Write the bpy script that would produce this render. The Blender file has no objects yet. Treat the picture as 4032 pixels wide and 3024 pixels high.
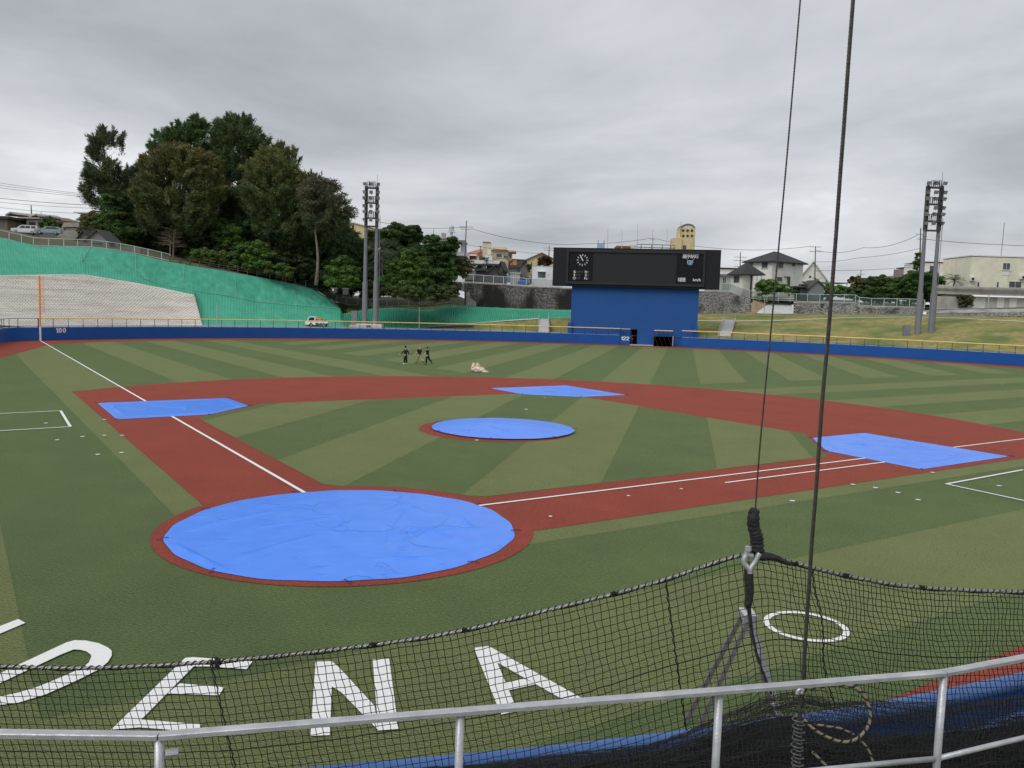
import bpy, bmesh, math, random
import numpy as np
from mathutils import Vector, Matrix, noise
random.seed(7); rng = np.random.default_rng(7)
scene = bpy.context.scene
COL = scene.collection
PI = math.pi

# ------------------------------------------------------------------ camera
CAM = Vector((8.6893, -21.5451, 6.0456)); YAW, PITCH, ROLL, FPX = -.1992, -.0914, .0299, 3320.3
def _axes():
    f = Vector((math.sin(YAW)*math.cos(PITCH), math.cos(YAW)*math.cos(PITCH), math.sin(PITCH)))
    r = Vector((math.cos(YAW), -math.sin(YAW), 0)); u = r.cross(f)
    return r*math.cos(ROLL)+u*math.sin(ROLL), -r*math.sin(ROLL)+u*math.cos(ROLL), f
AR, AU, AF = _axes()
cam = bpy.data.cameras.new('camera'); co = bpy.data.objects.new('camera', cam); COL.objects.link(co)
co.matrix_world = Matrix(((AR.x, AU.x, -AF.x, CAM.x), (AR.y, AU.y, -AF.y, CAM.y), (AR.z, AU.z, -AF.z, CAM.z), (0, 0, 0, 1)))
cam.sensor_width = 36; cam.lens = 36*FPX/4032; cam.clip_start = .05; cam.clip_end = 6000
scene.camera = co

# ------------------------------------------------------------------ sky, sun, exposure
SUN_EL, SUN_AZ = math.radians(50), math.radians(212)      # azimuth clockwise from +Y
scene.view_settings.view_transform = 'Standard'; scene.view_settings.look = 'None'
scene.view_settings.exposure = 0.30; scene.view_settings.gamma = 1
sun = bpy.data.lights.new('sun', 'SUN'); sun.energy = 1.5; sun.angle = math.radians(38); sun.color = (1, .975, .94)
so = bpy.data.objects.new('sun', sun); COL.objects.link(so)
sd = Vector((math.sin(SUN_AZ)*math.cos(SUN_EL), math.cos(SUN_AZ)*math.cos(SUN_EL), math.sin(SUN_EL)))
so.rotation_euler = sd.to_track_quat('Z', 'Y').to_euler()
def make_world():
    w = bpy.data.worlds.new('World'); scene.world = w; w.use_nodes = True
    nt = w.node_tree; nt.nodes.clear(); N = nt.nodes.new; L = nt.links.new
    out = N('ShaderNodeOutputWorld'); mix = N('ShaderNodeMixShader')
    sky = N('ShaderNodeTexSky'); sky.sky_type = 'NISHITA'; sky.sun_disc = False
    sky.sun_elevation = SUN_EL; sky.sun_rotation = SUN_AZ
    b1 = N('ShaderNodeBackground'); b1.inputs[1].default_value = .1; L(sky.outputs[0], b1.inputs[0])
    tc = N('ShaderNodeTexCoord'); sep = N('ShaderNodeSeparateXYZ'); L(tc.outputs['Generated'], sep.inputs[0])
    def math_(op, a, b=None):
        m = N('ShaderNodeMath'); m.operation = op
        for i, v in enumerate((a, b)):
            if v is None: continue
            if isinstance(v, (int, float)): m.inputs[i].default_value = v
            else: L(v, m.inputs[i])
        return m.outputs[0]
    zz = math_('ADD', math_('MAXIMUM', sep.outputs[2], 0.), .16)
    cb = N('ShaderNodeCombineXYZ')
    L(math_('DIVIDE', sep.outputs[0], zz), cb.inputs[0]); L(math_('DIVIDE', sep.outputs[1], zz), cb.inputs[1])
    mp = N('ShaderNodeMapping'); mp.inputs['Location'].default_value = (-7.95, -18.76, 6.58); L(cb.outputs[0], mp.inputs[0])
    n1 = N('ShaderNodeTexNoise'); n1.inputs['Scale'].default_value = .6; n1.inputs['Detail'].default_value = 9; n1.inputs['Roughness'].default_value = .56; n1.inputs['Distortion'].default_value = .25
    n2 = N('ShaderNodeTexNoise'); n2.inputs['Scale'].default_value = .21; n2.inputs['Detail'].default_value = 3; n2.inputs['Roughness'].default_value = .5
    L(mp.outputs[0], n1.inputs[0]); L(mp.outputs[0], n2.inputs[0])
    s = math_('ADD', math_('MULTIPLY', n1.outputs[0], .66), math_('MULTIPLY', n2.outputs[0], .40))
    cr = N('ShaderNodeValToRGB'); e = cr.color_ramp.elements
    e[0].position = .40; e[0].color = (.335, .352, .38, 1); e[1].position = .67; e[1].color = (.80, .812, .83, 1)
    for p, c in ((.47, (.415, .433, .462, 1)), (.53, (.50, .52, .55, 1)), (.59, (.59, .608, .635, 1))):
        k = e.new(p); k.color = c
    L(s, cr.inputs[0])
    b2 = N('ShaderNodeBackground'); b2.inputs[1].default_value = 1.0; L(cr.outputs[0], b2.inputs[0])
    mix.inputs[0].default_value = .96; L(b1.outputs[0], mix.inputs[1]); L(b2.outputs[0], mix.inputs[2])
    L(mix.outputs[0], out.inputs[0])
make_world()
scene.cycles.max_bounces = 6; scene.cycles.transparent_max_bounces = 16

# ------------------------------------------------------------------ pixel helpers (photograph pixels -> points at a stated distance)
def ray(p): return AF + AR*((p[0]-2016)/FPX) - AU*((p[1]-1512)/FPX)
def at(p, w): return CAM + ray(p)*w
def gr(p, z=0.):
    d = ray(p); return CAM + d*((z-CAM.z)/d.z)
RC = Vector((0, 52, 0))
def at_r(p, R):                    # where the ray leaves the vertical cylinder of radius R round the outfield's centre
    d = ray(p); ox, oy = CAM.x-RC.x, CAM.y-RC.y
    a = d.x*d.x+d.y*d.y; b = ox*d.x+oy*d.y; c = ox*ox+oy*oy-R*R
    return CAM + d*((-b+math.sqrt(b*b-a*c))/a)
def zoomer(x0, y0, s): return lambda x, y: (x0+x/s, y0+y/s)
P1 = zoomer(0, 400, 2.765); P2 = zoomer(0, 800, 2.765); P3 = zoomer(600, 400, 2.765); P4 = zoomer(700, 850, 2.765)
P5 = zoomer(1300, 650, 2.458); P6 = zoomer(1700, 850, 3.687); P7 = zoomer(2100, 850, 2.765); P8 = zoomer(2600, 850, 2.765)
P9 = zoomer(3232, 650, 2.765); P10 = zoomer(3232, 1000, 2.765); PL = zoomer(0, 830, 6.144)
R3 = zoomer(0, 1200, 1.6458); R4 = zoomer(1344, 1200, 1.6458); R5 = zoomer(2688, 1200, 1.6458)
R6 = zoomer(0, 2016, 1.6458); R7 = zoomer(1344, 2016, 1.6458); R8 = zoomer(2688, 2016, 1.6458); RN = zoomer(2900, 2600, 1.954)
def interp(pts, x):
    xs = [p[0] for p in pts]
    if x <= xs[0]: i = 0
    elif x >= xs[-1]: i = len(xs)-2
    else: i = max(k for k in range(len(xs)-1) if xs[k] <= x)
    a, b = pts[i], pts[i+1]; t = (x-a[0])/(b[0]-a[0])
    return tuple(a[k]+(b[k]-a[k])*t for k in range(1, len(a)))

# ------------------------------------------------------------------ materials
MATS = {}
def mat(name, c1, c2=None, scale=3., rough=.7, bump=0., bscale=20., metal=0., spec=.5, sheen=0., stretch=(1, 1, 1), detail=5., spots=None, sheen_col=None, contrast=(.35, .65)):
    if name in MATS: return MATS[name]
    m = bpy.data.materials.new(name); m.use_nodes = True; nt = m.node_tree; N = nt.nodes.new; L = nt.links.new
    b = nt.nodes['Principled BSDF']
    b.inputs['Roughness'].default_value = rough; b.inputs['Metallic'].default_value = metal; b.inputs['Specular IOR Level'].default_value = spec
    if sheen:
        b.inputs['Sheen Weight'].default_value = sheen; b.inputs['Sheen Roughness'].default_value = .45
        b.inputs['Sheen Tint'].default_value = (*(sheen_col or c1), 1)
    g = N('ShaderNodeNewGeometry'); mp = N('ShaderNodeMapping'); mp.inputs['Scale'].default_value = stretch; L(g.outputs['Position'], mp.inputs[0])
    c2 = c2 or tuple(x*.82 for x in c1)
    n = N('ShaderNodeTexNoise'); n.inputs['Scale'].default_value = scale; n.inputs['Detail'].default_value = detail; n.inputs['Roughness'].default_value = .6
    L(mp.outputs[0], n.inputs[0])
    r = N('ShaderNodeValToRGB'); r.color_ramp.elements[0].position = contrast[0]; r.color_ramp.elements[1].position = contrast[1]
    r.color_ramp.elements[0].color = (*c1, 1); r.color_ramp.elements[1].color = (*c2, 1)
    L(n.outputs[0], r.inputs[0]); col = r.outputs[0]
    if spots:                          # (colour, scale, threshold lo, hi, stretch)
        mp2 = N('ShaderNodeMapping'); mp2.inputs['Scale'].default_value = spots[4]; L(g.outputs['Position'], mp2.inputs[0])
        n2 = N('ShaderNodeTexNoise'); n2.inputs['Scale'].default_value = spots[1]; n2.inputs['Detail'].default_value = 6; L(mp2.outputs[0], n2.inputs[0])
        r2 = N('ShaderNodeValToRGB'); r2.color_ramp.elements[0].position = spots[2]; r2.color_ramp.elements[1].position = spots[3]
        L(n2.outputs[0], r2.inputs[0])
        mx = N('ShaderNodeMix'); mx.data_type = 'RGBA'; L(r2.outputs[0], mx.inputs[0]); L(col, mx.inputs[6]); mx.inputs[7].default_value = (*spots[0], 1)
        col = mx.outputs[2]
    L(col, b.inputs['Base Color'])
    if bump:
        nb = N('ShaderNodeTexNoise'); nb.inputs['Scale'].default_value = bscale; nb.inputs['Detail'].default_value = 4; L(mp.outputs[0], nb.inputs[0])
        bp = N('ShaderNodeBump'); bp.inputs['Strength'].default_value = min(1, bump); bp.inputs['Distance'].default_value = .03*max(1, bump); L(nb.outputs[0], bp.inputs['Height']); L(bp.outputs[0], b.inputs['Normal'])
    MATS[name] = m; return m
def leaf_mat(name, c, trans=.25):
    if name in MATS: return MATS[name]
    m = bpy.data.materials.new(name); m.use_nodes = True; nt = m.node_tree; N = nt.nodes.new; L = nt.links.new
    b = nt.nodes['Principled BSDF']; b.inputs['Roughness'].default_value = .6; b.inputs['Specular IOR Level'].default_value = .25
    a = N('ShaderNodeAttribute'); a.attribute_name = 'Col'
    mx = N('ShaderNodeMix'); mx.data_type = 'RGBA'; mx.blend_type = 'MULTIPLY'; mx.inputs[0].default_value = 1
    mx.inputs[6].default_value = (*c, 1); L(a.outputs[0], mx.inputs[7]); L(mx.outputs[2], b.inputs['Base Color'])
    tr = N('ShaderNodeBsdfTranslucent'); L(mx.outputs[2], tr.inputs[0])
    ms = N('ShaderNodeMixShader'); ms.inputs[0].default_value = trans; L(b.outputs[0], ms.inputs[1]); L(tr.outputs[0], ms.inputs[2])
    L(ms.outputs[0], nt.nodes['Material Output'].inputs[0]); MATS[name] = m; return m
def veil_mat(name, c, alpha, sx=0, freq=8.):
    """woven mesh sheet: fine threads seen as partial cover"""
    if name in MATS: return MATS[name]
    m = bpy.data.materials.new(name); m.use_nodes = True; nt = m.node_tree; N = nt.nodes.new; L = nt.links.new
    b = nt.nodes['Principled BSDF']; b.inputs['Base Color'].default_value = (*c, 1); b.inputs['Roughness'].default_value = .8; b.inputs['Alpha'].default_value = alpha
    MATS[name] = m; return m
def glass_mat():
    if 'window_glass' in MATS: return MATS['window_glass']
    m = mat('window_glass', (.03, .035, .04), (.09, .1, .11), .9, .08, spec=.6); return m

# ------------------------------------------------------------------ mesh builder (authored in world space)
WM = {}
def link(o, parent, world):
    COL.objects.link(o)
    if parent is not None:
        o.parent = parent; o.matrix_local = WM[parent.name].inverted() @ world
    else: o.matrix_world = world
    WM[o.name] = world
def tag(o, label=None, cat=None, group=None, kind=None):
    if label: o['label'] = label
    if cat: o['category'] = cat
    if group: o['group'] = group
    if kind: o['kind'] = kind
    return o
def thing(name, label, cat, loc, rz=0., group=None):
    o = bpy.data.objects.new(name, None); o.empty_display_size = .2
    link(o, None, Matrix.Translation(Vector(loc)) @ Matrix.Rotation(rz, 4, 'Z'))
    return tag(o, label, cat, group)
class MB:
    def __init__(s, T=None): s.v = []; s.f = []; s.T = T
    def pts(s, ps):
        i = len(s.v); s.v += [tuple(s.T @ Vector(p)) if s.T else tuple(p) for p in ps]; return i
    def face(s, ps): i = s.pts(ps); s.f.append(tuple(range(i, i+len(ps)))); return s
    def box(s, a, b):
        (x0, y0, z0), (x1, y1, z1) = a, b
        x0, x1 = sorted((x0, x1)); y0, y1 = sorted((y0, y1)); z0, z1 = sorted((z0, z1))
        i = s.pts([(x0, y0, z0), (x1, y0, z0), (x1, y1, z0), (x0, y1, z0), (x0, y0, z1), (x1, y0, z1), (x1, y1, z1), (x0, y1, z1)])
        for q in ((0, 3, 2, 1), (4, 5, 6, 7), (0, 1, 5, 4), (1, 2, 6, 5), (2, 3, 7, 6), (3, 0, 4, 7)): s.f.append(tuple(i+k for k in q))
        return s
    def cham(s, a, b, c=.02):          # box with chamfered vertical edges and top
        (x0, y0, z0), (x1, y1, z1) = a, b
        def ring(d, z): return [(x0+c-d+0, y0-d+d, z)] if 0 else [(x0+c, y0+d, z), (x1-c, y0+d, z), (x1-d, y0+c, z), (x1-d, y1-c, z), (x1-c, y1-d, z), (x0+c, y1-d, z), (x0+d, y1-c, z), (x0+d, y0+c, z)]
        rs = [ring(0, z0), ring(0, z1-c), ring(c*.7, z1)]
        s.rings(rs, True, True); return s
    def rings(s, rs, cap0=True, cap1=True, closed=True):
        idx = [s.pts(r) for r in rs]; n = len(rs[0])
        for a, b in zip(idx, idx[1:]):
            for k in range(n if closed else n-1):
                k2 = (k+1) % n; s.f.append((a+k, a+k2, b+k2, b+k))
        if cap0: s.f.append(tuple(idx[0]+k for k in reversed(range(n))))
        if cap1: s.f.append(tuple(idx[-1]+k for k in range(n)))
        return s
    def tube(s, ps, r, n=8, cap=True, twist=0.):
        ps = [Vector(p) for p in ps]; m = len(ps); rr = r if isinstance(r, (list, tuple)) else [r]*m
        up = None; rs = []
        for i, p in enumerate(ps):
            d = (ps[min(i+1, m-1)]-ps[max(i-1, 0)]); d = d.normalized() if d.length > 1e-9 else Vector((0, 0, 1))
            if up is None: up = Vector((0, 0, 1)) if abs(d.z) < .9 else Vector((1, 0, 0))
            a = d.cross(up).normalized(); up = a.cross(d).normalized()
            rs.append([p+(a*math.cos(t+twist*i)+up*math.sin(t+twist*i))*rr[i] for t in [2*PI*k/n for k in range(n)]])
        return s.rings(rs, cap, cap)
    def grid(s, rows):
        n = len(rows[0]); idx = [s.pts(r) for r in rows]
        for a, b in zip(idx, idx[1:]):
            for k in range(n-1): s.f.append((a+k, a+k+1, b+k+1, b+k))
        return s
    def prism(s, poly, d):             # polygon (list of points) extruded along vector d
        d = Vector(d); return s.rings([poly, [Vector(p)+d for p in poly]])
    def build(s, name, m, parent=None, smooth=False, label=None, kind=None, **kw):
        me = bpy.data.meshes.new(name); W = WM[parent.name] if parent is not None else None
        if W is None:
            c = Vector(np.mean(np.array(s.v), 0)) if kw.get('center', True) else Vector((0, 0, 0))
            if kw.get('origin') is not None: c = Vector(kw['origin'])
            W = Matrix.Translation(c)
        V = np.array(s.v); Wi = np.array(W.inverted()); V = V @ Wi[:3, :3].T + Wi[:3, 3]
        me.from_pydata([tuple(x) for x in V.tolist()], [], s.f); me.materials.append(m)
        if smooth: me.polygons.foreach_set('use_smooth', [True]*len(me.polygons))
        bm = bmesh.new(); bm.from_mesh(me); bmesh.ops.recalc_face_normals(bm, faces=bm.faces); bm.to_mesh(me); bm.free()
        o = bpy.data.objects.new(name, me); link(o, parent, W)
        if label: o['label'] = label
        if kind: o['kind'] = kind
        return o
def copy_part(src, parent, world):
    o = bpy.data.objects.new(src.name.split('.')[0], src.data); link(o, parent, world); return o
def struct(o): o['kind'] = 'structure'; return o
def sheet(poly, z, name, m, parent=None):
    b = MB(); b.face([(p[0], p[1], z) for p in poly]); o = b.build(name, m, parent)
    return o
def clip(poly, a, b, c):               # keep a*x+b*y <= c
    out = []
    for i in range(len(poly)):
        p, q = poly[i], poly[(i+1) % len(poly)]; dp, dq = a*p[0]+b*p[1]-c, a*q[0]+b*q[1]-c
        if dp <= 0: out.append(p)
        if dp*dq < 0: t = dp/(dp-dq); out.append((p[0]+(q[0]-p[0])*t, p[1]+(q[1]-p[1])*t))
    return out
def fbm(v, s=1., o=4): return noise.fractal(Vector(v)*s, 1., 2., o)
def arr_mesh(name, V, F, m, parent, cols=None, smooth=False):
    """big mesh from arrays; V world (n,3), F (k,3 or 4)"""
    Wi = np.array(WM[parent.name].inverted()) if parent is not None else np.eye(4)
    V = V @ Wi[:3, :3].T + Wi[:3, 3]
    me = bpy.data.meshes.new(name); k = F.shape[1]
    me.vertices.add(len(V)); me.vertices.foreach_set('co', V.astype(np.float32).ravel())
    me.loops.add(F.size); me.loops.foreach_set('vertex_index', F.astype(np.int32).ravel())
    me.polygons.add(len(F)); me.polygons.foreach_set('loop_start', np.arange(0, F.size, k, dtype=np.int32)); me.polygons.foreach_set('loop_total', np.full(len(F), k, dtype=np.int32))
    me.update(calc_edges=True)
    if cols is not None:
        a = me.color_attributes.new('Col', 'FLOAT_COLOR', 'POINT'); a.data.foreach_set('color', np.c_[cols, np.ones(len(cols))].astype(np.float32).ravel())
    if smooth: me.polygons.foreach_set('use_smooth', np.ones(len(F), dtype=bool))
    me.materials.append(m); o = bpy.data.objects.new(name, me); link(o, parent, WM[parent.name] if parent is not None else Matrix())
    return o
def text_obj(s, name, m, parent, origin, ax, ay, height, depth=.02, bold=0., sx=1., align='CENTER'):
    cu = bpy.data.curves.new(name, 'FONT'); cu.body = s; cu.align_x = align; cu.align_y = 'CENTER'; cu.size = height; cu.extrude = depth; cu.offset = bold; cu.resolution_u = 4
    to = bpy.data.objects.new(name, cu); COL.objects.link(to)
    dg = bpy.context.evaluated_depsgraph_get(); me = bpy.data.meshes.new_from_object(to.evaluated_get(dg)); bpy.data.objects.remove(to)
    ax, ay = Vector(ax).normalized(), Vector(ay).normalized(); az = ax.cross(ay)
    T = Matrix(((ax.x*sx, ay.x, az.x, origin[0]), (ax.y*sx, ay.y, az.y, origin[1]), (ax.z*sx, ay.z, az.z, origin[2]), (0, 0, 0, 1)))
    W = WM[parent.name]; me.transform(W.inverted() @ T); me.materials.clear(); me.materials.append(m)
    o = bpy.data.objects.new(name, me); link(o, parent, W); return o
class Frame:
    """a camera-facing upright frame at a pixel and a distance: x right, y away, z up"""
    def __init__(s, p, w, turn=0., z=None):
        s.O = at(p, w)
        if z is not None: s.O.z = z
        s.rz = -YAW+turn; s.M = Matrix.Translation(s.O) @ Matrix.Rotation(s.rz, 4, 'Z'); s.I = s.M.inverted()
    def xz(s, p, y=0.):               # pixel -> local x,z on the local plane at y
        d = s.I.to_3x3() @ ray(p); c = s.I @ CAM; t = (y-c.y)/d.y; h = c+d*t; return h.x, h.z
    def yz(s, p, x=0.):
        d = s.I.to_3x3() @ ray(p); c = s.I @ CAM; t = (x-c.x)/d.x; h = c+d*t; return h.y, h.z
# ------------------------------------------------------------------ field
def turf_mat(name, c1, c2, hi):
    m = bpy.data.materials.new(name); m.use_nodes = True; nt = m.node_tree; N = nt.nodes.new; L = nt.links.new
    b = nt.nodes['Principled BSDF']; b.inputs['Roughness'].default_value = .85; b.inputs['Specular IOR Level'].default_value = .2
    b.inputs['Sheen Weight'].default_value = .8; b.inputs['Sheen Roughness'].default_value = .42; b.inputs['Sheen Tint'].default_value = (*hi, 1)
    g = N('ShaderNodeNewGeometry')
    def nz(scale, detail, st, rot=0):
        mp = N('ShaderNodeMapping'); mp.inputs['Scale'].default_value = st; mp.inputs['Rotation'].default_value = (0, 0, rot); L(g.outputs['Position'], mp.inputs[0])
        n = N('ShaderNodeTexNoise'); n.inputs['Scale'].default_value = scale; n.inputs['Detail'].default_value = detail; n.inputs['Roughness'].default_value = .65; L(mp.outputs[0], n.inputs[0]); return n.outputs[0]
    fib = nz(13, 8, (1, 1.9, 1), .2); big = nz(.35, 3, (1, 1, 1))
    r = N('ShaderNodeValToRGB'); r.color_ramp.elements[0].position = .41; r.color_ramp.elements[1].position = .61
    r.color_ramp.elements[0].color = (*c1, 1); r.color_ramp.elements[1].color = (*c2, 1)
    a = N('ShaderNodeMath'); a.operation = 'MULTIPLY_ADD'; L(big, a.inputs[0]); a.inputs[1].default_value = .30; 
    a2 = N('ShaderNodeMath'); a2.operation = 'SUBTRACT'; L(fib, a2.inputs[0]); a2.inputs[1].default_value = .15; L(a2.outputs[0], a.inputs[2])
    L(a.outputs[0], r.inputs[0]); L(r.outputs[0], b.inputs['Base Color'])
    bp = N('ShaderNodeBump'); bp.inputs['Strength'].default_value = 1.; bp.inputs['Distance'].default_value = .045; L(fib, bp.inputs['Height']); L(bp.outputs[0], b.inputs['Normal'])
    MATS[name] = m; return m
TD = turf_mat('turf_dark', (.017, .028, .007), (.064, .092, .029), (.33, .43, .18))
TL = turf_mat('turf_light', (.029, .037, .009), (.088, .108, .033), (.50, .56, .26))
RED = turf_mat('red_clay_turf', (.105, .012, .008), (.25, .036, .022), (.60, .19, .13))
WHITE = mat('white_paint', (.86, .86, .84), (.74, .75, .74), 30, .8, bump=.6, bscale=60)
WALLR = lambda th: 73.2+max(0, (th+30)/75)*2.3      # th in degrees from +Y
def wall_xy(th, off=0.):
    R = WALLR(th)+off; t = math.radians(th); return (R*math.sin(t), 52+R*math.cos(t))
TH0 = -75.2
ths = [TH0+k*(55-TH0)/90 for k in range(91)]
foul_wall = [(-71.9, 68.6), (-71.6, 66.9), (-70.6, 65.0), (-69.0, 62.6), (-65.8, 57.8), (-58, 46), (-48, 30)]
g = MB(); g.face([(-3000, -3000, -.6), (3000, -3000, -.6), (3000, 3000, -.6), (-3000, 3000, -.6)])
struct(g.build('ground', mat('grass_ground', (.08, .09, .035), (.14, .13, .06), .3, .9)))
outer = [wall_xy(t, .3) for t in ths]
turf_poly = [(-45, -30), (60, -30)]+[wall_xy(t, .3) for t in reversed(ths)]+[(-71.5, 68), (-69, 62.6), (-48, 30)]
turf = struct(sheet(turf_poly, 0, 'turf', TD))
S2 = math.sqrt(.5); PW = 4.1
def strip_poly(s0, s1, side):          # band of (x+y)/sqrt2 for the left, mirrored for the right, stopped at x=0 and at the chevron line
    big = 140
    pts = [(-big*S2+s0*S2, big*S2+s0*S2), (big*S2+s0*S2, -big*S2+s0*S2), (big*S2+s1*S2, -big*S2+s1*S2), (-big*S2+s1*S2, big*S2+s1*S2)]
    pts = clip(pts, 1, 0, 0)                       # x<=0
    pts = clip(pts, 1, 1, 41)                      # x+y<=41
    pts = clip(pts, 0, -1, 24); pts = clip(pts, -1, 0, 78)
    return [(x*side, y) for x, y in pts]
for side in (1, -1):
    for s0 in (-PW, PW, 3*PW, 5*PW, -3*PW, -5*PW):
        p = strip_poly(s0, s0+PW, side)
        if s0 == -PW: p = [(x*side, y) for x, y in clip([(x*side, y) for x, y in p], 1, 0, -3.2)]
        if len(p) > 2: sheet(p, .004, 'turf_strip', TL, turf)
    for x0 in (2.0, 10.2, 18.4, 26.6, 34.8, 43.0):
        p = [(x0, 41+x0), (x0+PW, 41+x0+PW), (x0+PW, 127.5-(x0+PW)**2/150), (x0, 127.5-x0**2/150)]
        p = [(x*side, y) for x, y in p]; sheet(p, .005, 'turf_strip', TL, turf)
# red outfield warning track (inner edge 5.2 m off the wall) and the left foul ground
inner = [wall_xy(t, -5.2) for t in ths if t > -70]
trk = MB(); n = 0
ri = [wall_xy(max(t, -69.5), -5.2) for t in ths]; ro = outer
for a, b, c, d in zip(ri, ri[1:], ro[1:], ro): trk.face([(*a, .008), (*b, .008), (*c, .008), (*d, .008)])
struct(trk.build('warning_track', RED))
lf = [wall_xy(-69.5, -5.2), wall_xy(TH0, .3)]+foul_wall+[(-38, 20.5), (-51.9, 43.9), (-64.7, 65.6)]
struct(sheet(lf, .0085, 'foul_track', RED))
# infield clay
ARC_C, ARC_R = (0, 20.6), 28.45
def arc_pt(a): return (ARC_C[0]+ARC_R*math.sin(a), ARC_C[1]+ARC_R*math.cos(a))
HC, HR = (.08, -.46), 4.97
a0 = math.acos((24.0-20.6)/28.45)
k0 = 4.38
clay = [(-5.0+.1, .45)]
clay += [(-28.3, 23.95)]+[arc_pt(-a0+.01+2*(a0-.01)*k/60) for k in range(61)]+[(28.3, 23.95), (5.0, .6)]
sheet(clay, .012, 'infield_clay', RED, None)['kind'] = 'structure'
hc = [(HC[0]+HR*math.cos(t), HC[1]+HR*math.sin(t)) for t in [2*PI*k/72 for k in range(72)]]
struct(sheet(hc, .0135, 'home_circle', RED))
inf = [(-2.75, 4.12), (-15, 16.45), (-15, 23.3), (-2.1, 36.0), (2.1, 36.0), (15, 23.3), (15, 16.45), (2.75, 4.12)]
inf += [(HC[0]+HR*math.sin(t), HC[1]+HR*math.cos(t)) for t in [.56-1.12*k/12 for k in range(1, 12)]]
infield = struct(sheet(inf, .017, 'infield_turf', TD))
for side in (1, -1):
    for x0 in (2.0, 10.2):
        p = clip(clip([(q[0]*side, q[1]) for q in inf[:8]], -1, 0, -x0), 1, 0, x0+PW)
        if len(p) > 2: sheet([(q[0]*side, q[1]) for q in p], .021, 'turf_strip', TL, infield)
# the mound
mb = MB(); rows = []
for k in range(9):
    r = 3.78*k/8; rows.append([(-.12+r*math.cos(t), 18.5+r*math.sin(t), .026+.24*(math.cos(min(1, k/8)*PI)+1)/2) for t in [2*PI*j/48 for j in range(49)]])
mb.grid(rows); mound = struct(mb.build('pitchers_mound', RED, smooth=True))
# painted lines and marks lie on the turf
def line(p, q, w, z=.03, name='painted_line'):
    p, q = Vector((*p[:2], 0)), Vector((*q[:2], 0)); d = (q-p).normalized(); nn = Vector((-d.y, d.x, 0))*w/2
    sheet([p-nn, q-nn, q+nn, p+nn], z, name, WHITE, turf)
line((-1.0, 1.0), (-70.6, 70.6), .13); line((1.0, 1.0), (78, 78), .12)
lo = .95*S2
line((13.72*S2+lo, 13.72*S2-lo), (27.4*S2+lo, 27.4*S2-lo), .11)
for sd_ in (-1, 1):
    c = [(22.55*sd_, 16.05), (18.4*sd_, 11.65), (20.2*sd_, 9.6)]
    line((c[0][0], c[0][1]), c[1], .12); line(c[1], (c[1][0]+5.2*sd_*.64, c[1][1]-5.2*.76), .12); line((c[0][0], c[0][1]), (c[0][0]+5.2*sd_*.64, c[0][1]-5.2*.76), .12)
dots = [R3(677, 748), R3(677, 850), R3(792, 850), R3(788, 962), R3(633, 974), R3(535, 858), R3(370, 880), R3(297, 771), R5(1620, 1091), R5(1103, 1169), R5(1250, 1190), R5(1395, 1222), R5(1525, 1269), R5(710, 1276), R5(2050, 1178), R4(877, 881), R4(1860, 1242), R4(1355, 1377), R4(1318, 607), R4(2203, 1198), R4(617, 330), R4(1710, 363), R5(680, 423), R5(2072, 519), R3(1685, 310), R3(565, 236), R4(1197, 680)]
for i, d in enumerate(dots):
    c = gr(d); r = .09 if i < 20 else .11
    if i in (17, 16, 19): r = .06
    sheet([(c.x+r*math.cos(t), c.y+r*math.sin(t)) for t in [2*PI*k/14 for k in range(14)]], .034, 'marker_dot', WHITE, turf)
c = [gr(p) for p in (R8(533, 700), R8(1070, 785), R8(720, 650), R8(880, 840))]
cc = (11.28, -4.76); ring = MB()
ro_, ri_ = .80, .68
for k in range(40):
    t0, t1 = 2*PI*k/40, 2*PI*(k+1)/40
    ring.face([(cc[0]+r*math.cos(t), cc[1]+r*math.sin(t), .03) for r, t in ((ri_, t0), (ro_, t0), (ro_, t1), (ri_, t1))])
ring.build('on_deck_circle', WHITE, turf)
def letter(polys, name='turf_letter'):
    b = MB()
    for poly in polys: b.face([gr(p, .03) for p in poly])
    return b.build(name, WHITE, turf)
letter([[R6(-260, 840), R6(118, 693), R6(165, 718), R6(-230, 885)]])
letter([[R6(-250, 1170), R6(0, 1045), R6(300, 905), R6(430, 845), R6(485, 830), R6(478, 890), R6(390, 925), R6(0, 1108), R6(-220, 1215)],
        [R6(485, 830), R6(560, 833), R6(640, 850), R6(700, 878), R6(724, 898), R6(724, 930), R6(592, 938), R6(588, 922), R6(560, 903), R6(520, 892), R6(478, 890)],
        [R6(724, 930), R6(700, 970), R6(640, 1020), R6(500, 1090), R6(300, 1180), R6(120, 1235), R6(0, 1250), R6(-230, 1255), R6(-200, 1215), R6(0, 1195), R6(120, 1170), R6(250, 1130), R6(420, 1060), R6(540, 1005), R6(575, 975), R6(592, 938)]])
letter([[R6(1200, 945), R6(1250, 940), R6(1340, 1000), R6(1255, 1000), R6(915, 1345), R6(905, 1395), R6(720, 1410), R6(1050, 1090)],
        [R6(1250, 940), R6(1636, 968), R6(1598, 1018), R6(1340, 1000)],
        [R6(1165, 1110), R6(1452, 1135), R6(1420, 1188), R6(1085, 1175)],
        [R6(915, 1345), R6(1305, 1375), R6(1280, 1425), R6(905, 1395)]])
letter([[R6(2045, 970), R6(2150, 966), R6(2150, 1130), R6(2138, 1445), R6(2012, 1450)],
        [R6(2150, 966), R7(-12, 1010), R7(215, 1255), R7(240, 1415), R7(0, 1168), R6(2150, 1130)],
        [R7(203, 955), R7(310, 950), R7(370, 1405), R7(240, 1415)]])
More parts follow.
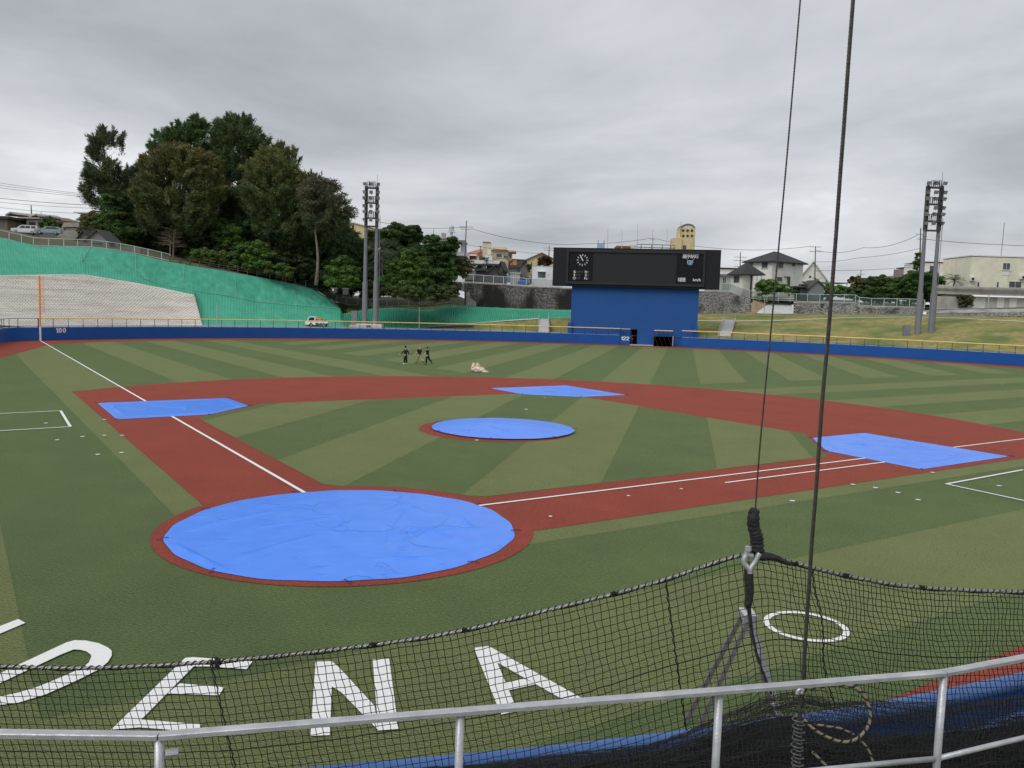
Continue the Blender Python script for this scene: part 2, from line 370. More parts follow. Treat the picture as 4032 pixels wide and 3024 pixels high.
letter([[R7(858, 880), R7(955, 868), R7(1010, 975), R7(1142, 1290), R7(1035, 1312)],
        [R7(955, 868), R7(1620, 1240), R7(1490, 1245), R7(1010, 975)],
        [R7(1045, 1105), R7(1180, 1078), R7(1262, 1115), R7(1072, 1158)]])
# red backstop ground at the right, under the net
rb = [gr(R8(2212, 865)), gr(R8(1380, 1200))]; dv = (rb[1]-rb[0])
bs = [rb[0]-dv*2, rb[0]+dv*.55, rb[0]+dv*.95+Vector((-.3, -2.5, 0)), rb[0]-dv*2+Vector((6, -12, 0))]
bs = [rb[0]-dv*3, rb[1]+dv*.6, rb[1]+dv*.6+Vector((3, -4, 0)), rb[0]-dv*3+Vector((8, -12, 0))]
struct(sheet(bs, .010, 'backstop_track', RED))

# ------------------------------------------------------------------ tarpaulins
def tarp_mat():
    m = mat('blue_vinyl', (.06, .24, .92), (.075, .275, .95), 1.2, .34, spec=.45)
    nt = m.node_tree; N = nt.nodes.new; L = nt.links.new; b = nt.nodes['Principled BSDF']
    g = N('ShaderNodeNewGeometry')
    nd = N('ShaderNodeTexNoise'); nd.inputs['Scale'].default_value = 1.1; nd.inputs['Detail'].default_value = 4; L(g.outputs['Position'], nd.inputs[0])
    ad = N('ShaderNodeMix'); ad.data_type = 'RGBA'; ad.inputs[0].default_value = .45; L(g.outputs['Position'], ad.inputs[6]); L(nd.outputs['Color'], ad.inputs[7])
    mp = N('ShaderNodeMapping'); mp.inputs['Scale'].default_value = (1.1, .75, 1); mp.inputs['Rotation'].default_value = (0, 0, .7); L(ad.outputs[2], mp.inputs[0])
    vo = N('ShaderNodeTexVoronoi'); vo.feature = 'DISTANCE_TO_EDGE'; vo.inputs['Scale'].default_value = 1.0; L(mp.outputs[0], vo.inputs['Vector'])
    r = N('ShaderNodeValToRGB'); r.color_ramp.elements[0].position = 0; r.color_ramp.elements[0].color = (1, 1, 1, 1); r.color_ramp.elements[1].position = .032; r.color_ramp.elements[1].color = (0, 0, 0, 1); L(vo.outputs[0], r.inputs[0])
    msk = N('ShaderNodeTexNoise'); msk.inputs['Scale'].default_value = .55; L(g.outputs['Position'], msk.inputs[0])
    mr = N('ShaderNodeValToRGB'); mr.color_ramp.elements[0].position = .5; mr.color_ramp.elements[1].position = .62; L(msk.outputs[0], mr.inputs[0])
    mu = N('ShaderNodeMath'); mu.operation = 'MULTIPLY'; L(r.outputs[0], mu.inputs[0]); L(mr.outputs[0], mu.inputs[1])
    fine = N('ShaderNodeTexNoise'); fine.inputs['Scale'].default_value = 2.6; fine.inputs['Detail'].default_value = 6; L(g.outputs['Position'], fine.inputs[0])
    sm = N('ShaderNodeMath'); sm.operation = 'MULTIPLY_ADD'; L(fine.outputs[0], sm.inputs[0]); sm.inputs[1].default_value = .22; L(mu.outputs[0], sm.inputs[2])
    bp = N('ShaderNodeBump'); bp.inputs['Strength'].default_value = 1.0; bp.inputs['Distance'].default_value = .028; L(sm.outputs[0], bp.inputs['Height']); L(bp.outputs[0], b.inputs['Normal'])
    return m
TARP = tarp_mat()
FOLDS = [((-3.2, -2.9), (-1.2, -4.2), .05), ((3.6, 1.0), (1.2, -.6), .05), ((3.9, -.6), (1.6, .4), .045), ((1.0, 2.2), (1.6, -1.6), .04), ((-1.4, 2.4), (.4, -.8), .035), ((-2.6, .8), (-3.7, -1.4), .04), ((2.6, 1.9), (3.4, .7), .06), ((-.4, -1.2), (-1.3, -3.4), .035), ((1.7, -2.6), (3.2, -2.0), .04), ((.2, 3.2), (1.6, 2.0), .04), ((-.8, .6), (-2.1, -.9), .03), ((2.0, -.4), (2.2, -2.6), .035)]
def fold_h(x, y, folds):
    h = 0.
    for (x0, y0), (x1, y1), a in folds:
        dx, dy = x1-x0, y1-y0; l2 = dx*dx+dy*dy; t = max(0, min(1, ((x-x0)*dx+(y-y0)*dy)/l2))
        wob = .18*fbm((x*.9, y*.9, 3.1), 1., 2)
        d = math.hypot(x-x0-t*dx, y-y0-t*dy)+0
        d = abs(d-abs(wob)*.6)
        h += a*math.exp(-(d/.04)**2)*(.35+.65*math.sin(PI*min(1, max(0, t*.9+.05))))
    return h
def round_tarp(label, c, R, zf, folds, nr=70, nt_=150, straps=9):
    t = thing('round_tarpaulin', label, 'tarpaulin', (*c, 0)); b = MB(); rows = []
    for k in range(nr+1):
        r = R*(k/nr)**.8
        row = []
        for j in range(nt_+1):
            a = 2*PI*j/nt_; e = 1+.006*math.sin(7*a+1)+.004*math.sin(19*a)
            x, y = c[0]+r*e*math.cos(a), c[1]+r*e*math.sin(a)
            edge = 1 if k < nr else 0
            z = zf(math.hypot(x-c[0], y-c[1]))+edge*(.012+fold_h(x-c[0], y-c[1], folds)+.012*fbm((x, y, 0), .8, 3))
            row.append((x, y, z))
        rows.append(row)
    b.grid(rows); s = b.build('sheet', TARP, t, smooth=True)
    for k in range(straps):
        a = 2*PI*(k+.3)/straps; s_ = MB(); p = [(c[0]+(R-.02+d)*math.cos(a+o), c[1]+(R-.02+d)*math.sin(a+o), zf(R)+z) for d, o, z in ((-.06, 0, .02), (.06, .01, .04), (.15, .035, .01), (.22, .02, .005))]
        s_.tube(p, .009, 5); s_.build('tie_strap', mat('dark_blue_strap', (.008, .02, .16), rough=.6), t)
round_tarp('huge round blue tarpaulin covering home plate', (.05, -.65), 4.5, lambda r: .028+.03*(1-(r/4.5)**2), FOLDS)
round_tarp('smaller round blue tarpaulin covering the pitching mound', (.17, 18.75), 3.5, lambda r: .10+.20*max(0, (math.cos(min(1, r/3.7)*PI)+1)/2), [((-2.4, .3), (1.6, -.2), .03), ((1.2, .9), (2.7, .2), .04), ((-2.4, 1.2), (-1.8, .9), .06), ((.4, -1.0), (.6, -1.8), .04), ((-1, -.6), (-1.2, -1.6), .03)], 45, 110, 7)
def base_tarp(label, poly, seed):
    cx, cy = np.mean(poly, 0); t = thing('base_tarpaulin', label, 'tarpaulin', (cx, cy, 0)); b = MB(); rows = []; K = 36
    per = []
    for i in range(len(poly)):
        p, q = poly[i], poly[(i+1) % len(poly)]
        for j in range(14): per.append((p[0]+(q[0]-p[0])*j/14, p[1]+(q[1]-p[1])*j/14))
    per.append(per[0]); rnd = random.Random(seed)
    folds = [((cx+rnd.uniform(-3, 3), cy+rnd.uniform(-3, 3)), (cx+rnd.uniform(-3, 3), cy+rnd.uniform(-3, 3)), rnd.uniform(.02, .045)) for _ in range(7)]
    for k in range(K+1):
        u = k/K; row = []
        for (x, y) in per:
            X, Y = cx+(x-cx)*u, cy+(y-cy)*u
            ridge = .06*math.exp(-((u-.86)/.05)**2)*(.6+.5*fbm((X, Y, seed), .9, 2))
            z = .024+(0 if k == K else .012+ridge+fold_h(X, Y, folds)+.02*abs(fbm((X, Y, seed), .7, 3)))
            row.append((X, Y, z))
        rows.append(row)
    b.grid(rows); b.build('sheet', TARP, t, smooth=True)
    for (x, y) in poly:
        d = Vector((x-cx, y-cy, 0)).normalized(); s_ = MB(); s_.tube([(x-d.x*.1, y-d.y*.1, .04), (x+d.x*.08, y+d.y*.08, .06), (x+d.x*.2, y+d.y*.2, .03)], .014, 5); s_.build('tie_strap', MATS['dark_blue_strap'], t)
base_tarp('blue five-sided tarpaulin over third base, left of the infield', [(-23.05, 19.5), (-18.25, 24.8), (-15.2, 21.9), (-15.2, 17.8), (-18.15, 14.5)], 1)
base_tarp('blue tarpaulin over second base behind the pitching mound', [(-5.1, 38.7), (-.2, 43.9), (4.85, 38.75), (1.95, 35.85), (-2.1, 35.65)], 2)
base_tarp('pale blue tarpaulin over first base at the right of the infield', [(15.15, 22.0), (18.15, 25.0), (23.25, 19.6), (18.3, 14.6), (15.2, 18.0)], 3)

# ------------------------------------------------------------------ outfield wall and its fence
WB = mat('blue_padding', (.005, .078, .32), (.007, .088, .35), .6, .55, spec=.35)
CONC = mat('pale_concrete', (.55, .54, .51), (.42, .41, .39), 1.2, .85, bump=.3, bscale=8)
STB = mat('blue_steel', (.012, .035, .17), rough=.45)
YEL = mat('yellow_rail_paint', (.95, .55, .10), (.95, .66, .22), 2, .4)
GRAYST = mat('galvanized_steel', (.50, .51, .52), (.40, .41, .42), 6, .42, metal=.55, bump=.1, bscale=30)
WH = 1.68
def wall_run(label, pts, extra=None):
    o = thing('outfield_wall', label, 'wall', (*pts[len(pts)//2], 0)); b = MB(); c = MB(); n = len(pts)
    prof = [(0, .03), (0, WH-.06), (-.05, WH), (-.32, WH), (-.32, .03)]
    rows = []; rc = []
    for i, p in enumerate(pts):
        d = Vector(pts[min(i+1, n-1)])-Vector(pts[max(i-1, 0)]); d.normalize(); nn = Vector((d.y, -d.x))     # towards the field when pts run left to right
        rows.append([(p[0]+nn.x*u, p[1]+nn.y*u, z) for u, z in prof])
        rc.append([(p[0]+nn.x*u, p[1]+nn.y*u, z) for u, z in ((-.325, .02), (-.325, WH+.03), (-.75, WH+.03), (-.75, .02))])
    b.rings(rows, True, True); b.build('padding', WB, o); c.rings(rc, True, True); c.build('coping', CONC, o)
    return o
GATE0, GATE1 = -1.75, 6.4                 # degrees along the wall, centre-field opening
Lw = [wall_xy(TH0+k*(GATE0-TH0)/60) for k in range(61)]; Rw = [wall_xy(GATE1+k*(56-GATE1)/50) for k in range(51)]
wl = wall_run('long blue padded outfield wall left of the scoreboard, marked 100', list(reversed(foul_wall))+Lw)
wr = wall_run('blue padded outfield wall curving away right of the scoreboard', Rw)
def fence_run(name, label, ths_, z0, h, railmat, postmat, rrail=.075, off=-.28, xy=None):
    pts = xy or [wall_xy(t, -off) for t in ths_]
    o = thing(name, label, 'fence', (*pts[len(pts)//2], z0)); proto = None
    for p in pts:
        W = Matrix.Translation((p[0], p[1], z0))
        if proto is None: b = MB(W); b.tube([(0, 0, 0), (0, 0, h)], .035, 6); b.box((-.09, -.06, 0), (.09, .06, .03)); proto = b.build('post', postmat, o); proto.matrix_local = WM[o.name].inverted() @ W; 
        else: copy_part(proto, o, W); continue
        me = proto.data; me.transform(W.inverted() @ WM[o.name]); WM[proto.name] = W
    b = MB(); b.tube([(x, y, z0+h) for x, y in pts], rrail, 8); b.build('top_rail', railmat, o)
    b = MB(); b.tube([(x, y, z0+.10) for x, y in pts], .018, 5); b.build('bottom_rail', postmat, o)
    return o
dth = math.degrees(2.05/73.5)
fence_run('wall_fence', 'yellow-topped fence on the wall left of the scoreboard', [TH0+k*dth for k in range(int((GATE0-TH0)/dth)+1)]+[GATE0], WH+.02, 1.10, YEL, STB)
fence_run('wall_fence', 'yellow-topped fence on the wall right of the scoreboard', [GATE1+k*dth for k in range(int((54-GATE1)/dth))], WH+.02, 1.10, YEL, STB)
fw = []
for (a, b_) in zip(foul_wall, foul_wall[1:]):
    L_ = math.dist(a, b_); n_ = max(1, round(L_/1.6)); fw += [(a[0]+(b_[0]-a[0])*k/n_, a[1]+(b_[1]-a[1])*k/n_) for k in range(n_)]
fence_run('wall_fence', 'all-blue fence on the wall left of the orange foul pole', None, WH+.02, 1.10, STB, STB, .035, xy=[(x-.25, y+.12) for x, y in [wall_xy(TH0, -.05)]+fw])
F100 = mat('white_lettering', (.9, .9, .9), rough=.5)
# distance figures
def figures(txt, parent, c, ax_, h):
    ax_ = Vector(ax_).normalized(); nf = ax_.cross(Vector((0, 0, 1))); wdt, st = h*.56, h*.20; o = []; total = sum(.40 if t_ == '1' else .70 for t_ in txt)*h; x0 = -total/2
    for t_ in txt:
        b = MB(); q3 = lambda x, z: Vector(c)+ax_*(x0+x)*1.28+Vector((0, 0, z-h/2))+nf*.02
        if t_ == '1': b.prism([q3(h*.13, 0), q3(h*.33, 0), q3(h*.33, h), q3(h*.18, h), q3(h*.0, h*.84), q3(h*.0, h*.68), q3(h*.13, h*.76)], -nf*.03); adv = .40
        elif t_ == '0':
            n_ = 28; ro_ = [q3(wdt/2+wdt/2*math.copysign(abs(math.cos(t))**.8, math.cos(t)), h/2+h/2*math.copysign(abs(math.sin(t))**.9, math.sin(t))) for t in [2*PI*k/n_ for k in range(n_)]]; ri2 = [q3(wdt/2+(wdt/2-st)*math.cos(t), h/2+(h/2-st*.85)*math.sin(t)) for t in [2*PI*k/n_ for k in range(n_)]]
            for k in range(n_): k2 = (k+1) % n_; b.face([ro_[k], ro_[k2], ri2[k2], ri2[k]])
            adv = .70
        else:
            cl = [(0.02, .70), (.05, .84), (.15, .93), (.28, .965), (.42, .93), (.50, .84), (.51, .72), (.46, .60), (.34, .47), (.18, .32), (.06, .17)]; P_ = [(x*h, z*h) for x, z in cl]; L_, R_ = [], []
            for k, (x, z) in enumerate(P_):
                dx, dz = P_[min(k+1, len(P_)-1)][0]-P_[max(k-1, 0)][0], P_[min(k+1, len(P_)-1)][1]-P_[max(k-1, 0)][1]; l = math.hypot(dx, dz); L_.append(q3(x-dz/l*st*.46, z+dx/l*st*.46)); R_.append(q3(x+dz/l*st*.46, z-dx/l*st*.46))
            for k in range(len(P_)-1): b.face([L_[k], L_[k+1], R_[k+1], R_[k]])
            b.face([q3(0, 0), q3(h*.58, 0), q3(h*.58, st*.9), q3(0, st*.9)]); adv = .70
        b.build('distance_figure', F100, parent); x0 += adv*h
th = -72.9; p = wall_xy(th, -.02); d = Vector(wall_xy(th+.5))-Vector(wall_xy(th-.5)); ax = (d.x, d.y, 0)
figures('100', wl, (p[0], p[1], 1.27), ax, .62)
ws = MB(); q = wall_xy(TH0+.05, -.02); ws.box((q[0]-.09, q[1]-.09, .02), (q[0]+.09, q[1]+.09, WH)); ws.build('foul_stripe', WHITE, wl)
# foul pole
fp = thing('foul_pole', 'orange foul pole with a ladder-like screen at the left field corner', 'foul pole', (q[0], q[1]+.2, WH))
ORG = mat('orange_paint', (.88, .30, .06), (.90, .35, .09), 3, .45)
b = MB(); b.tube([(q[0]-.1, q[1]+.15, .2), (q[0]-.1, q[1]+.15, 8.15)], .11, 10); b.build('pole', ORG, fp)
e = Vector((AR.x, AR.y, 0)).normalized(); b = MB(); o_ = Vector((q[0]-.1, q[1]+.15, 0))
for z in (3.5, 4.65, 5.8, 6.95, 8.1): b.tube([o_+Vector((0, 0, z)), o_+e*.55+Vector((0, 0, z))], .025, 5)
b.tube([o_+e*.55+Vector((0, 0, 3.5)), o_+e*.55+Vector((0, 0, 8.1))], .025, 5); sc_ = b.build('screen_frame', ORG, fp)
b = MB()
for k in range(1, 8): x = .55*k/8; b.tube([o_+e*x+Vector((0, 0, 3.5)), o_+e*x+Vector((0, 0, 8.1))], .006, 4)
for k in range(40): z = 3.5+4.6*k/40; b.tube([o_+Vector((0, 0, z)), o_+e*.55+Vector((0, 0, z))], .006, 4)
b.build('screen_mesh', ORG, sc_)

# ------------------------------------------------------------------ scoreboard
SY = 126.75
def sp(p, y=SY):
    d = ray(p); t = (y-CAM.y)/d.y; return CAM+d*t
SB = thing('scoreboard', 'large dark scoreboard on a blue wall beyond centre field', 'scoreboard', (0, SY, 0))
xl, xr = sp(P7(405, 1200)).x, sp(P7(1785, 1200)).x; ztop = sp(P7(1100, 790)).z
SBB = mat('blue_render', (.007, .075, .29), (.01, .083, .31), .35, .75, bump=.15, bscale=3)
DK = mat('dark_metal_cladding', (.0095, .0102, .013), (.012, .0125, .016), 1, .6, spec=.3)
DK2 = mat('display_black', (.005, .0055, .008), (.006, .007, .010), 2, .5, spec=.25)
xd0, xd1 = sp(P7(1058, 1300)).x, sp(P7(1128, 1300)).x; zd = sp(P7(1090, 1237)).z
b = MB(); b.box((xl, SY, -.2), (xd0, SY+5, ztop+.4)); b.box((xd1, SY, -.2), (xr, SY+5, ztop+.4)); b.box((xd0, SY, zd), (xd1, SY+5, ztop+.4)); b.build('support_wall', SBB, SB)
b = MB(); b.box((xd0-.02, SY+2.2, 0), (xd1+.02, SY+2.3, zd)); b.build('doorway_back', mat('dim_interior', (.03, .03, .03)), SB)
b = MB(); b.box((xd0+.06, SY+.25, .1), (xd0+.14, SY+1.0, zd-.05)); dr = b.build('door', mat('door_grey', (.05, .055, .055), rough=.5), SB)
b = MB(); b.box((xd1, SY-.06, .05), (xd1+.07, SY-.01, zd)); b.box((xd0-.07, SY-.06, .05), (xd0, SY-.01, zd)); b.box((xd0, SY-.06, zd), (xd1, SY-.01, zd+.08)); b.build('door_frame', STB, SB)
for pr in (P7(402, 1160), P7(1770, 1200)):
    c = sp(pr); b = MB(); b.box((c.x-.35, SY-.5, c.z-2.6), (c.x+.35, SY-.02, c.z)); b.build('side_pier', WB, SB)
bl, br = sp(P7(203, 600), SY-.8), sp(P7(2045, 600), SY-.8); zt, zb = sp(P7(1100, 356), SY-.8).z, sp(P7(1100, 780), SY-.8).z
b = MB(); b.box((bl.x+.15, SY-.8, zb), (br.x-.15, SY+1.6, zt)); b.build('housing', DK, SB)
fl, fr = sp(P7(357, 600), SY-.95), sp(P7(1870, 600), SY-.95); fzt, fzb = sp(P7(1100, 375), SY-1).z, sp(P7(1100, 755), SY-1).z
b = MB(); b.box((fl.x, SY-1.05, fzb), (fr.x, SY-.802, fzb+.42)); b.box((fl.x, SY-1.05, fzt-.42), (fr.x, SY-.802, fzt)); b.box((fl.x, SY-1.05, fzb+.42), (fl.x+.38, SY-.802, fzt-.42)); b.box((fr.x-.38, SY-1.05, fzb+.42), (fr.x, SY-.802, fzt-.42))
b.build('screen_frame', mat('frame_charcoal', (.015, .016, .020), rough=.5), SB)
ix0, ix1, iz0, iz1 = fl.x+.38, fr.x-.38, fzb+.42, fzt-.42
c0, c1 = sp(P7(648, 560), SY-.85).x, sp(P7(1560, 560), SY-.85).x
b = MB(); b.box((c0+.02, SY-.86, iz0), (c1-.02, SY-.803, iz1)); b.build('display', mat('led_display', (.0075, .0085, .0115), rough=.6), SB)
lamp_y = SY-.88
for (a0_, a1_) in ((ix0, c0), (c1, ix1)):
    for i in range(3):
        for j in range(5):
            x0 = a0_+(a1_-a0_)*i/3; x1 = a0_+(a1_-a0_)*(i+1)/3; z0 = iz0+(iz1-iz0)*j/5; z1 = iz0+(iz1-iz0)*(j+1)/5
            b = MB(); b.box((x0+.015, SY-.86, z0+.015), (x1-.015, SY-.803, z1-.015)); b.build('panel', DK2, SB)
X, Z = Vector((1, 0, 0)), Vector((0, 0, 1))
LIT = mat('white_enamel', (.8, .8, .8), rough=.5)
cc_ = sp(P7(536, 481), SY-.88); rad = (sp(P7(600, 481), SY-.88)-cc_).length
for k in range(12):
    a = 2*PI*k/12; b = MB(Matrix.Translation(cc_) @ Matrix.Rotation(a, 4, 'Y')); b.box((-.055, -.02, rad*.68), (.055, .0, rad*1.0)); b.build('clock_tick', LIT, SB)
for a, l, w_, y in ((math.radians(-26), 1.0, .07, -.045), (math.radians(-29), .64, .085, -.02)):
    b = MB(Matrix.Translation(cc_) @ Matrix.Rotation(a, 4, 'Y')); b.box((-w_, y-.02, -rad*.18), (w_, y, rad*l*.88)); b.build('clock_hand', LIT, SB)
def lab(s, p, h, bold=.012, sx=1.): 
    o = sp(p, SY-.875); return text_obj(s, 'lettering', LIT, SB, o, X, Z, h, .01, bold, sx)
for s, p in (('B', P7(449, 610)), ('S', P7(447, 645)), ('O', P7(446, 679)), ('H', P7(573, 611)), ('E', P7(572, 646)), ('Fc', P7(571, 681))): lab(s, p, .62)
for p in [P7(474+28*i, 609) for i in range(3)]+[P7(473+28*i, 644) for i in range(2)]+[P7(472+28*i, 678) for i in range(2)]+[P7(600, 611), P7(598, 646), P7(597, 680)]:
    c = sp(p, SY-.865); b = MB(); b.tube([c+Vector((0, .01, 0)), c+Vector((0, -.03, 0))], .17, 14); b.build('count_lamp', mat('unlit_lamp', (.055, .052, .05), rough=.4), SB)
for i, s in enumerate('嘉手納町'): lab(s, P7(1649+42.5*i, 442), .80, .010)
for i, s in enumerate('球速'): lab(s, P7(1595+40*i, 698), .76, .010)
lab('km/h', P7(1780, 698), .66, .014)
ec = sp(P7(1707, 505), SY-.87); er = .47
def emb(r, y, m, w0=1.0):
    pts = [ec+Vector((r*math.cos(t), y, r*math.sin(t))) for t in [math.radians(d) for d in range(-215, 36, 8)]]
    pts = pts+[ec+Vector((.66*w0, y, .49*w0)), ec+Vector((.2*w0, y, .30*w0)), ec+Vector((-.2*w0, y, .30*w0)), ec+Vector((-.66*w0, y, .49*w0))]
    return MB().prism(pts, (0, .015, 0)).build('emblem', m, SB)
emb(er, -.01, LIT); emb(er*.86, -.03, mat('emblem_blue', (.03, .16, .62), rough=.4), .8)
b = MB(); ps = [ec+Vector((.2*math.cos(t), -.05, .2*math.sin(t)-.03)) for t in [math.radians(d) for d in range(-130, 60, 19)]]; b.tube(ps, .045, 6); b.tube([ec+Vector((-.1, -.05, .02)), ec+Vector((.06, -.05, .12)), ec+Vector((.03, -.05, -.04))], .04, 6); b.build('emblem_curl', LIT, SB)
c = sp(P7(1108, 358), SY-.4); b = MB(); b.rings([[c+Vector((r*x, r*y, z)) for x, y in ((-1, -1), (1, -1), (1, 1), (-1, 1))] for r, z in ((.22, -.05), (.1, .22), (.09, .25), (.13, .27), (.13, .48), (.08, .5))]); b.build('roof_siren', CONC, SB)
b = MB(); b.box((xd0, SY-1.15, .02), (sp(P7(1305, 1410)).x, SY-.03, .16)); b.build('step', CONC, SB)
# centre-field gates: open leaf beside the doorway, black slatted leaf at the right
pL, pR = wall_xy(GATE0), wall_xy(GATE1)
ng = thing('wall_gate', 'blue wall gate marked 122 beside the scoreboard doorway', 'gate', (pL[0]+1.5, pL[1], 0))
gx0, gx1, gy = pL[0]+.12, xd0-.03, pL[1]+.02
b = MB(); b.box((gx0, gy, .06), (gx1, gy+.12, WH)); b.build('padding', WB, ng)
b = MB(); b.tube([(gx0, gy+.06, 2.78), (gx1, gy+.06, 2.78)], .05, 8); b.build('top_rail', YEL, ng)
for x in (gx0+.04, gx1-.04, (gx0*2+gx1)/3, (gx0+gx1*2)/3): b = MB(); b.tube([(x, gy+.06, WH), (x, gy+.06, 2.78)], .03, 6); b.build('post', STB, ng)
b = MB(); b.box((gx0-.16, gy-.02, 0), (gx0-.04, gy+.14, 2.8)); b.build('hinge_post', STB, ng)
px_ = sp(P7(1003, 1335), gy); figures('122', ng, (px_.x, gy-.012, px_.z), X, .62)
bg = thing('wall_gate', 'black slatted gate leaf right of the scoreboard doorway', 'gate', (pR[0]-1.5, pR[1], 0))
h0 = sp(P7(1312, 1410), pR[1]).x; h1 = sp(P7(1508, 1420), pR[1]).x; gy = pR[1]+.05; BLK = mat('black_steel', (.012, .011, .011), rough=.55)
for i in range(5):
    x = h0+(h1-h0)*i/4; b = MB(); b.tube([(x, gy-.0, .05), (x, gy, 2.72)], .05, 6); b.build('post', STB if i in (0, 4) else BLK, bg)
b = MB(); b.box((h0-.05, gy-.25, 2.66), (h1+.05, gy+.1, 2.80)); b.build('top_rail', YEL, bg)
for i in range(24):
    x = h0+(h1-h0)*(i+.5)/24; b = MB(); b.box((x-.17, gy-.13, .08), (x+.165, gy-.10-.004*(i % 2), WH)); b.build('slat', BLK, bg)
for i in range(4):
    x = h0+(h1-h0)*i/4; b = MB(); b.tube([(x+.1, gy-.16, WH-.1), (x+(h1-h0)/4-.1, gy-.16, .15)], .035, 4); b.build('brace', mat('dark_brace', (.03, .027, .026)), bg)
b = MB(); b.box((h1+.06, gy-.2, .1), (h1+.2, gy-.1, WH+.2)); b.build('drop_bolt', GRAYST, bg)
# ------------------------------------------------------------------ banks, slopes and terraces behind the wall
GRN = mat('green_slope_net', (.046, .32, .205), (.06, .365, .24), .3, .75, bump=.4, bscale=2.2, detail=6, spots=((.15, .42, .31), .5, .58, .95, (1, 1, .35)))
GRASS = mat('dry_lawn', (.31, .265, .095), (.19, .175, .058), .9, .95, bump=.8, bscale=7, spots=((.10, .145, .036), .24, .42, .66, (.6, 1, 2.5)))
LAWN = mat('green_lawn', (.07, .13, .025), (.12, .15, .04), .5, .95, bump=.8, bscale=7, spots=((.20, .16, .08), .4, .5, .62, (1, 1, 1)))
EARTH = mat('hill_ground', (.06, .075, .025), (.13, .11, .06), .35, .95, bump=.6, bscale=3)
ASPH = mat('asphalt', (.06, .06, .062), (.075, .075, .078), 2, .9)
def loft(lines, us, nv, disp=None):
    """lines: list of functions u -> Vector, lofted in order with nv steps between neighbours"""
    rows = []
    for k in range(len(lines)-1):
        for j in range(nv if k < len(lines)-2 else nv+1):
            t = j/nv; row = []
            for i, u in enumerate(us):
                p = lines[k](u).lerp(lines[k+1](u), t)
                if disp: p = p+disp(p, u, (k+t)/(len(lines)-1))
                row.append(p)
            rows.append(row)
    return rows
def line_of(pts):                      # pts: list of (px, py, R); returns u(=px) -> world point on that cylinder
    def f(u):
        y, R = interp(pts, u); return at_r((u, y), R)
    return f
def ground_line(off, z, pad=0):
    def f(u):                          # the pixel column u at height z, on the ring 'off' outside the wall
        p = at_r((u, 1290), 73.8+off); lo, hi = 1100., 1500.
        q = Vector((p.x, p.y, z)); return q
    return f
def pk(P, lst, R): return [(*P(x, y), R) for x, y in lst]
conc_ring = MB(); a_ = [(*wall_xy(t, .75), 1.64) for t in ths]; b_ = [(*wall_xy(t, 9.2), 1.66) for t in ths]
conc_ring.grid([a_, b_]); struct(conc_ring.build('concourse', mat('concourse_concrete', (.36, .35, .33), (.28, .275, .26), .4, .9)))
# left: block-faced lower slope (concrete hexagons) then green netting
cx = [-260, 0, 231, 336, 535, 651, 765]
conc_top = pk(P2, [(-700, 790), (0, 785), (640, 775), (930, 778), (1480, 868), (1800, 932), (2118, 1000)], 86.5)
conc_bot = ground_line(7.6, 1.62); ctop = line_of(conc_top)
def cedge(v): return P2(2118, 1000)[0]+(P2(2212, 1320)[0]-P2(2118, 1000)[0])*(1-v)   # right border leans outwards going down
HEX = mat('cast_concrete_block', (.76, .72, .645), (.69, .65, .58), .5, .9, bump=.2, bscale=6, spots=((.52, .485, .43), .12, .46, .75, (1, 1, 18.)))
hb = thing('block_slope', 'pale sloping wall of hexagonal concrete blocks behind left field', 'retaining wall', at_r(P2(900, 1300), 82))
def cpt(s, v):                         # s 0..1 left to right, v 0..1 bottom to top
    u = -150+(cedge(v)+150)*s
    return conc_bot(u).lerp(ctop(u), v)
b = MB(); b.grid([[cpt(s/40, v/6)+Vector((0, 0, -.10)) for s in range(41)] for v in range(7)]); b.build('joint_bed', mat('dark_joint', (.56, .53, .47), rough=.95), hb)
span = sum((cpt((k+1)/40, .5)-cpt(k/40, .5)).length for k in range(40)); hgt = (cpt(.4, 1)-cpt(.4, 0)).length
NX, NY = int(span/.46), int(hgt/.30); hv, hf = [], []; bigs = []
blocks = []
for j in range(NY):
    for i in range(NX):
        s, v = (i+.5+.5*(j % 2))/(NX+.5), (j+.5)/NY
        if s >= .998: continue
        p = cpt(s, v); e1 = (cpt(min(1, s+.004), v)-cpt(s-.004, v)).normalized(); e2 = (cpt(s, min(1, v+.02))-cpt(s, v-.02)).normalized(); nn = e1.cross(e2).normalized()
        if nn.dot(CAM-p) < 0: nn = -nn
        blocks.append((p, e1, e2, nn))
HEXP = [(-.22, 0), (-.12, .155), (.12, .155), (.22, 0), (.12, -.155), (-.12, -.155)]
def hexring(k, h, rnd=0): return [(x*k, y*k, h) for x, y in HEXP]
pm = MB(); pm.rings([hexring(1.0, -.08), hexring(.99, -.012), hexring(.93, .004)], False, True)
blocks.sort(key=lambda q: (q[0]-CAM).length)
proto = None
for p, e1, e2, nn in blocks[:300]:
    W = Matrix(((e1.x, e2.x, nn.x, p.x), (e1.y, e2.y, nn.y, p.y), (e1.z, e2.z, nn.z, p.z), (0, 0, 0, 1)))
    if proto is None:
        me = bpy.data.meshes.new('concrete_block'); me.from_pydata(pm.v, [], pm.f); me.materials.append(HEX); proto = bpy.data.objects.new('concrete_block', me); link(proto, hb, W)
    else: copy_part(proto, hb, W)
V0 = np.array(pm.v); F0 = pm.f; b = MB()
for p, e1, e2, nn in blocks[300:]:
    i = len(b.v); h = random.uniform(-.02, .02)
    for x, y, z in pm.v: b.v.append(tuple(p+e1*x+e2*y+nn*(z+h)))
    b.f += [tuple(i+k for k in f) for f in F0]
b.build('concrete_blocks', HEX, hb, kind='stuff')
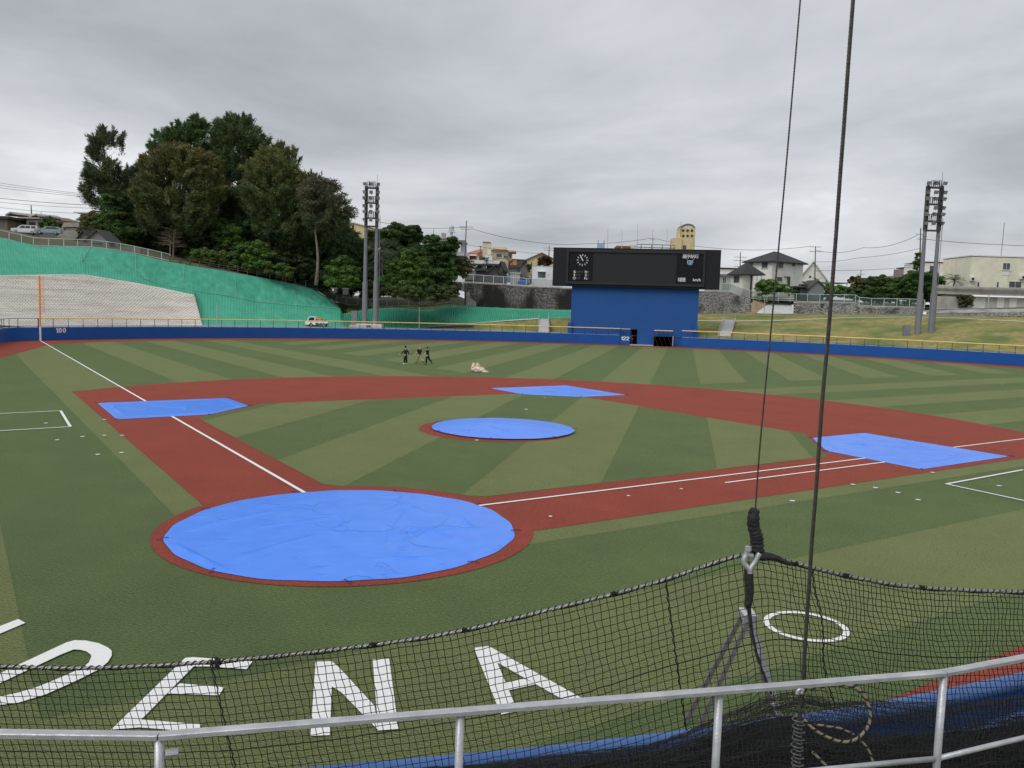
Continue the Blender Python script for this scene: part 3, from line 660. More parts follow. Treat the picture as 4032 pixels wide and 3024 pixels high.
# green slope netting, left
top_l = pk(P2, [(-700, 360), (0, 380), (70, 390), (260, 430), (440, 470), (700, 472), (990, 480), (1160, 495), (1480, 555), (1850, 640)], 97)+pk(P4, [(0, 515), (160, 545), (400, 582), (620, 620), (860, 662), (1070, 702), (1270, 745), (1450, 792), (1520, 822), (1650, 900), (1740, 970), (1790, 1050), (1815, 1090)], 97)
mid_l = pk(P2, [(-700, 600), (0, 610), (480, 630), (880, 640), (1100, 720), (1480, 800), (1800, 905), (2110, 950)], 90)+pk(P4, [(170, 815), (630, 890), (870, 940), (1240, 975), (1770, 1015), (1815, 1095)], 90)
def low_l(u):
    xe = P2(2118, 1000)[0]; xb = P2(2212, 1320)[0]
    if u <= xe: return ctop(u)
    if u <= xb: t = (u-xe)/(xb-xe); return cpt(1, 1-t)
    return ground_line(7.6, 1.62)(u)
TL_, ML_ = line_of(top_l), line_of(mid_l)
us = [-260+ (P4(1815, 0)[0]+260)*k/420 for k in range(421)]
def dl(p, u, t):
    ridge = .10*math.sin(u*.62+p.z*1.3) if u < 330 else (.05*math.sin(u*.55) if t < .55 else 0)
    lump = .24*fbm((p.x*.55, p.y*.55, p.z*.8), 1, 4)*(1 if (u > 320 and t > .5) else .35)
    e = min(1, t*14, (1-t)*14)
    return Vector((0, -.35, .94))*(ridge+lump)*e
b = MB(); b.grid(loft([low_l, ML_, TL_], us, 22, dl)); gs = b.build('green_netted_slope', GRN, None, smooth=True); struct(gs)
# seams of the netting sheets
SEAM = mat('pale_seam', (.22, .50, .38), rough=.8)
for (xa, xb_) in ((P2(985, 0)[0], P2(890, 0)[0]), (P2(1480, 0)[0], P2(1485, 0)[0]), (P2(2010, 0)[0], P2(1995, 0)[0]), (P4(625, 0)[0], P4(640, 0)[0]), (P4(1260, 0)[0], P4(1300, 0)[0])):
    b = MB(); b.tube([TL_(xa+(xb_-xa)*k/14).lerp(ML_(xa+(xb_-xa)*k/14), k/14)+Vector((0, -.1, .12+.1*fbm((k, xa, 0), .7))) for k in range(15)], .035, 4); b.build('net_seam', SEAM, gs)
b = MB(); b.tube([ML_(u)+Vector((0, -.12, .12)) for u in [560+(1340-560)*k/60 for k in range(61)]], .05, 4); b.build('net_seam', SEAM, gs)
# centre: corrugated green net, lawn bank above, dry lawn below
top_c = pk(P5, [(110, 1440), (200, 1428), (310, 1405), (450, 1385), (640, 1382), (860, 1400), (960, 1402), (1070, 1376), (1240, 1365), (1500, 1375), (1800, 1390), (2212, 1400), (2600, 1405)], 90)
bot_c = pk(P5, [(110, 1545), (460, 1570), (850, 1585), (1100, 1560), (1300, 1545), (1700, 1510), (2010, 1490), (2212, 1482), (2600, 1470)], 84)
u0, u1 = P5(105, 0)[0], 2300
us = [u0+(u1-u0)*k/720 for k in range(721)]
def dc(p, u, t): return Vector((.0, -.5, .7))*(.20*math.sin(u*.92+t*9*math.sin(u*.012))+.10*fbm((p.x*.4, p.y*.4, p.z), 1, 3))*min(1, t*9, (1-t)*9)
TC, BC = line_of(top_c), line_of(bot_c)
b = MB(); b.grid(loft([BC, TC], us, 14, dc)); struct(b.build('corrugated_green_net', GRN, None, smooth=True))
us = [u0+(2300-u0)*k/60 for k in range(61)]
b = MB(); b.grid(loft([lambda u: Vector((*ground_line(8, 0)(u).xy, 1.55)), BC], us, 8, lambda p, u, t: Vector((0, 0, .1*fbm((p.x, p.y, 0), .5))))); struct(b.build('dry_grass_bank', GRASS, None, smooth=True))
# service path curving up along the foot of the corrugated net
us = [P5(700, 0)[0]+(P5(2010, 0)[0]-P5(700, 0)[0])*k/40 for k in range(41)]
b = MB(); rows = []
for dz, lerp_ in ((.16, 1.0), (.16, .93)): rows.append([BC(u).lerp(Vector((*ground_line(8, 0)(u).xy, 1.55)), 1-lerp_)+Vector((0, -.05, dz)) for u in us])
b.grid(rows); struct(b.build('kerb_strip', CONC))
b = MB(); b.grid([[BC(u).lerp(Vector((*ground_line(8, 0)(u).xy, 1.55)), k)+Vector((0, -.1, .16)) for u in us[:22]] for k in (.08, .5)]); struct(b.build('service_path', ASPH))
# lawn strip between the corrugated net and the mesh fence; ground under the grove
fen_c = pk(P4, [(1270, 740), (1390, 775), (1510, 810), (1615, 875), (1725, 935), (1840, 970), (1960, 978), (2180, 980)], 100)+pk(P5, [(300, 1362), (550, 1372), (760, 1365), (960, 1355), (1140, 1335), (1225, 1338), (1320, 1368), (1600, 1372), (2212, 1395), (2600, 1400)], 97)
FC = line_of(fen_c)
us = [P4(1815, 0)[0]-75+(2290-P4(1815, 0)[0]+75)*k/90 for k in range(91)]
def tc2(u): return TC(u) if u > P4(1825, 0)[0] else TL_(u)
b = MB(); b.grid(loft([tc2, FC], us, 6, lambda p, u, t: Vector((0, 0, .12*fbm((p.x, p.y, 0), .6))))); struct(b.build('lawn_bank', LAWN, None, smooth=True))
# hill: from the slope's upper edge outwards
def edge(u):
    if u < P4(1300, 0)[0]: return TL_(u)
    return FC(u)
us = [-260+(2300+260)*k/90 for k in range(91)]
b = MB(); rows = []
for k, (dr, f) in enumerate(((0, 0), (5, .22), (12, .6), (22, 1), (45, 1.15), (160, 1.4), (400, 2))):
    rows.append([])
    for u in us:
        p = edge(u); d = Vector((p.x-CAM.x, p.y-CAM.y, 0)).normalized(); rise = interp([(-300, 2.9), (330, 2.6), (560, 2.6), (1150, 2.2), (1330, 2.0), (1500, 2.0), (1800, 2.0), (1900, .5), (2300, .5)], u)[0]
        if dr > 10 and u > 1850: rise += (10.2-p.z-.5)*1.
        rows[-1].append(p+d*dr+Vector((0, 0, rise*f-.05+.25*(dr > 0)*fbm((p.x*.2, p.y*.2, dr), 1))))
b.grid(rows); struct(b.build('hill', EARTH, None, smooth=True))
# right: dry lawn slope with a pale path, then retaining walls
path_r = [(*P8(300, 1142), 90), (*P8(820, 1150), 90), (*P8(1300, 1142), 91), (*P8(1800, 1122), 92), (*P10(0, 708), 93), (*P10(400, 694), 93), (*P10(1000, 688), 94), (*P10(1500, 702), 94), (*P10(2212, 738), 94), (*P10(3400, 800), 94)]
foot_r = [(*P8(300, 1062), 97), (*P8(1000, 1062), 97), (*P8(1450, 1066), 97), (*P8(2212, 1068), 98), (*P10(400, 652), 99), (*P10(1000, 655), 100), (*P10(1500, 668), 101), (*P10(2212, 680), 102), (*P10(3400, 700), 103)]
PR, FR = line_of(path_r), line_of(foot_r)
us = [2690+(4500-2690)*k/150 for k in range(151)]
def wr_line(u): p = at_r((u, 1330), 75.0+1.0*min(1, max(0, (u-2700)/1300))); return Vector((p.x, p.y, 1.60))
def wlr(u):
    p = at_r((u, 1340), 74.5); th = math.degrees(math.atan2(p.x, p.y-52)); x, y = wall_xy(th, .74); return Vector((x, y, 1.62))
b = MB(); b.grid(loft([wlr, PR, FR], us, 14, lambda p, u, t: Vector((0, 0, (.22*fbm((p.x*.35, p.y*.35, 0), 1, 4))*min(1, t*9, abs(t-.5)*9, (1-t)*9))))); struct(b.build('dry_lawn_slope', GRASS, None, smooth=True))
b = MB(); b.grid([[PR(u).lerp(wlr(u), .012)+Vector((0, 0, .05)) for u in us], [PR(u).lerp(FR(u), .07)+Vector((0, 0, .06)) for u in us]]); struct(b.build('foot_path', mat('path_concrete', (.50, .47, .36), (.42, .40, .32), 1, .9)))
def dirv(p): return Vector((p.x-CAM.x, p.y-CAM.y, 0)).normalized()
ter_r = [(*P8(300, 815), 100), (*P8(760, 820), 100), (*P8(1000, 900), 100), (*P8(1450, 930), 100), (*P8(2212, 950), 100), (*P10(0, 520), 101), (*P10(370, 530), 101), (*P10(415, 560), 101), (*P10(1000, 570), 102), (*P10(1250, 600), 104), (*P10(2212, 590), 105), (*P10(3400, 600), 105)]
TR = line_of(ter_r)
b = MB(); b.grid([[TR(u)+dirv(TR(u))*d+Vector((0, 0, r)) for u in us] for d, r in ((0, -.04), (4, .02), (15, .4), (60, 1.5), (400, 4))]); struct(b.build('village_terrace', EARTH, None, smooth=True))

# ------------------------------------------------------------------ masonry retaining walls of slanted blocks
STN = mat('dark_masonry', (.06, .057, .053), (.26, .245, .225), 3.2, .92, bump=.5, bscale=9, contrast=(.42, .60), spots=((.020, .019, .018), .22, .42, .54, (1, 1, .10)))
STL = mat('grey_masonry', (.10, .097, .09), (.36, .35, .32), 3.2, .92, bump=.5, bscale=9, contrast=(.40, .62), spots=((.055, .052, .05), .5, .5, .7, (1, 1, .5)))
JNT_SHADE = mat('joint_and_shade', (.035, .034, .032), rough=.95)  # dark joints; also flat dark panels standing for shade in openings and porches
CAPM = mat('weathered_concrete', (.40, .385, .35), (.30, .29, .265), .8, .9, bump=.4, bscale=6, spots=((.16, .15, .14), .6, .5, .7, (1, 1, .4)))
def masonry(label, footl, topl, u0, u1, m, bs=.42, parts=300, nfine=10, cap=.22):
    o = thing('retaining_wall', label, 'retaining wall', footl((u0+u1)/2))
    b = MB(); us_ = [u0+(u1-u0)*k/24 for k in range(25)]
    b.grid([[footl(u)+dirv(footl(u))*.06 for u in us_], [topl(u)+dirv(topl(u))*.06 for u in us_]]); b.build('joint_bed', JNT_SHADE, o)
    L_ = (footl(u1)-footl(u0)).length; Hm = max((topl(u)-footl(u)).length for u in us_)
    NXm, NYm = int(L_/bs), int(Hm/(bs*.8))+1; rec = []
    for j in range(NYm):
        for i in range(NXm):
            u = u0+(u1-u0)*(i+.5+.5*(j % 2))/(NXm+.5); f, t = footl(u), topl(u); ln = (t-f).length; up = (t-f).normalized(); h = (j+.5)*bs*.8
            if h > ln-cap-.1: continue
            e1 = (footl(u+2)-footl(u-2)).normalized(); rec.append((f+up*h, e1, up, j % 2))
    protos = {}
    for lean in (0, 1):
        sg = 1 if lean else -1; pm_ = MB(); a, c_ = bs*.44, bs*.40; sh = bs*.36*sg
        ring_ = lambda k, y: [(-a*k-sh*k, y, -c_*k), (a*k-sh*k, y, -c_*k), (a*k+sh*k, y, c_*k), (-a*k+sh*k, y, c_*k)]
        pm_.rings([ring_(.97, .08), ring_(.97, -.02), ring_(.78, -.07)], False, True); protos[lean] = pm_
    rec.sort(key=lambda q: (q[0]-CAM).length); objs = {}
    b = MB()
    for n_, (p, e1, up, ln) in enumerate(rec):
        away = up.cross(e1).normalized()
        if away.dot(p-CAM) < 0: away = -away
        if n_ < parts:
            W = Matrix(((e1.x, away.x, up.x, p.x), (e1.y, away.y, up.y, p.y), (e1.z, away.z, up.z, p.z), (0, 0, 0, 1)))
            if ln not in objs:
                me = bpy.data.meshes.new('stone_block'); me.from_pydata(protos[ln].v, [], protos[ln].f); me.materials.append(m); objs[ln] = bpy.data.objects.new('stone_block', me); link(objs[ln], o, W)
            else: copy_part(objs[ln], o, W)
        else:
            i = len(b.v); h = random.uniform(-.03, .03); b.v += [tuple(p+e1*x+away*(y+h)+up*z) for x, y, z in protos[ln].v]; b.f += [tuple(i+k for k in f) for f in protos[ln].f]
    if b.v: b.build('stone_blocks', m, o, kind='stuff')
    c = MB(); c.rings([[topl(u)+dirv(topl(u))*dy+Vector((0, 0, dz)) for dy, dz in ((-.12, -cap), (-.12, .05), (.5, .05), (.5, -cap))] for u in us_]); c.build('coping', CAPM, o)
    return o
cf_foot = line_of(pk(P6, [(480, 1300), (640, 1318), (1080, 1340), (1500, 1355), (2010, 1362), (2300, 1366)], 92.5)); cf_top = line_of(pk(P6, [(440, 962), (600, 965), (1000, 990), (1500, 1025), (2020, 1050), (2300, 1062)], 94.5))
masonry('tall dark weathered masonry wall left of the scoreboard', cf_foot, cf_top, P6(475, 0)[0], P6(2080, 0)[0], STN)
rt_foot = line_of(pk(P8, [(300, 1062), (760, 1062), (940, 1066), (1010, 1066)], 97)); rt_top = line_of(pk(P8, [(300, 818), (755, 822), (1010, 920)], 99.5))
masonry('grey herringbone masonry wall sloping down right of the scoreboard', rt_foot, rt_top, P8(330, 0)[0], P8(985, 0)[0], STL)
r2f = line_of(pk(P8, [(1455, 1068), (2212, 1070)], 97.5)+pk(P10, [(400, 655), (1000, 658), (1110, 662)], 99)); r2t = line_of(pk(P8, [(1435, 938), (2030, 945), (2150, 975)], 99)+pk(P10, [(0, 528), (360, 535), (415, 568), (1000, 575), (1110, 590)], 100.2))
masonry('low grey masonry wall behind the dry lawn slope', r2f, r2t, P8(1450, 0)[0], P10(1110, 0)[0], STL)
r3f = line_of(pk(P10, [(1100, 665), (2212, 684), (3400, 700)], 101)); r3t = line_of(pk(P10, [(1100, 628), (1250, 642), (2212, 632), (3400, 640)], 101.8))
masonry('very low masonry kerb wall under the concrete ramp', r3f, r3t, P10(1150, 0)[0], 4250, STL, .36)
b = MB(); b.grid([[r3t(u)+Vector((0, 0, .03)) for u in [P10(1100, 0)[0]+k*(4250-P10(1100, 0)[0])/20 for k in range(21)]], [at_r((u, 1000+595/2.765), 105) for u in [P10(1100, 0)[0]+k*(4250-P10(1100, 0)[0])/20 for k in range(21)]]]); struct(b.build('concrete_ramp', CAPM))
for (q0, q1) in (((740, 1055), (760, 822)),):
    b = MB(); c0_, c1_ = at_r(P8(*q0), 96.8), at_r(P8(*q1), 99.3); b.tube([c0_, c1_], .32, 5); 
# the concrete ramp between the two right walls
rp = MB(); rp.grid([[at_r(P8(1045, 1058), 96.5), at_r(P8(1250, 1062), 96.5), at_r(P8(1448, 1066), 96.5)], [at_r(P8(1200, 925), 103), at_r(P8(1310, 925), 103), at_r(P8(1425, 928), 103)]]); struct(rp.build('concrete_ramp', mat('ramp_concrete', (.55, .55, .54), (.44, .45, .45), .7, .85)))
sw = MB(); sw.prism([at_r(P8(945, 1063), 97), at_r(P8(1050, 1058), 97), at_r(P8(1190, 925), 102), at_r(P8(1010, 918), 100)], (0, .5, -.3)); struct(sw.build('earth_wedge', mat('sandy_earth', (.36, .27, .15), (.22, .17, .11), 1.5, .95)))
# wing wall and steps block at the left end of the dark wall
wg = thing('wing_wall', 'small stepped grey wing wall at the end of the dark masonry', 'wall', at_r(P6(560, 1310), 91))
b = MB(); b.prism([at_r(P6(x, y), 91.5) for x, y in ((500, 1310), (645, 1318), (645, 1255), (550, 1180), (505, 1170))], dirv(at_r(P6(550, 1250), 91.5))*.5); b.build('stem', CAPM, wg)
b = MB(); b.prism([at_r(P6(x, y), 91.2) for x, y in ((503, 1170), (552, 1175), (552, 1105), (503, 1105))], dirv(at_r(P6(550, 1250), 91.5))*.7); b.build('pier', CAPM, wg)
b = MB(); b.prism([at_r(P6(x, y), 94.5) for x, y in ((430, 1085), (495, 1110), (485, 965), (455, 965))], dirv(at_r(P6(450, 1000), 94.5))*.8); b.build('end_pier', CAPM, wg)
b = MB(); b.prism([at_r(P6(x, y), 96) for x, y in ((290, 1060), (440, 1090), (450, 965), (290, 955))], dirv(at_r(P6(450, 1000), 96))*.4); b.build('lower_wall', STN, wg)

# ------------------------------------------------------------------ stairs up the lawns
def stairs(label, bl, br_, tl, tr, Rb, Rt, n=18, lift=.12):
    A, B = at_r(bl, Rb), at_r(br_, Rb); C, D = at_r(tl, Rt), at_r(tr, Rt)
    for q_ in (A, B, C, D): q_.z += lift
    o = thing('steel_stairs', label, 'stairs', A.lerp(B, .5))
    for k in range(n):
        t, t2 = k/n, (k+.92)/n; p0, p1, q0, q1 = A.lerp(C, t), B.lerp(D, t), A.lerp(C, t2), B.lerp(D, t2); z = p0.z+.32*0+(C.z-A.z)/n
        b = MB(); b.rings([[Vector((v.x, v.y, A.z+(C.z-A.z)*(k+1)/n+dz)) for v in (p0, p1, q1, q0)] for dz in (-.16, .02)]); b.build('step', mat('step_concrete', (.62, .62, .62), (.52, .52, .53), 2, .85), o)
    for s, (a, c) in enumerate(((A, C), (B, D))):
        side = (B-A).normalized()*(-.14 if s == 0 else .14)
        b = MB(); b.rings([[p+side*k+Vector((0, 0, dz)) for k, dz in ((.2, .30), (1, .30), (1, -.2), (.2, -.2))] for p in (a, c)]); b.build('side_kerb', CONC, o)
        b = MB(); ps = [a.lerp(c, t)+side*.5+Vector((0, 0, .3+.75)) for t in (0, .5, 1)]; ps[-1] += (c-a).normalized()*.4
        b.tube(ps, .03, 6)
        b.build('handrail', GRAYST, o)
        for t in (0, .25, .5, .75, 1): b = MB(); p = a.lerp(c, t)+side*.5; b.tube([p, p+Vector((0, 0, 1.05))], .025, 5); b.build('baluster', GRAYST, o)
    return o
stairs('grey steps with handrails left of the scoreboard', P7(50, 1275), P7(168, 1275), P7(62, 1130), P7(160, 1130), 78, 84)
stairs('grey steps climbing the dry lawn right of the scoreboard', P8(632, 1335), P8(760, 1335), P8(700, 1155), P8(812, 1155), 77.5, 89, lift=.45)
# ------------------------------------------------------------------ mesh fences along the tops
FGR = mat('pale_fence_paint', (.72, .74, .73), rough=.5)
VEIL = veil_mat('wire_mesh', (.16, .19, .18), .30); VEILG = veil_mat('green_wire_mesh', (.07, .12, .10), .42)
def mesh_fence(label, base, us_, h, veil, postm=FGR, r=.06, lean=Vector((0, 0, 0))):
    ps = [base(u) for u in us_]; o = thing('mesh_fence', label, 'fence', ps[len(ps)//2])
    for p in ps: b = MB(); b.tube([p-Vector((0, 0, .3)), p+Vector((0, 0, h))], r, 5); b.build('post', postm, o)
    b = MB(); b.tube([p+Vector((0, 0, h)) for p in ps], r*.8, 5); b.build('top_rail', postm, o)
    b = MB(); b.tube([p+Vector((0, 0, .06)) for p in ps], r*.8, 5); b.build('bottom_rail', postm, o)
    for a, c in zip(ps, ps[1:]):
        b = MB(); b.face([a+Vector((0, 0, .08)), c+Vector((0, 0, .08)), c+Vector((0, 0, h-.04)), a+Vector((0, 0, h-.04))]); b.build('mesh_panel', veil, o)
    return o
mesh_fence('light wire fence along the crest of the green slope at the left', lambda u: line_of(pk(P2, [(-300, 365), (0, 378), (360, 462), (530, 468), (845, 476), (1000, 480), (1160, 497), (1312, 520), (1465, 548), (1612, 578), (1760, 610), (1850, 632)], 97.6))(u), [P2(x, 0)[0] for x in (-180, -20, 100, 235, 365, 530, 695, 845, 1000, 1160, 1312, 1465, 1612, 1760, 1848)], 1.18, VEIL)
mesh_fence('pale mesh fence dipping round the end of the grove', lambda u: FC(u)+Vector((0, 0, .05)), [P4(x, 0)[0] for x in (1275, 1392, 1512, 1615, 1725, 1838, 1960, 2090)]+[P5(x, 0)[0] for x in (400, 550, 660, 762, 862, 958, 1050, 1138, 1222, 1305)], 1.28, VEILG)
mesh_fence('grey mesh fence on top of the dark masonry wall', lambda u: cf_top(u)+dirv(cf_top(u))*.2, [P6(x, 0)[0] for x in (300, 372, 460, 605, 752, 895, 1040, 1182, 1370, 1553, 1690, 1850)], 1.5, VEIL)
rf = line_of(pk(P8, [(420, 815), (660, 818), (755, 820), (880, 868), (970, 895), (1010, 905), (1085, 912), (1160, 920), (1285, 923), (1430, 925), (1478, 932), (1600, 936), (1735, 940), (1850, 942), (2000, 944), (2120, 946), (2165, 975)], 100.2)+pk(P10, [(545, 570), (685, 572), (825, 575), (960, 578), (1125, 590)], 100.8))
mesh_fence('pale green mesh fence above the right retaining walls', lambda u: rf(u), [P8(x, 0)[0] for x in (660, 755, 880, 970, 1010, 1085, 1160, 1285, 1412, 1478, 1600, 1735, 1868, 2000, 2122, 2163)]+[P10(x, 0)[0] for x in (548, 685, 825, 962, 1125)], 1.45, VEILG, mat('pale_green_fence_paint', (.50, .60, .56), rough=.5))
WOOD = mat('brown_log_rail', (.13, .095, .075), (.09, .068, .055), 4, .85, bump=.3, bscale=20)
wf = thing('log_fence', 'brown rail fence along the crest below the tall trees', 'fence', TL_(1000))
xs = [P2(1850+107*k, 0)[0] for k in range(3)]+[P4(30+104*k, 0)[0] for k in range(13)]
wb = [line_of(top_l)(x) + dirv(TL_(x))*.5 for x in xs]
for p in wb: b = MB(); b.tube([p-Vector((0, 0, .4)), p+Vector((0, 0, 1.08))], .085, 6); b.build('post', WOOD, wf)
for h in (.95, .58):
    for p, q_ in zip(wb, wb[1:]): b = MB(); b.tube([p+Vector((0, 0, h)), q_+Vector((0, 0, h))], .055, 6); b.build('rail', WOOD, wf)

# ------------------------------------------------------------------ floodlight towers
TOWG = mat('tower_grey', (.215, .225, .245), (.185, .195, .215), .8, .5, metal=.15); TDK = mat('tower_frame_dark', (.05, .052, .06), rough=.5)
LENS = mat('lamp_glass', (.30, .31, .32), (.40, .41, .42), 4, .2); 
def tower(label, pa, pb, w, topy, seg, nrow=6, mirror=1):
    A, B = at(pa, w), at(pb, w); zt_ = at((pa[0], topy), w).z; t = thing('floodlight_tower', label, 'floodlight', A.lerp(B, .5), -YAW, 'floodlight towers')
    H = zt_-A.z; ax_ = (B-A); ax_.z = 0; gap = ax_.length; ax_.normalize(); fw_ = Vector((-AF.x, -AF.y, 0)).normalized()
    for P in (A, B):
        b = MB(); b.rings([[P+Vector((math.cos(a)*r, math.sin(a)*r, z)) for a in [2*PI*k/14 for k in range(14)]] for r, z in ((.50, -.1), (.47, H*.305), (.37, H*.31), (.28, H*.66), (.28, H*.70), (.25, H*.705), (.22, H*.98))]); mast = b.build('mast', TOWG, t, smooth=False)
        for z in (H*.31, H*.665, H*.7): b = MB(); b.tube([P+Vector((0, 0, z-.05)), P+Vector((0, 0, z+.05))],   .34 if z > H*.5 else .45, 12); b.build('flange', TOWG, mast)
        b = MB(); b.rings([[P+ax_*(x*k)+fw_*(y*k)+Vector((0, 0, z)) for x, y in ((-1, -1), (1, -1), (1, 1), (-1, 1))] for k, z in ((1.35, -1.2), (1.35, .15), (1.15, .38))]); b.build('footing', CONC, t)
    z0 = H*.70; rows_ = [H*(.728+.238*k/(nrow-1)) for k in range(nrow)]
    for z in (z0, H*.757, H*.862, H*.965): b = MB(); b.rings([[p+fw_*y+Vector((0, 0, z+dz)) for y, dz in ((-.3, -.11), (.5, -.11), (.5, .11), (-.3, .11))] for p in (A-ax_*.1, B+ax_*.1)]); b.build('walkway', TDK, t)
    for z in (H*.80, H*.905, H*.985): b = MB(); b.tube([A+fw_*.45+Vector((0, 0, z)), B+fw_*.45+Vector((0, 0, z))], .035, 5); b.build('guard_rail', TDK, t)
    for z in (H*.757, H*.862, H*.965-H*.1+H*.1):
        for k in range(1, 7): b = MB(); p = A.lerp(B, k/7)+fw_*.45; b.tube([p+Vector((0, 0, z)), p+Vector((0, 0, z+H*.045))],   .085 if k in (2, 5) else .05, 4); b.build('stanchion', TDK, t)
    for P in (A, B): b = MB(); b.box((-.26, -.26, 0), (.26, .26, H*.275)); b.v = [tuple(P+ax_*x+fw_*y+Vector((0, 0, H*.70+z))) for x, y, z in b.v]; b.build('cable_trunk', TDK, t)
    rnd = random.Random(len(label))
    for i, z in enumerate(rows_):
        for k in range(3):
            c = A.lerp(B, (-.12, .5, 1.14)[k])+fw_*.75+Vector((0, 0, z+(.55 if i % 2 else .35))); sw_ = rnd.uniform(-.5, .5)*.8+(-.25 if k == 0 else .3 if k == 2 else 0)
            T = Matrix.Translation(c) @ Matrix.Rotation(-YAW+sw_, 4, 'Z') @ Matrix.Rotation(.5, 4, 'X')
            b = MB(T); b.rings([[(x*kx, y, zz*kx) for x, zz in ((-.30, -.28), (.30, -.28), (.30, .28), (-.30, .28))] for kx, y in ((.55, .5), (.85, .25), (1, 0))]); lh = b.build('lamp_head', TDK if (i+k) % 2 == 0 else TOWG, t)
            b = MB(T); b.box((-.27, -.03, -.25), (.27, -.005, .25)); b.build('lens', LENS, lh)
            b = MB(T); b.tube([(0, .3, -.2), (0, .45, -.6)], .045, 5); b.build('bracket', TDK, lh)
    b = MB(); P = B if mirror else A; b.tube([P+Vector((0, 0, H*.98)), P+Vector((0, 0, H*1.06))], .03, 5); b.build('lightning_rod', TDK, t)
    b = MB(); P = B+ax_*.55; b.tube([P+Vector((0, 0, H*.02)), P+Vector((0, 0, H*.78))], .05, 5); b.build('cable_riser', TOWG, t)
    P = A-ax_*1.8; b = MB(); b.rings([[P+ax_*x+fw_*y+Vector((0, 0, z)) for x, y in ((-.5, -.3), (.5, -.3), (.5, .3), (-.5, .3))] for z in (.1, 2.6)]); b.build('control_cabinet', TOWG, t)
    b = MB(); b.rings([[P+ax_*x+fw_*y+Vector((0, 0, z)) for x, y in ((-.8, -.5), (.8, -.5), (.8, .5), (-.8, .5))] for z in (-1., .12)]); b.build('cabinet_plinth', CONC, t)
tower('twin-mast floodlight tower in front of the grove, left of the scoreboard', P5(333, 1555), P5(437, 1558), 149, P5(350, 190)[1], 6)
tower('twin-mast floodlight tower on the dry lawn at the far right', P10(1045, 958), P10(1190, 962), 134, P9(1125, 205)[1], 6)

# ------------------------------------------------------------------ trees
def needle_crown(clumps, per, ln, wd, rnd):
    """clumps: (centre, axis, length, radius, colour). returns verts, tri faces, colours"""
    n = sum(int(per*c[5]) for c in clumps); V = np.zeros((n*3, 3)); C = np.zeros((n*3, 3)); k = 0
    for c, axd, L_, r, colr, f in clumps:
        m = int(per*f); t = rnd.random(m); ax_ = np.array(axd)
        base = np.array(c)+np.outer((t-.5)*L_, ax_)+rnd.normal(0, 1, (m, 3))*(r*(1.05-.7*t))[:, None]
        d = ax_*.8+rnd.normal(0, .40, (m, 3))+np.outer(np.ones(m), (0, 0, -.15)); d /= np.linalg.norm(d, axis=1)[:, None]
        l = ln*rnd.uniform(.5, 1.3, m)[:, None]; s = np.cross(d, rnd.normal(0, 1, (m, 3))); s /= np.linalg.norm(s, axis=1)[:, None]; s *= wd*rnd.uniform(.6, 1.4, m)[:, None]
        V[k:k+3*m:3] = base-s; V[k+1:k+3*m:3] = base+s; V[k+2:k+3*m:3] = base+d*l
        cc = np.array(colr)*1.45*rnd.uniform(.72, 1.28, (m, 1)); C[k:k+3*m:3] = cc; C[k+1:k+3*m:3] = cc; C[k+2:k+3*m:3] = cc; k += 3*m
    return V, np.arange(n*3).reshape(-1, 3), C
BARK = mat('grey_bark', (.085, .065, .05), (.14, .11, .09), 5, .95, bump=.8, bscale=12, stretch=(1, 1, .3)); PALEB = mat('pale_bark', (.26, .19, .15), (.16, .12, .10), 4, .95, bump=.6, bscale=10, stretch=(1, 1, .3))
CAS = leaf_mat('casuarina_needles', (1, 1, 1), .2); LEAF = leaf_mat('broad_leaves', (1, 1, 1), .25)
def limbs(b, base, h, r, n, rnd, t0=.35, spread=.35, lean=(0, 0)):
    top = base+Vector((lean[0], lean[1], h)); ps = [base.lerp(top, k/8)+Vector((rnd.normal(0, .01)*h, rnd.normal(0, .01)*h, 0)) for k in range(9)]
    ps[0] = base-Vector((0, 0, .6)); b.tube(ps, [r*(1.25 if k == 0 else 1)*(1-.85*k/8) for k in range(9)], 8)
    ends = []
    for k in range(n):
        t = t0+(.95-t0)*(k+.5)/n; p = base.lerp(top, t); a = rnd.uniform(0, 2*PI); L_ = h*spread*(1.1-t*.8); e = p+Vector((math.cos(a)*L_, math.sin(a)*L_, L_*.75)); m = p.lerp(e, .5)+Vector((0, 0, -.06*L_))
        rr = r*(1-.85*t)*.34; b.tube([p, m, e], [rr, rr*.6, rr*.2], 5); ends.append((p, e))
    return ends
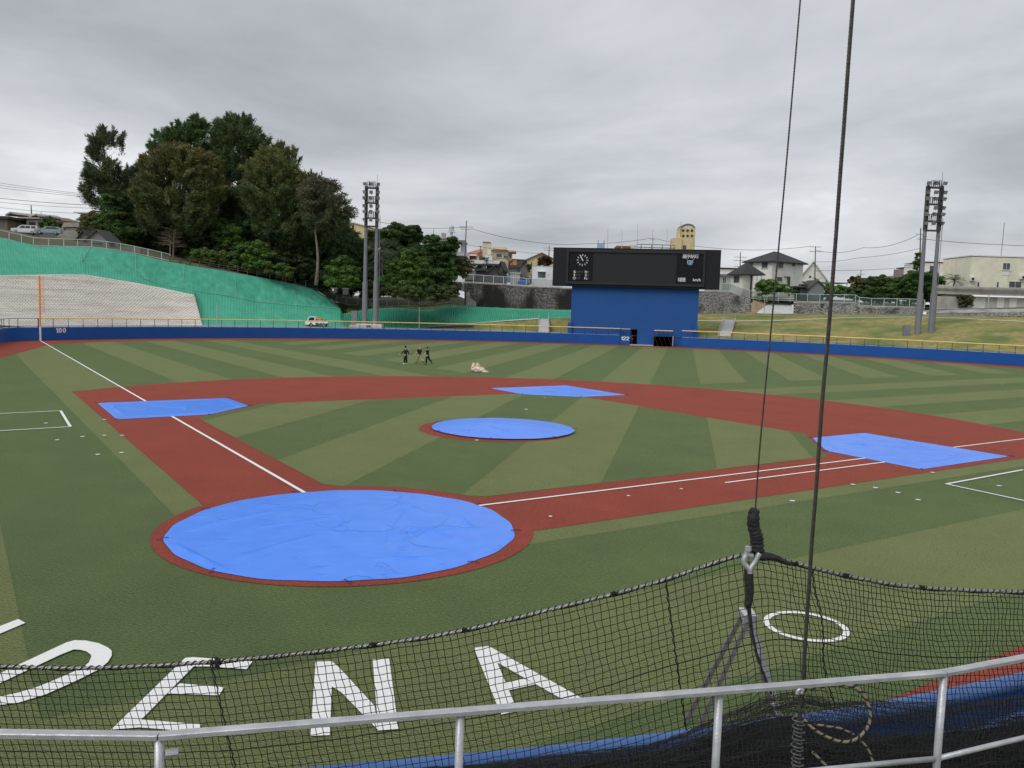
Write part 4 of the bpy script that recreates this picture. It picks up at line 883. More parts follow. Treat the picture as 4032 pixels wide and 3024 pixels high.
def casuarina(label, bp, w, prof, cols, seed, per=60, nclump=230, dens=1., trunk=BARK, tr=.38, ytop=None, upright=.6, ln=.62, wd=.045, limbs_n=22, lt0=.3):
    """prof: list of (py, px_left, px_right) outline rows from top to bottom of the crown"""
    prof = [(p_[0]+max(0, 24-i_*8), p_[1], p_[2]) for i_, p_ in enumerate(prof)]
    rnd = np.random.default_rng(seed); base = at(bp, w); t = thing('casuarina_tree', label, 'tree', base, 0., 'tall casuarina trees of the grove')
    zt_ = at((bp[0], prof[0][0]), w).z; b = MB(); topx = (prof[0][1]+prof[0][2])/2; tp = at((topx, prof[0][0]), w)
    limbs(b, base, zt_-base.z-.5, tr, limbs_n, rnd, lt0, .26, (tp.x-base.x, tp.y-base.y)); b.build('trunk', trunk, t, smooth=True)
    rt = Vector((AR.x, AR.y, 0)).normalized(); fwd = Vector((AF.x, AF.y, 0)).normalized(); clumps = []
    tot = [(prof[i+1][0]-prof[i][0])*(prof[i][2]-prof[i][1]+prof[i+1][2]-prof[i+1][1]) for i in range(len(prof)-1)]; tot = np.array(tot)/sum(tot)
    cen = []
    for k in range(int(nclump*1.5)):
        i = rnd.choice(len(tot), p=tot); a = rnd.random(); py = prof[i][0]*(1-a)+prof[i+1][0]*a; px = None
        if k >= nclump//8:
            c_ = cen[rnd.integers(len(cen))]; px, py = c_[0]+rnd.normal(0, 22), c_[1]+rnd.normal(0, 13); py = min(max(py, prof[0][0]-4), prof[-1][0])
            i = max([q_ for q_ in range(len(prof)-1) if prof[q_][0] <= py] or [0]); a = (py-prof[i][0])/(prof[i+1][0]-prof[i][0])
        l = prof[i][1]*(1-a)+prof[i+1][1]*a; r_ = prof[i][2]*(1-a)+prof[i+1][2]*a
        wob = 1+.10*math.sin(py*.05+seed*1.7)+.08*math.sin(py*.13+seed); m0 = (l+r_)/2+(r_-l)*.05*math.sin(py*.07+seed*2.3); l, r_ = m0-(m0-l)*wob, m0+(r_-m0)*wob
        s = rnd.uniform(-1, 1); s = math.copysign(abs(s)**.75, s); 
        if px is None: px = (l+r_)/2+(r_-l)/2*s*(.97 if rnd.random() < .88 else 1.13); cen.append((px, py, rnd.uniform(.75, 1.3)))
        else: s = max(-1, min(1, (px-(l+r_)/2)/((r_-l)/2+.1))); px = (l+r_)/2+(r_-l)/2*s
        c = at((px, py), w); half = (r_-l)/2*w/FPX
        dep = math.sqrt(max(0, 1-s*s))*half*.8*rnd.uniform(-1, 1); dep = -abs(dep) if rnd.random() < .6 else dep
        c = c+fwd*dep; py0 = py; out = rt*s+fwd*(dep/max(half, .1)); ax_ = (out*.8+Vector((rnd.normal(0, .25), rnd.normal(0, .25), upright+rnd.normal(0, .25)))).normalized()
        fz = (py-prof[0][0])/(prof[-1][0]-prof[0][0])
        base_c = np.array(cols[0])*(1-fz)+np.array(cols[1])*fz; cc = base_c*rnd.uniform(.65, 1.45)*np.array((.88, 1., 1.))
        if rnd.random() < .18: cc = cc*np.array((1.2, 1.02, .8))
        clumps.append((c, ax_, rnd.uniform(1.5, 3.2), rnd.uniform(.22, .5), cc, dens*rnd.uniform(.7, 1.3)))
    for k in range(int(nclump*.12)):
        i = min(len(prof)-2, int(abs(rnd.normal(0, 1.2)))); a = rnd.random(); px = prof[i][1]+(prof[i][2]-prof[i][1])*rnd.random(); py = prof[i][0]*(1-a)+prof[i+1][0]*a-rnd.uniform(0, 14)
        if i > 0: px = prof[i][1] if rnd.random() < .5 else prof[i][2]
        clumps.append((at((px, py), w), Vector((rnd.normal(0, .2), rnd.normal(0, .2), 1)).normalized(), rnd.uniform(1.6, 3.0), rnd.uniform(.14, .3), np.array(cols[0])*rnd.uniform(.8, 1.3), .8*dens))
    V, F, C = needle_crown(clumps, per*2.6, ln, wd*1.5, rnd); arr_mesh('crown', V, F, CAS, t, C)
    return t
GC, BC_ = (.085, .115, .038), (.135, .105, .045); DG = (.055, .085, .032)
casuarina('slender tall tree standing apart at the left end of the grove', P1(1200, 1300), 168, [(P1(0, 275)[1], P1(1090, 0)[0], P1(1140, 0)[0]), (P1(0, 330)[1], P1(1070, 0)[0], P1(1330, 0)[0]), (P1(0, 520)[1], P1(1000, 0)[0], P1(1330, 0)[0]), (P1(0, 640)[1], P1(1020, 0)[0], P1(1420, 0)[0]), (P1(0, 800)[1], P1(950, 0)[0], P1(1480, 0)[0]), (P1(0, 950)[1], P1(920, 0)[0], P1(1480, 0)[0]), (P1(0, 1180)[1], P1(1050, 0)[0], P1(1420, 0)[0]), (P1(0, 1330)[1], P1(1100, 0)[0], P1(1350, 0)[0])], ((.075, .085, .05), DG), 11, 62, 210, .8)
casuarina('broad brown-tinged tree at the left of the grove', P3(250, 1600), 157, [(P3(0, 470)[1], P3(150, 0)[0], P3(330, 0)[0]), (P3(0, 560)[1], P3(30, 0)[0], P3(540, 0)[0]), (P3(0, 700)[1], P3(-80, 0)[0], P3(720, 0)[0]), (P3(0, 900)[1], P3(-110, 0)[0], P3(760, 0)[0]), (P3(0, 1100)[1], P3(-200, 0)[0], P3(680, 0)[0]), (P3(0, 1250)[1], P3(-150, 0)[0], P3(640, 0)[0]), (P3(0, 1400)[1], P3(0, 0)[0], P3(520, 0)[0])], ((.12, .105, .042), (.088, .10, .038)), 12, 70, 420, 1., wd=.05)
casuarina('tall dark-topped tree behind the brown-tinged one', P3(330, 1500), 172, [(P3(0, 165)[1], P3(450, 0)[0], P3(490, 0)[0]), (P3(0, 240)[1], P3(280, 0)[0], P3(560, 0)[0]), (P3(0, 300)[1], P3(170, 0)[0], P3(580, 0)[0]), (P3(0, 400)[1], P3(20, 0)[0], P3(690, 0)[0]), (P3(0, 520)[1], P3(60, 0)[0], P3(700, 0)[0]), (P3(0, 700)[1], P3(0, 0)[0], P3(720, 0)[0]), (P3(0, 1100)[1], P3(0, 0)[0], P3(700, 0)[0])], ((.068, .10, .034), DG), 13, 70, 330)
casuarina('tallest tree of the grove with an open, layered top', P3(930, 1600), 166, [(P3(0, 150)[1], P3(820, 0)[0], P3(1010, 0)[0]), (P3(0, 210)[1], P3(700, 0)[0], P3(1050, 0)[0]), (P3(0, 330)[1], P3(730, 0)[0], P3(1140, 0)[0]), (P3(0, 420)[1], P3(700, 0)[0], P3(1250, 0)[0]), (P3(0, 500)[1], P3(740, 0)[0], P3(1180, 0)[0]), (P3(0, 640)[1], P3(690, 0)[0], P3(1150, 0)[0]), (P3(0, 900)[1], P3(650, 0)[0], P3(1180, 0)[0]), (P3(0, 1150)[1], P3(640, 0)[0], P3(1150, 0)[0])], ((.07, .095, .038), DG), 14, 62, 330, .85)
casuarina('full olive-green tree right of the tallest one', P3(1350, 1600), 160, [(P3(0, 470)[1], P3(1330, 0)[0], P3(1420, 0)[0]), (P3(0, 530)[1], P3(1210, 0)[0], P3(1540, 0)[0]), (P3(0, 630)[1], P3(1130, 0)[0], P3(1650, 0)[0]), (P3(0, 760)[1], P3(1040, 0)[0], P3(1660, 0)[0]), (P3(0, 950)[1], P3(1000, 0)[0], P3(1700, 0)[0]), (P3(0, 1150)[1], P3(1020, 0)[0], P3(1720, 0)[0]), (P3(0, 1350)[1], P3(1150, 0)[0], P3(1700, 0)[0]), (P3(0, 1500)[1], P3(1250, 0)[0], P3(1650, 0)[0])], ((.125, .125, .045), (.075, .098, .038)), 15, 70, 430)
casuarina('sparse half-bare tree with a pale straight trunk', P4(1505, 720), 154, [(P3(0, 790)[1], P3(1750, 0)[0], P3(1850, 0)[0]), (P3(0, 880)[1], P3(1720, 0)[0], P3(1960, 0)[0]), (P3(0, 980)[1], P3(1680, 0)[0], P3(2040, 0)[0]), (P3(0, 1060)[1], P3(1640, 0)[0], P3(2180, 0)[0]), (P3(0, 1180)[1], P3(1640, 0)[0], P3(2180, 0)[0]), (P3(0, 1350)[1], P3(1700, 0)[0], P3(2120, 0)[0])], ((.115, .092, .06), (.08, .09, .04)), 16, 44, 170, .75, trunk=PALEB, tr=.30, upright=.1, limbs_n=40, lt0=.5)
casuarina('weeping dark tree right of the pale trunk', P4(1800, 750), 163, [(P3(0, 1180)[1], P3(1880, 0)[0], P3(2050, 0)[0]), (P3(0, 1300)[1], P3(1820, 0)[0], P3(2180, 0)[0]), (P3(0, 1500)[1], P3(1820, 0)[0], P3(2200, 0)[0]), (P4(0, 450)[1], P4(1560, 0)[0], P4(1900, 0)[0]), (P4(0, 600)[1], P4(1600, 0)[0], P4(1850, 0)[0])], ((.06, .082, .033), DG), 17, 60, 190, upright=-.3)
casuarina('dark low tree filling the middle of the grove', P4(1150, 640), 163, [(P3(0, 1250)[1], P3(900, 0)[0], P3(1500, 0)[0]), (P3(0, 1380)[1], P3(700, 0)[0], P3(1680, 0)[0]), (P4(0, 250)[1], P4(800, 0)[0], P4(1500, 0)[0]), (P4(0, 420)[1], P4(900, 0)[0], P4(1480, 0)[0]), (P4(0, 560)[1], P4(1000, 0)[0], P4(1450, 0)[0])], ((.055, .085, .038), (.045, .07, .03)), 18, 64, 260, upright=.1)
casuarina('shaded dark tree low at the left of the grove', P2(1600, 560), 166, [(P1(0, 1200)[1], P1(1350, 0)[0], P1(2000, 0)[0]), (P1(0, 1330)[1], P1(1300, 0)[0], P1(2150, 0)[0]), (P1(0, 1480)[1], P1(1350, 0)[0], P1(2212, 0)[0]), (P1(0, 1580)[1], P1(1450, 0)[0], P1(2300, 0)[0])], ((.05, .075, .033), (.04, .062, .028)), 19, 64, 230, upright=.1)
FILL = [('dark feathery tree filling the gap right of the slender left tree', 560, 985, 170, [(640, 545, 590), (690, 500, 640), (780, 480, 680), (900, 470, 700), (985, 490, 690)], 21),
        ('dark feathery tree behind the tallest tree', 960, 1010, 176, [(620, 880, 1000), (700, 820, 1060), (800, 800, 1090), (950, 790, 1100), (1010, 800, 1100)], 22),
        ('dark feathery tree between the olive tree and the pale trunk', 1190, 1040, 170, [(680, 1170, 1230), (760, 1130, 1290), (880, 1110, 1330), (1000, 1110, 1340), (1060, 1120, 1340)], 23),
        ('dark feathery tree in the shade of the brown-tinged tree', 760, 1000, 168, [(760, 660, 860), (850, 600, 920), (950, 590, 950), (1010, 600, 950)], 24)]
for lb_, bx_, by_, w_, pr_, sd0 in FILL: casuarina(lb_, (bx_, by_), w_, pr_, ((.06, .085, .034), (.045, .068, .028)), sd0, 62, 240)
def leafy(name, label, bp, w, blobs, col, seed, leaf=.30, per=260, trunk=True, tr=.16, group=None, cat='tree', m=None, tb=None, low=True):
    """blobs: (px, py, rx, ry) ellipses of the crown in photograph pixels; leaves cluster in lumps over them"""
    rnd = np.random.default_rng(seed); base = at(bp, w); t = thing(name, label, cat, base, 0., group); k = w/FPX
    rt = np.array(Vector((AR.x, AR.y, 0)).normalized()); fwd = np.array(Vector((AF.x, AF.y, 0)).normalized()); Vs, Cs = [], []; b = MB()
    if low: blobs = blobs+[(px, py*.42+bp[1]*.58, rx*.95, ry*.95) for px, py, rx, ry in blobs]
    if trunk:
        for (px, py, rx, ry) in blobs:
            e = at((px, py), w)+Vector((0, 0, 0)); m_ = base.lerp(e, .5)+Vector((0, 0, .15)); b.tube([base-Vector((0, 0, .4)), m_, e], [tr, tr*.7, tr*.25], 6)
            for _ in range(3): a = rnd.uniform(0, 6.28); b.tube([m_.lerp(e, .6), e+Vector((math.cos(a)*rx*k*.5, math.sin(a)*rx*k*.5, ry*k*.3))], [tr*.4, tr*.12], 5)
        b.build('trunk' if cat == 'tree' else 'stem', tb or BARK, t, smooth=True)
    for (px, py, rx, ry) in blobs:
        c = np.array(at((px, py), w)); RX, RY = rx*k, ry*k; nl = max(8, int(RX*RY*6)+6)
        for _ in range(nl):
            d = rnd.normal(0, 1, 3); d /= np.linalg.norm(d); d[2] = abs(d[2])*.9 if rnd.random() < .7 else d[2]; rr = rnd.uniform(.45, 1.0)
            lc = c+(rt*d[0]*RX+fwd*d[1]*RX*.9+np.array((0, 0, 1))*d[2]*RY)*rr; lr = rnd.uniform(.32, .62)*min(1.5, math.sqrt(RX*RY)*.55+.2); cc = np.array(col)*1.35*rnd.uniform(.62, 1.45)*np.array((rnd.uniform(.85, 1.2), 1, rnd.uniform(.7, 1.1)))
            m_ = int(per*max(.25, min(1.6, lr/.5))); v = rnd.normal(0, 1, (m_, 3)); v /= np.linalg.norm(v, axis=1)[:, None]; v[:, 2] = np.where(rnd.random(m_) < .75, np.abs(v[:, 2]), v[:, 2]); p = lc+v*lr*rnd.uniform(.55, 1.05, (m_, 1))*np.array((1.15, 1.15, .8))
            nrm = v*.6+rnd.normal(0, .45, (m_, 3))+np.array((0, 0, .55)); nrm /= np.linalg.norm(nrm, axis=1)[:, None]; a = np.cross(nrm, rnd.normal(0, 1, (m_, 3))); a /= np.linalg.norm(a, axis=1)[:, None]; bb = np.cross(nrm, a); s = leaf*rnd.uniform(.55, 1.25, (m_, 1))
            Vs.append(np.stack([p-a*s*.5, p+bb*s*.28, p+a*s*.5, p-bb*s*.28], 1).reshape(-1, 3)); Cs.append(np.repeat(cc*rnd.uniform(.75, 1.25, (m_, 1)), 4, 0))
    V = np.concatenate(Vs); C = np.concatenate(Cs); arr_mesh('crown' if cat == 'tree' else 'foliage', V, np.arange(len(V)).reshape(-1, 4), m or LEAF, t, C); return t
YG, MG, DKG = (.105, .165, .030), (.060, .120, .028), (.032, .068, .020)
def bl(P, lst, s): return [(*P(x, y), rx*1.18/s, ry*1.3/s) for x, y, rx, ry in lst]
Z = 2.765
leafy('broadleaf_tree', 'dark green leafy tree with a bright tip left of the grove', P1(1250, 1520), 160, bl(P1, [(1220, 1120, 95, 110), (1260, 1280, 130, 110), (1330, 1400, 150, 90), (1150, 1370, 110, 90), (1450, 1440, 120, 70)], Z), (.05, .095, .026), 31)
leafy('bamboo_clump', 'olive bushy thicket beside the flat-roofed white building', P1(1000, 1500), 163, bl(P1, [(960, 1360, 90, 100), (1040, 1300, 80, 90), (1010, 1420, 120, 60), (930, 1430, 60, 40)], Z), (.10, .10, .04), 32, leaf=.24)
leafy('broadleaf_tree', 'bright green flat-layered tree in the middle of the slope crest', P4(885, 620), 155, bl(P4, [(900, 330, 75, 50), (870, 400, 130, 50), (940, 430, 90, 60), (820, 480, 110, 50), (900, 520, 90, 45)], Z), (.075, .14, .028), 33)
leafy('broadleaf_tree', 'green tree with a forked trunk under the tall trees', P4(430, 340), 159, bl(P4, [(440, 120, 90, 70), (600, 200, 130, 70), (560, 290, 120, 60), (700, 330, 110, 60), (480, 200, 70, 40)], Z), (.06, .12, .026), 34)
leafy('broadleaf_tree', 'green bushy tree left of the bright layered one', P4(700, 560), 156, bl(P4, [(720, 390, 110, 70), (640, 440, 90, 50), (760, 500, 90, 50), (660, 520, 60, 40)], Z), (.065, .125, .028), 35)
for i, (x, y, rx, ry, lbl) in enumerate(((215, 420, 70, 55, 'leftmost small shrub behind the brown rail fence'), (310, 420, 60, 60, 'second small shrub behind the brown rail fence'), (400, 440, 60, 60, 'third small shrub behind the brown rail fence'), (500, 440, 50, 60, 'fourth small shrub behind the brown rail fence'), (600, 470, 55, 60, 'fifth small shrub, below the forked tree'), (1000, 560, 50, 50, 'small shrub right of the bright layered tree'), (1140, 570, 70, 55, 'low spiky shrub near the end of the rail fence'), (1215, 600, 50, 40, 'small shrub beside the end of the rail fence'))):
    leafy('shrub', lbl, P4(x, y+ry*2.1), 154, bl(P4, [(x, y, rx, ry), (x+rx*.3, y-ry*.4, rx*.6, ry*.5)], Z), (.10, .13, .04) if i % 2 else (.075, .125, .035), 40+i, leaf=.24, per=190, tr=.05, cat='shrub', group='shrubs behind the rail fence')
leafy('broadleaf_tree', 'light green tree behind the left mast of the near floodlight tower', P4(1800, 800), 156, bl(P4, [(1800, 520, 120, 60), (1740, 600, 130, 60), (1860, 600, 120, 70), (1780, 690, 150, 60), (1900, 700, 80, 60)], Z), (.075, .145, .030), 51)
Z5 = 2.458
leafy('broadleaf_tree', 'big round dark tree behind the twin floodlight masts', P5(700, 1000), 176, bl(P5, [(720, 690, 150, 105), (650, 640, 80, 60), (800, 720, 90, 100), (700, 790, 170, 70)], Z5), (.036, .062, .020), 52)
leafy('broadleaf_tree', 'olive round tree between the floodlight masts and the dark tree', P5(530, 1000), 172, bl(P5, [(560, 690, 110, 60), (500, 730, 60, 60), (380, 700, 50, 60), (560, 780, 110, 60), (380, 780, 80, 70)], Z5), (.055, .095, .024), 53)
leafy('broadleaf_tree', 'large bright green tree right of the floodlight masts', P5(740, 1260), 152, bl(P5, [(740, 900, 110, 60), (680, 980, 120, 60), (820, 980, 130, 70), (900, 1050, 110, 70), (740, 1060, 150, 60), (640, 1130, 140, 60), (800, 1160, 150, 60), (540, 1150, 70, 60)], Z5), (.072, .135, .030), 54)
leafy('broadleaf_tree', 'dark layered tree at the right end of the grove', P5(1060, 1250), 157, bl(P5, [(990, 740, 80, 50), (1060, 820, 130, 60), (1180, 800, 60, 80), (980, 880, 90, 60), (1100, 900, 90, 60), (1000, 960, 90, 60), (1120, 1000, 80, 70), (1060, 1100, 110, 70), (1110, 1180, 90, 50)], Z5), (.045, .090, .024), 55)
leafy('scrub_bush', 'grey-brown scrub at the end of the grove above the dark wall', P5(1290, 1080), 160, bl(P5, [(1290, 960, 80, 60), (1230, 1010, 60, 50), (1330, 1000, 50, 50)], Z5), (.12, .11, .062), 56, leaf=.2, cat='shrub')
leafy('undergrowth', 'low undergrowth along the mesh fence under the grove', P5(900, 1300), 150, bl(P5, [(700, 1230, 200, 40), (880, 1240, 160, 40), (1040, 1230, 120, 50), (1160, 1230, 70, 50), (420, 1180, 70, 60)], Z5), (.06, .085, .028), 57, cat='shrub', trunk=False)
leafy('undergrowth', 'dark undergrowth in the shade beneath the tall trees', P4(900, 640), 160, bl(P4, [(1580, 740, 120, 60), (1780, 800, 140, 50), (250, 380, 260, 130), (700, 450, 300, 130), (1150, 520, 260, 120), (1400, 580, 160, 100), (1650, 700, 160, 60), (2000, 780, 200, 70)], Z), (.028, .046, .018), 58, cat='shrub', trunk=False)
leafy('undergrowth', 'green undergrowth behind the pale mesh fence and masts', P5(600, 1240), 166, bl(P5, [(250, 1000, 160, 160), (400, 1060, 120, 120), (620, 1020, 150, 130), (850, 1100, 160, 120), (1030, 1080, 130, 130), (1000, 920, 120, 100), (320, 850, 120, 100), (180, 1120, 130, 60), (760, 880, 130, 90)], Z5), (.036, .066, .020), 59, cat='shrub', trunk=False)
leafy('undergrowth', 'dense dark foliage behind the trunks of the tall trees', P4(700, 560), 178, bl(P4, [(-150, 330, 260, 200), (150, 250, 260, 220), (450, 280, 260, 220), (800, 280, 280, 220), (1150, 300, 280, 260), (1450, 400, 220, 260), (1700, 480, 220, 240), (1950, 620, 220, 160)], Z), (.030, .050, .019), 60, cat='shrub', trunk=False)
# bare tree
bt = thing('bare_tree', 'leafless spreading tree behind the crest fence', 'tree', at(P2(1870, 560), 155)); b = MB(); rr_ = random.Random(3); o0 = at(P2(1870, 575), 155)
for s in (-.28, .28): b.tube([o0+Vector((s, 0, -.4)), o0+Vector((s*1.2, 0, 2.2)), o0+Vector((s*2, 0, 4.2))], [.16, .11, .05], 6)
b.build('trunk', PALEB, bt); b = MB()
for k in range(70):
    h = rr_.uniform(1.6, 4.9); a = rr_.uniform(0, 2*PI); L_ = rr_.uniform(1.5, 3.6)*(1-.1*h); p = o0+Vector((rr_.uniform(-.4, .4), 0, h)); e = p+Vector((math.cos(a)*L_, math.sin(a)*L_*.7, rr_.uniform(-.1, .6))); b.tube([p, p.lerp(e, .5)+Vector((0, 0, .12)), e], [.05, .035, .012], 4)
    for _ in range(3): t_ = rr_.uniform(.4, .9); q_ = p.lerp(e, t_); b.tube([q_, q_+Vector((math.cos(a+rr_.uniform(-.7, .7))*.9, math.sin(a)*.6, rr_.uniform(-.1, .45)))], [.022, .008], 3)
b.build('branches', PALEB, bt)
def palm(label, bp, w, tp, R, n, fan, col, seed, group=None):
    rnd = random.Random(seed); base, top = at(bp, w), at(tp, w); t = thing('palm_tree', label, 'palm', base); b = MB(); b.tube([base-Vector((0, 0, .3)), base.lerp(top, .5)+Vector((.1, 0, 0)), top], [.2, .15, .13], 7); b.build('trunk', BARK, t)
    for k in range(n):
        a = 2*PI*k/n+rnd.uniform(-.3, .3); el = rnd.uniform(-.5, 1.2); L_ = R*rnd.uniform(.75, 1.1); d = Vector((math.cos(a)*math.cos(el), math.sin(a)*math.cos(el), math.sin(el))); s = d.cross(Vector((0, 0, 1))).normalized(); b = MB()
        if fan:
            c = top+d*L_*.55
            for j in range(11):
                u = (j-5)/5*1.25; dd = (d*math.cos(u)+s*math.sin(u)); tip = c+dd*L_*.75+Vector((0, 0, -.35*L_*(.6+abs(u)*.3))); m_ = c+dd*L_*.42; wv = s.cross(dd).cross(dd).normalized()*.05 if False else s*.055
                b.face([c, m_-wv, tip, m_+wv])
            b.tube([top, c], .02, 4)
        else:
            ps = [top+d*L_*q_+Vector((0, 0, -.5*L_*q_*q_)) for q_ in (0, .25, .5, .75, 1)]; b.tube(ps, [.03, .025, .02, .014, .006], 4)
            for q_ in range(1, 14):
                f_ = q_/14; p = top+d*L_*f_+Vector((0, 0, -.5*L_*f_*f_))
                for sg in (-1, 1): tip = p+(s*sg*.8+d*.5).normalized()*L_*.28*(1-.5*f_)+Vector((0, 0, -.1)); b.face([p-d*.03, tip, p+d*.03])
        b.build('frond', mat('palm_'+label[:9], col, tuple(c*.7 for c in col), 3, .6), t)
palm('grey-green fan palm behind the right floodlight mast', P5(500, 1250), 153, P5(505, 860), 3.6, 26, True, (.085, .115, .06), 1)
palm('fan palm drooping low behind the left floodlight mast', P5(420, 1230), 155, P5(500, 970), 3.4, 22, True, (.10, .125, .06), 5)
palm('small feather palm in front of the cream house', P6(1125, 760), 186, P6(1130, 690), 3.0, 14, False, (.045, .075, .028), 2)
palm('cycad-like palm above the tomb roofs', P6(790, 700), 184, P6(795, 660), 2.2, 14, False, (.05, .085, .03), 3)
palm('feather palm before the white house at the far right', P9(1430, 1345), 168, P9(1455, 1255), 4.0, 20, False, (.06, .085, .035), 4)
palm('small palm beside the red-roofed gable house', P8(1700, 760), 175, P8(1705, 705), 1.8, 12, False, (.06, .09, .03), 6)
leafy('garden_shrub', 'reddish-brown tree before the yellow gable house', P6(1640, 720), 190, bl(P6, [(1640, 640, 90, 60), (1590, 680, 50, 30), (1700, 670, 60, 40)], 3.687), (.075, .05, .03), 61, cat='shrub')
leafy('garden_shrub', 'small green bush under the yellow gable house', P6(1420, 790), 184, bl(P6, [(1420, 750, 50, 30), (1350, 710, 25, 40)], 3.687), (.06, .10, .03), 62, cat='shrub', per=190)
leafy('garden_shrub', 'large-leaved bush in front of the hip-roofed house', P8(1230, 830), 164, bl(P8, [(1120, 770, 70, 60), (1220, 760, 80, 60), (1310, 780, 60, 40), (1180, 800, 90, 30)], Z), (.085, .16, .040), 63, cat='shrub', leaf=.35)
leafy('garden_shrub', 'low green hedge beside the dark tomb house', P8(1400, 850), 162, bl(P8, [(1400, 820, 70, 25), (1480, 800, 40, 30)], Z), (.06, .11, .03), 64, cat='shrub', per=190)
leafy('banana_patch', 'bright green large-leaved plants right of the tomb house', P8(1950, 850), 165, bl(P8, [(1820, 790, 40, 50), (1930, 800, 90, 30), (2030, 810, 60, 30)], Z), (.10, .18, .04), 65, cat='shrub', leaf=.45, per=150)
leafy('broadleaf_tree', 'brownish-green tree at the left of the right-hand tree row', P9(420, 1440), 166, bl(P9, [(370, 1280, 70, 60), (440, 1330, 80, 70), (480, 1390, 80, 50)], Z), (.075, .09, .034), 66)
leafy('broadleaf_tree', 'dark mixed tree in the middle of the right-hand tree row', P9(620, 1470), 164, bl(P9, [(560, 1290, 90, 60), (640, 1280, 80, 60), (600, 1370, 120, 70), (700, 1350, 90, 70), (520, 1410, 80, 50)], Z), (.055, .095, .026), 67)
leafy('broadleaf_tree', 'leafy tree left of the umbrella-shaped tree', P9(820, 1470), 163, bl(P9, [(790, 1270, 80, 50), (830, 1340, 100, 70), (760, 1400, 80, 60), (880, 1420, 70, 50)], Z), (.06, .11, .03), 68)
leafy('broadleaf_tree', 'umbrella-shaped dark green tree behind the right floodlight tower', P9(1080, 1490), 160, bl(P9, [(1080, 1210, 150, 55), (980, 1260, 110, 60), (1180, 1250, 120, 60), (1290, 1290, 60, 50), (1100, 1320, 150, 60), (1000, 1350, 90, 60)], Z), (.042, .095, .026), 69, leaf=.26)
leafy('undergrowth', 'dark hedge behind the pale green mesh fence at the right', P9(600, 1520), 161, bl(P9, [(60, 1440, 80, 40), (200, 1430, 90, 45), (350, 1440, 90, 45), (500, 1450, 90, 50), (650, 1460, 90, 50), (800, 1465, 90, 50), (950, 1470, 90, 50), (1080, 1480, 80, 50), (1180, 1480, 60, 50)], Z), (.035, .062, .022), 73, cat='shrub', trunk=False, low=False)
leafy('vine_clump', 'green vine climbing the utility pole at the right', P9(1060, 1130), 165, bl(P9, [(1055, 1010, 26, 55), (1050, 1080, 30, 50)], Z), (.06, .085, .03), 70, cat='vine', trunk=False)
leafy('vine_clump', 'brown vine hanging over the opening in the concrete wall', P9(1580, 1540), 152.2, bl(P9, [(1590, 1465, 60, 40), (1560, 1500, 40, 40), (1540, 1440, 40, 20)], Z), (.075, .072, .035), 71, cat='vine', trunk=False, per=130)
leafy('garden_shrub', 'rounded bush in front of the tiled house at the far left', P1(520, 1400), 172, bl(P1, [(520, 1310, 80, 45), (580, 1350, 80, 40), (640, 1350, 40, 40)], Z), (.075, .11, .035), 72, cat='shrub')
# ------------------------------------------------------------------ houses of the village
def wl_(n, c, c2=None, st=.55): return mat(n, c, c2 or tuple(x*.86 for x in c), .6, .88, bump=.2, bscale=6, spots=(tuple(x*.5 for x in c), .5, st, st+.25, (1, 1, .35)))
CREAM = wl_('cream_render', (.72, .64, .44)); WHT = wl_('white_render', (.84, .85, .85), None, .64); OFFW = wl_('offwhite_render', (.80, .79, .74), None, .62); GREYR = wl_('grey_render', (.33, .31, .28)); BLUEW = wl_('bluish_render', (.48, .52, .58)); YELW = wl_('yellow_render', (.72, .60, .34)); DGREY = wl_('dark_tomb_stone', (.075, .078, .083)); TGREY = wl_('tomb_concrete', (.22, .21, .195)); LCONC = wl_('board_concrete', (.44, .42, .37))
RTILE = mat('red_tile', (.42, .12, .07), (.52, .20, .13), 5, .8, bump=.6, bscale=10); DTILE = mat('dark_grey_tile', (.022, .023, .025), (.038, .038, .041), 5, .7, bump=.6, bscale=10); BTILE = mat('brown_tile', (.16, .10, .075), (.22, .15, .12), 4, .8, bump=.6, bscale=10); MOSS = mat('mossy_slab', (.05, .05, .047), (.085, .082, .074), 2, .9, bump=.5, bscale=8)
FRM = mat('window_frame_grey', (.20, .20, .20), rough=.5); FRW = mat('window_frame_white', (.6, .6, .6), rough=.5); GLS = glass_mat(); TRIMW = mat('white_trim', (.78, .78, .76), rough=.6); BRN = mat('brown_shutter', (.16, .06, .05), rough=.7)
